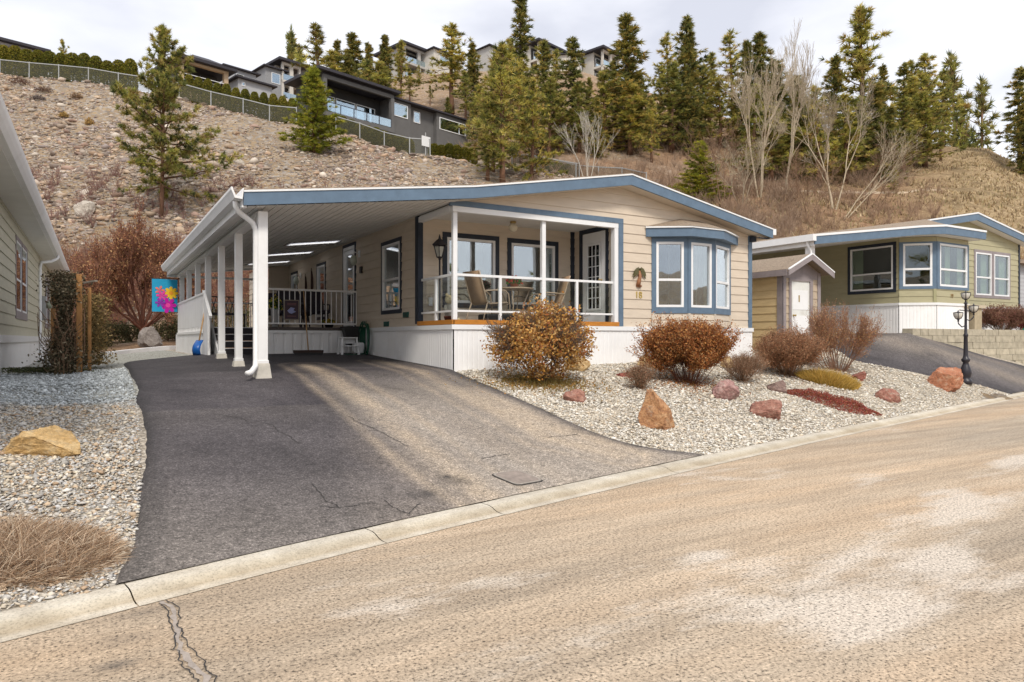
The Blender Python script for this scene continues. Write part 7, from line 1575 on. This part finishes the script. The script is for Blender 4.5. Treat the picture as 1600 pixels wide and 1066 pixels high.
def path_edge():
    m = MB(); pts = [(157, 551), (175, 549.5), (200, 547), (230, 545.5), (262, 545), (281, 545)]; P = [at(a, 22.5 + i * 1.0) for i, (a, b) in enumerate(pts)]
    for a, b in zip(P[:-1], P[1:]): m.bar(a + Vector((0, 0, .04)), b + Vector((0, 0, .04)), .16, .14)
    T = tag(m.build('garden_edging', WHITE, None), 'curved low white edging between the grey gravel and the soil by the red brown tree', 'edging')
path_edge()
# ================================================================ carport things
def step_stool():
    x, y = 4.98, 15.75; z = tz(x, y) + .03; T = thing('step_stool', (x, y, z), 'white plastic two step stool on the carport asphalt against the deck skirting', 'stool')
    def leg(x0, y0, x1, y1, h): MB().hexa([(x0 - .03, y0 - .02, 0), (x0 + .03, y0 - .02, 0), (x0 + .03, y0 + .02, 0), (x0 - .03, y0 + .02, 0), (x1 - .025, y1 - .02, h), (x1 + .025, y1 - .02, h), (x1 + .025, y1 + .02, h), (x1 - .025, y1 + .02, h)]).build('leg', VINYL, T)
    for s in (-1, 1): leg(s * .24, -.18, s * .20, -.10, .40); leg(s * .24, .18, s * .20, .12, .40)
    MB().box(-.23, .23, -.14, .15, .40, .43).build('top_step', VINYL, T, bevel=.008); MB().box(-.24, .24, -.26, -.10, .20, .225).build('lower_step', VINYL, T, bevel=.006); MB().box(-.20, .20, .11, .125, .27, .40).build('apron', VINYL, T)
step_stool(); bpy.data.objects['step_stool'].scale = (.82, .82, .92)
def hose():
    T = thing('garden_hose', (5.35, 15.75, 1.6), 'green garden hose coiled on the corner of the carport skirting', 'hose', absolute=True); rs = random.Random(3); m = MB()
    for k in range(9):
        pts = []; ry = .12 + .015 * k; rz = .36 + .03 * math.sin(k * 2) ; ox = .02 * k * .6; oy = rs.uniform(-.03, .03)
        for i in range(17): a = 2 * math.pi * i / 16; pts.append((5.42 - ox, 15.75 + oy + math.sin(a) * ry * 1.4, 1.52 + math.cos(a) * rz - .02 * k * (math.cos(a) < 0)))
        m.tube(pts, .013, 6)
    m.tube([(5.34, 15.7, 1.25), (5.30, 15.6, 1.17), (5.1, 15.62, 1.14), (4.9, 15.75, 1.15)], .013, 6); m.build('coil', HOSE, T, True)
    MB().box(5.36, 5.46, 15.66, 15.84, 1.78, 1.90).build('hanger', M('hanger_tan', (.45, .38, .28), .6, .1), T)
hose()
def bin_():
    x, y = 5.17, 16.15; z = tz(x, y) + .06; T = thing('plastic_tub', (x, y, z), 'tilted black plastic tub between the step stool and the green hose', 'tub')
    MB().hexa([(-.10, -.1, .15), (.14, -.1, .13), (.14, .1, .13), (-.10, .1, .15), (-.20, -.13, .55), (.18, -.13, .58), (.18, .13, .58), (-.20, .13, .55)]).build('body', BLKPL, T, bevel=.01); MB().box(-.22, .20, -.145, .145, .55, .60).build('rim', BLKPL, T)
bin_()
b2 = MB().box(5.12, 5.36, 15.72, 15.95, 1.17, 1.42).build('plastic_jug', VINYL, None, bevel=.04); tag(b2, 'small white plastic container on the ground beside the green hose', 'container')
def broom():
    x, y = 4.12, 15.95; z = tz(x, y) + .03; T = thing('push_broom', (x, y, z), 'push broom with a brown shaft leaning upright against the deck railing', 'broom')
    MB().tube([(0, 0, .06), (.0, .42, 1.46)], .014, 8).build('shaft', WOODH, T, True); MB().box(-.33, .33, -.05, .05, .04, .10).build('head', M('broom_head', (.05, .03, .025), .8, .2), T); MB().box(-.32, .32, -.045, .045, -.01, .04).build('bristles', BLKPL, T)
broom()
def rail_sign():
    x, y = 3.85, 16.40; T = thing('railing_sign', (x, y, 2.2), 'small dark framed sign with a pale emblem hanging on the deck railing', 'sign', absolute=True); F = Fr((0, y), 0)
    fbox(MB(), F, x - .17, x + .17, .0, .02, 1.94, 2.40).build('frame', M('sign_frame', (.30, .26, .2), .5, .1), T); fbox(MB(), F, x - .15, x + .15, .02, .026, 1.96, 2.38).build('panel', M('sign_dark', (.06, .035, .05), .6, .1), T)
    m = MB(); m.add([F.w(x + a, .030, 2.15 + b) for a, b in ((-.10, .0), (-.02, .08), (.07, .06), (.04, .01), (.10, -.02), (.0, -.07), (-.06, -.05))], [tuple(range(7))]); m.build('emblem', M('emblem_blue', (.32, .36, .62), .6, .1), T)
    m = MB()
    for z in (2.31, 2.28, 2.02): fbox(m, F, x - .10, x + .10, .027, .030, z, z + .012)
    m.build('text_line', M('emblem_red', (.28, .12, .12), .6, .1), T)
rail_sign()
def patio_set(x, y, label, w_, d, h, nm):
    T = thing(nm, (x, y, 1.776), label, 'patio furniture'); m = MB()
    for sx in (-1, 1):
        for sy in (-1, 1): MB().tube([(sx * w_ * .46, sy * d * .46, 0), (sx * w_ * .42, sy * d * .42, .42)], .02, 6).build('leg', BLACK, T)
    MB().box(-w_ / 2, w_ / 2, -d / 2, d / 2, .38, .48).build('seat', M('dark_cushion', (.04, .035, .045), .9, .2, 10), T, bevel=.03)
    MB().hexa([(-w_ / 2, d / 2 - .1, .46), (w_ / 2, d / 2 - .1, .46), (w_ / 2, d / 2, .46), (-w_ / 2, d / 2, .46), (-w_ / 2 + .03, d / 2 + .06, h), (w_ / 2 - .03, d / 2 + .06, h), (w_ / 2 - .03, d / 2 + .13, h), (-w_ / 2 + .03, d / 2 + .13, h)]).build('backrest', M('dark_cushion', (.04, .035, .045)), T, bevel=.03)
    for s in (-1, 1): MB().tube([(s * w_ / 2, -d / 2 + .03, .40), (s * w_ / 2, -d / 2 + .02, .62), (s * w_ / 2, d / 2, .66)], .018, 6).build('armrest', BLACK, T)
patio_set(4.30, 18.3, 'dark cushioned patio chair behind the railing sign', .62, .6, .98, 'patio_chair')
patio_set(4.95, 18.5, 'dark cushioned patio chair behind the broom shaft', .62, .6, 1.0, 'patio_chair')
patio_set(4.45, 20.0, 'wide dark patio bench farther back on the carport deck', 1.5, .6, 1.02, 'patio_bench')
def deck_chair():
    T = thing('lattice_chair', (2.95, 20.6, 1.776), 'black iron lattice bench seen between the carport posts', 'bench')
    MB().box(-.6, .6, -.22, .22, .38, .42).build('seat', BLACK, T); m = MB()
    for k in range(7): a = -.55 + k * .16; m.bar((a, .22, .45), (a + .14, .26, .88), .018, .018); m.bar((a + .14, .222, .45), (a, .262, .88), .018, .018)
    m.bar((-.6, .24, .45), (.6, .24, .45), .025, .025); m.bar((-.6, .27, .90), (.6, .27, .90), .025, .03); m.build('back_lattice', BLACK, T)
    for sx in (-1, 1):
        for sy in (-1, 1): MB().tube([(sx * .57, sy * .2, 0), (sx * .57, sy * .2, .4)], .018, 6).build('leg', BLACK, T)
deck_chair()
def potted(x, y, z, label, potm, pal, r, h, name='potted_plant', hp=.2, seed=1, extra=None):
    rs = np.random.RandomState(seed); T = thing(name, (x, y, z), label, 'plant'); MB().lathe([(r * .7, 0), (r, hp), (r * 1.12, hp), (r * 1.12, hp + .03), (r * .9, hp + .03)], n=14).build('pot', potm, T, True)
    d = unit(rs.normal(0, 1, (420, 3))); d[:, 2] = np.abs(d[:, 2]); P = d * rs.uniform(.3, 1, (420, 1)) * np.array([r * 1.7, r * 1.7, h]) + np.array([0, 0, hp]); leaves(P, .035, pal, rs, 'foliage', T)
    if extra: P = d[:110] * rs.uniform(.8, 1.1, (110, 1)) * np.array([r * 1.7, r * 1.7, h]) + np.array([0, 0, hp]); leaves(P, .035, extra, rs, 'flowers', T)
G_ = [(.06, .14, .03), (.10, .2, .05), (.04, .08, .02)]
potted(3.58, 16.85, 1.776, 'white urn with a dark green plant behind the deck railing', VINYL, G_, .10, .30, seed=5, hp=.42, extra=[(.6, .5, .1)])
potted(4.85, 16.85, 1.776, 'low pot of yellow flowers behind the deck railing', BLKPL, G_, .12, .10, seed=6, hp=.1, extra=[(.65, .42, .05)])
# ================================================================ porch things
def lantern():
    x, y = 5.80, 12.55; T = thing('patio_lamp', (x, y, 1.80), 'black standing lantern on a slim pole beside the left porch window', 'lamp')
    MB().lathe([(.13, 0), (.13, .03), (.05, .05), (.02, .09), (.018, 1.25), (.03, 1.27), (.018, 1.29)], n=12).build('pole', BLACK, T, True)
    m = MB(); m.lathe([(.05, 1.29), (.12, 1.52), (.12, 1.54)], n=6); 
    g = MB().lathe([(.055, 1.32), (.108, 1.51)], n=6).build('glass', M('lantern_glass', (.45, .45, .40), .2, .15, 12), T)
    for k in range(6): a = 2 * math.pi * k / 6; MB().bar((.06 * math.cos(a), .06 * math.sin(a), 1.30), (.122 * math.cos(a), .122 * math.sin(a), 1.53), .014, .014).build('frame_bar', BLACK, T)
    MB().lathe([(.03, 1.28), (.07, 1.31), (.05, 1.325)], n=6).build('lamp_base', BLACK, T); MB().lathe([(.15, 1.53), (.16, 1.55), (.07, 1.64), (.03, 1.67), (.02, 1.71), (.004, 1.76)], n=6).build('cap', BLACK, T)
lantern()
def sling_chair(x, y, rz, label):
    T = thing('patio_chair', (x, y, 1.805), label, 'chair', 'patio chairs on the porch', rz)
    m = MB(); V = []
    prof = [(.30, .40), (.24, .415), (-.05, .38), (-.18, .37), (-.24, .42), (-.30, .60), (-.38, .85), (-.43, 1.00)]      # (forward y, z)
    for s in (-1, 1):
        for yy, z in prof: V.append((s * .235, yy, z))
    n = len(prof); m.add(V, [(i, i + 1, n + i + 1, n + i) for i in range(n - 1)]); o = m.build('sling', SLING, T, True); q = o.modifiers.new('s', 'SOLIDIFY'); q.thickness = .012
    for s in (-1, 1):
        MB().tube([(s * .25, yy, z) for yy, z in prof], .014, 8).build('side_rail', TUBE, T, True)
        MB().tube([(s * .27, .30, .0), (s * .28, .31, .35), (s * .285, .27, .58), (s * .285, .18, .645), (s * .28, -.05, .64), (s * .26, -.30, .62)], .014, 8).build('arm', TUBE, T, True)
        MB().tube([(s * .25, -.22, .42), (s * .27, -.30, .2), (s * .27, -.36, .0)], .014, 8).build('leg', TUBE, T, True)
    MB().tube([(-.27, .27, .37), (.27, .27, .37)], .012, 6).build('stretcher', TUBE, T, True)
# depth along the porch: chair backs face left and right, table between
sling_chair(6.62, 12.05, R(-80), 'tan sling patio chair left of the round table, its back to the lantern')
sling_chair(8.05, 12.15, R(75), 'tan sling patio chair right of the round table, partly behind the porch post')
def cloth():
    rs = np.random.RandomState(3); 
def table():
    T = thing('patio_table', (7.32, 12.2, 1.805), 'round glass topped patio table between the two porch chairs', 'table')
    MB().lathe([(.36, .70), (.375, .705), (.375, .725), (.36, .73)], n=28).build('rim', TUBE, T, True); MB().lathe([(.355, .712), (.355, .722)], n=28).build('glass_top', M('table_glass', (.30, .34, .32), .1, .05, 3, spec=.7), T)
    for k in range(4): a = math.pi / 4 + k * math.pi / 2; MB().tube([(.30 * math.cos(a), .30 * math.sin(a), .0), (.16 * math.cos(a), .16 * math.sin(a), .36), (.30 * math.cos(a), .30 * math.sin(a), .70)], .013, 8).build('leg', TUBE, T, True)
table(); potted(7.30, 12.2, 1.805 + .732, 'terracotta pot of red flowers and green leaves on the porch table', TERRA, [(.06, .2, .04), (.1, .28, .06), (.04, .12, .03)], .09, .15, 'flower_pot', hp=.09, seed=9, extra=[(.45, .05, .04), (.6, .1, .05), (.35, .06, .05)])
def dog():
    x, y = 5.78, 12.05; T = thing('bear_figurine', (x, y, 1.80), 'small cream bear figure in a grey shirt sitting at the left corner of the porch', 'figurine')
    C = M('cream_fur', (.55, .45, .27), .95, .25, 30, .5, 60); S_ = M('grey_shirt', (.40, .37, .33), .9, .1, 20)
    def ell(c, r, n=14): return [(r[0] * math.sin(math.pi * i / n) + .0001, c + -r[1] * math.cos(math.pi * i / n)) for i in range(n + 1)]
    MB().lathe(ell(.22, (.105, .17)), n=16).build('body', S_, T, True); h = MB().lathe(ell(.45, (.09, .09)), n=16).build('head', C, T, True)
    for s in (-1, 1):
        m = MB(); m.tube([(s * .05, -.02, .50), (s * .075, -.01, .55), (s * .075, .0, .565)], [.03, .032, .008], 8); m.build('ear', C, h, True)
        MB().tube([(s * .06, -.02, .08), (s * .09, -.14, .05), (s * .09, -.20, .07)], [.05, .05, .035], 8).build('foot', C, T, True); MB().tube([(s * .09, -.02, .33), (s * .13, -.08, .25), (s * .08, -.13, .20)], [.035, .033, .028], 8).build('arm', S_, T, True)
        MB().tube([(s * .033 - .01, -.085, .475), (s * .033 - .01, -.095, .475)], .010, 6).build('eye', BLKPL, h)
    MB().tube([(-.005, -.06, .435), (-.01, -.105, .43), (-.012, -.12, .43)], [.045, .035, .012], 8).build('muzzle', C, h, True); MB().tube([(-.012, -.115, .44), (-.012, -.13, .44)], .013, 6).build('nose', BLKPL, h)
dog()
tag(MB().box(6.35, 7.0, 11.62, 12.0, 1.806, 1.98).build('storage_tray', BLKPL, None, bevel=.03), 'low black tray on the porch floor under the left chair', 'tray')
tag(MB().lathe([(.10, 0), (.13, .10), (.135, .10), (.13, .125), (.10, .125)], (5.66, 11.75, 1.803), 14).build('plant_pot', M('dark_pot', (.10, .03, .02), .7, .2), None, True), 'small dark red pot on the porch floor next to the corner post', 'pot')
tag(MB().lathe([(.05, 0), (.05, .32), (.03, .36), (.015, .44)], (8.95, 12.6, 1.803), 12).build('spray_bottle', M('bottle_blue', (.02, .05, .30), .3, .1), None, True), 'narrow dark blue bottle standing at the back right corner of the porch', 'bottle')
tag(MB().hexa([(27.6, 11.55, 1.745), (28.4, 11.55, 1.745), (28.4, 11.9, 1.745), (27.6, 11.9, 1.745), (27.7, 11.6, 1.9), (28.3, 11.6, 1.9), (28.3, 11.85, 1.9), (27.7, 11.85, 1.9)]).build('hose_box', TEAL, None, bevel=.03), 'teal green plastic box at the right edge on top of the retaining wall', 'box')
def sag():
    T = thing('stone_planter', (24.55, 12.0, 1.75), 'tan stone planter box with a flat cap beside the olive house skirting', 'planter')
    MB().box(-.22, .22, -.22, .22, 0, .75).build('pedestal', M('stone_tan', (.42, .35, .24), .9, .15, 8, .4, 30), T); MB().box(-.75, .35, -.28, .28, .75, .85).build('cap', M('stone_cap', (.5, .43, .32), .9, .1, 8), T)
sag()
# a few pines across the street, behind the photographer: they show in the window panes
for i, (x, y, s_) in enumerate(((12.5, -9, 1.15), (26, -12, .9), (-9, -13, 1.0))):
    o = copy_tree(bpy.data.objects['pine_tree.001']); o.location = (x, y, 0); o.scale = (s_ * 1.3, s_ * 1.3, s_); o['label'] = ['pine across the street mirrored in the porch window', 'pine across the street mirrored in the bay window', 'pine across the street left of the camera'][i]; o['group'] = 'pines across the street'
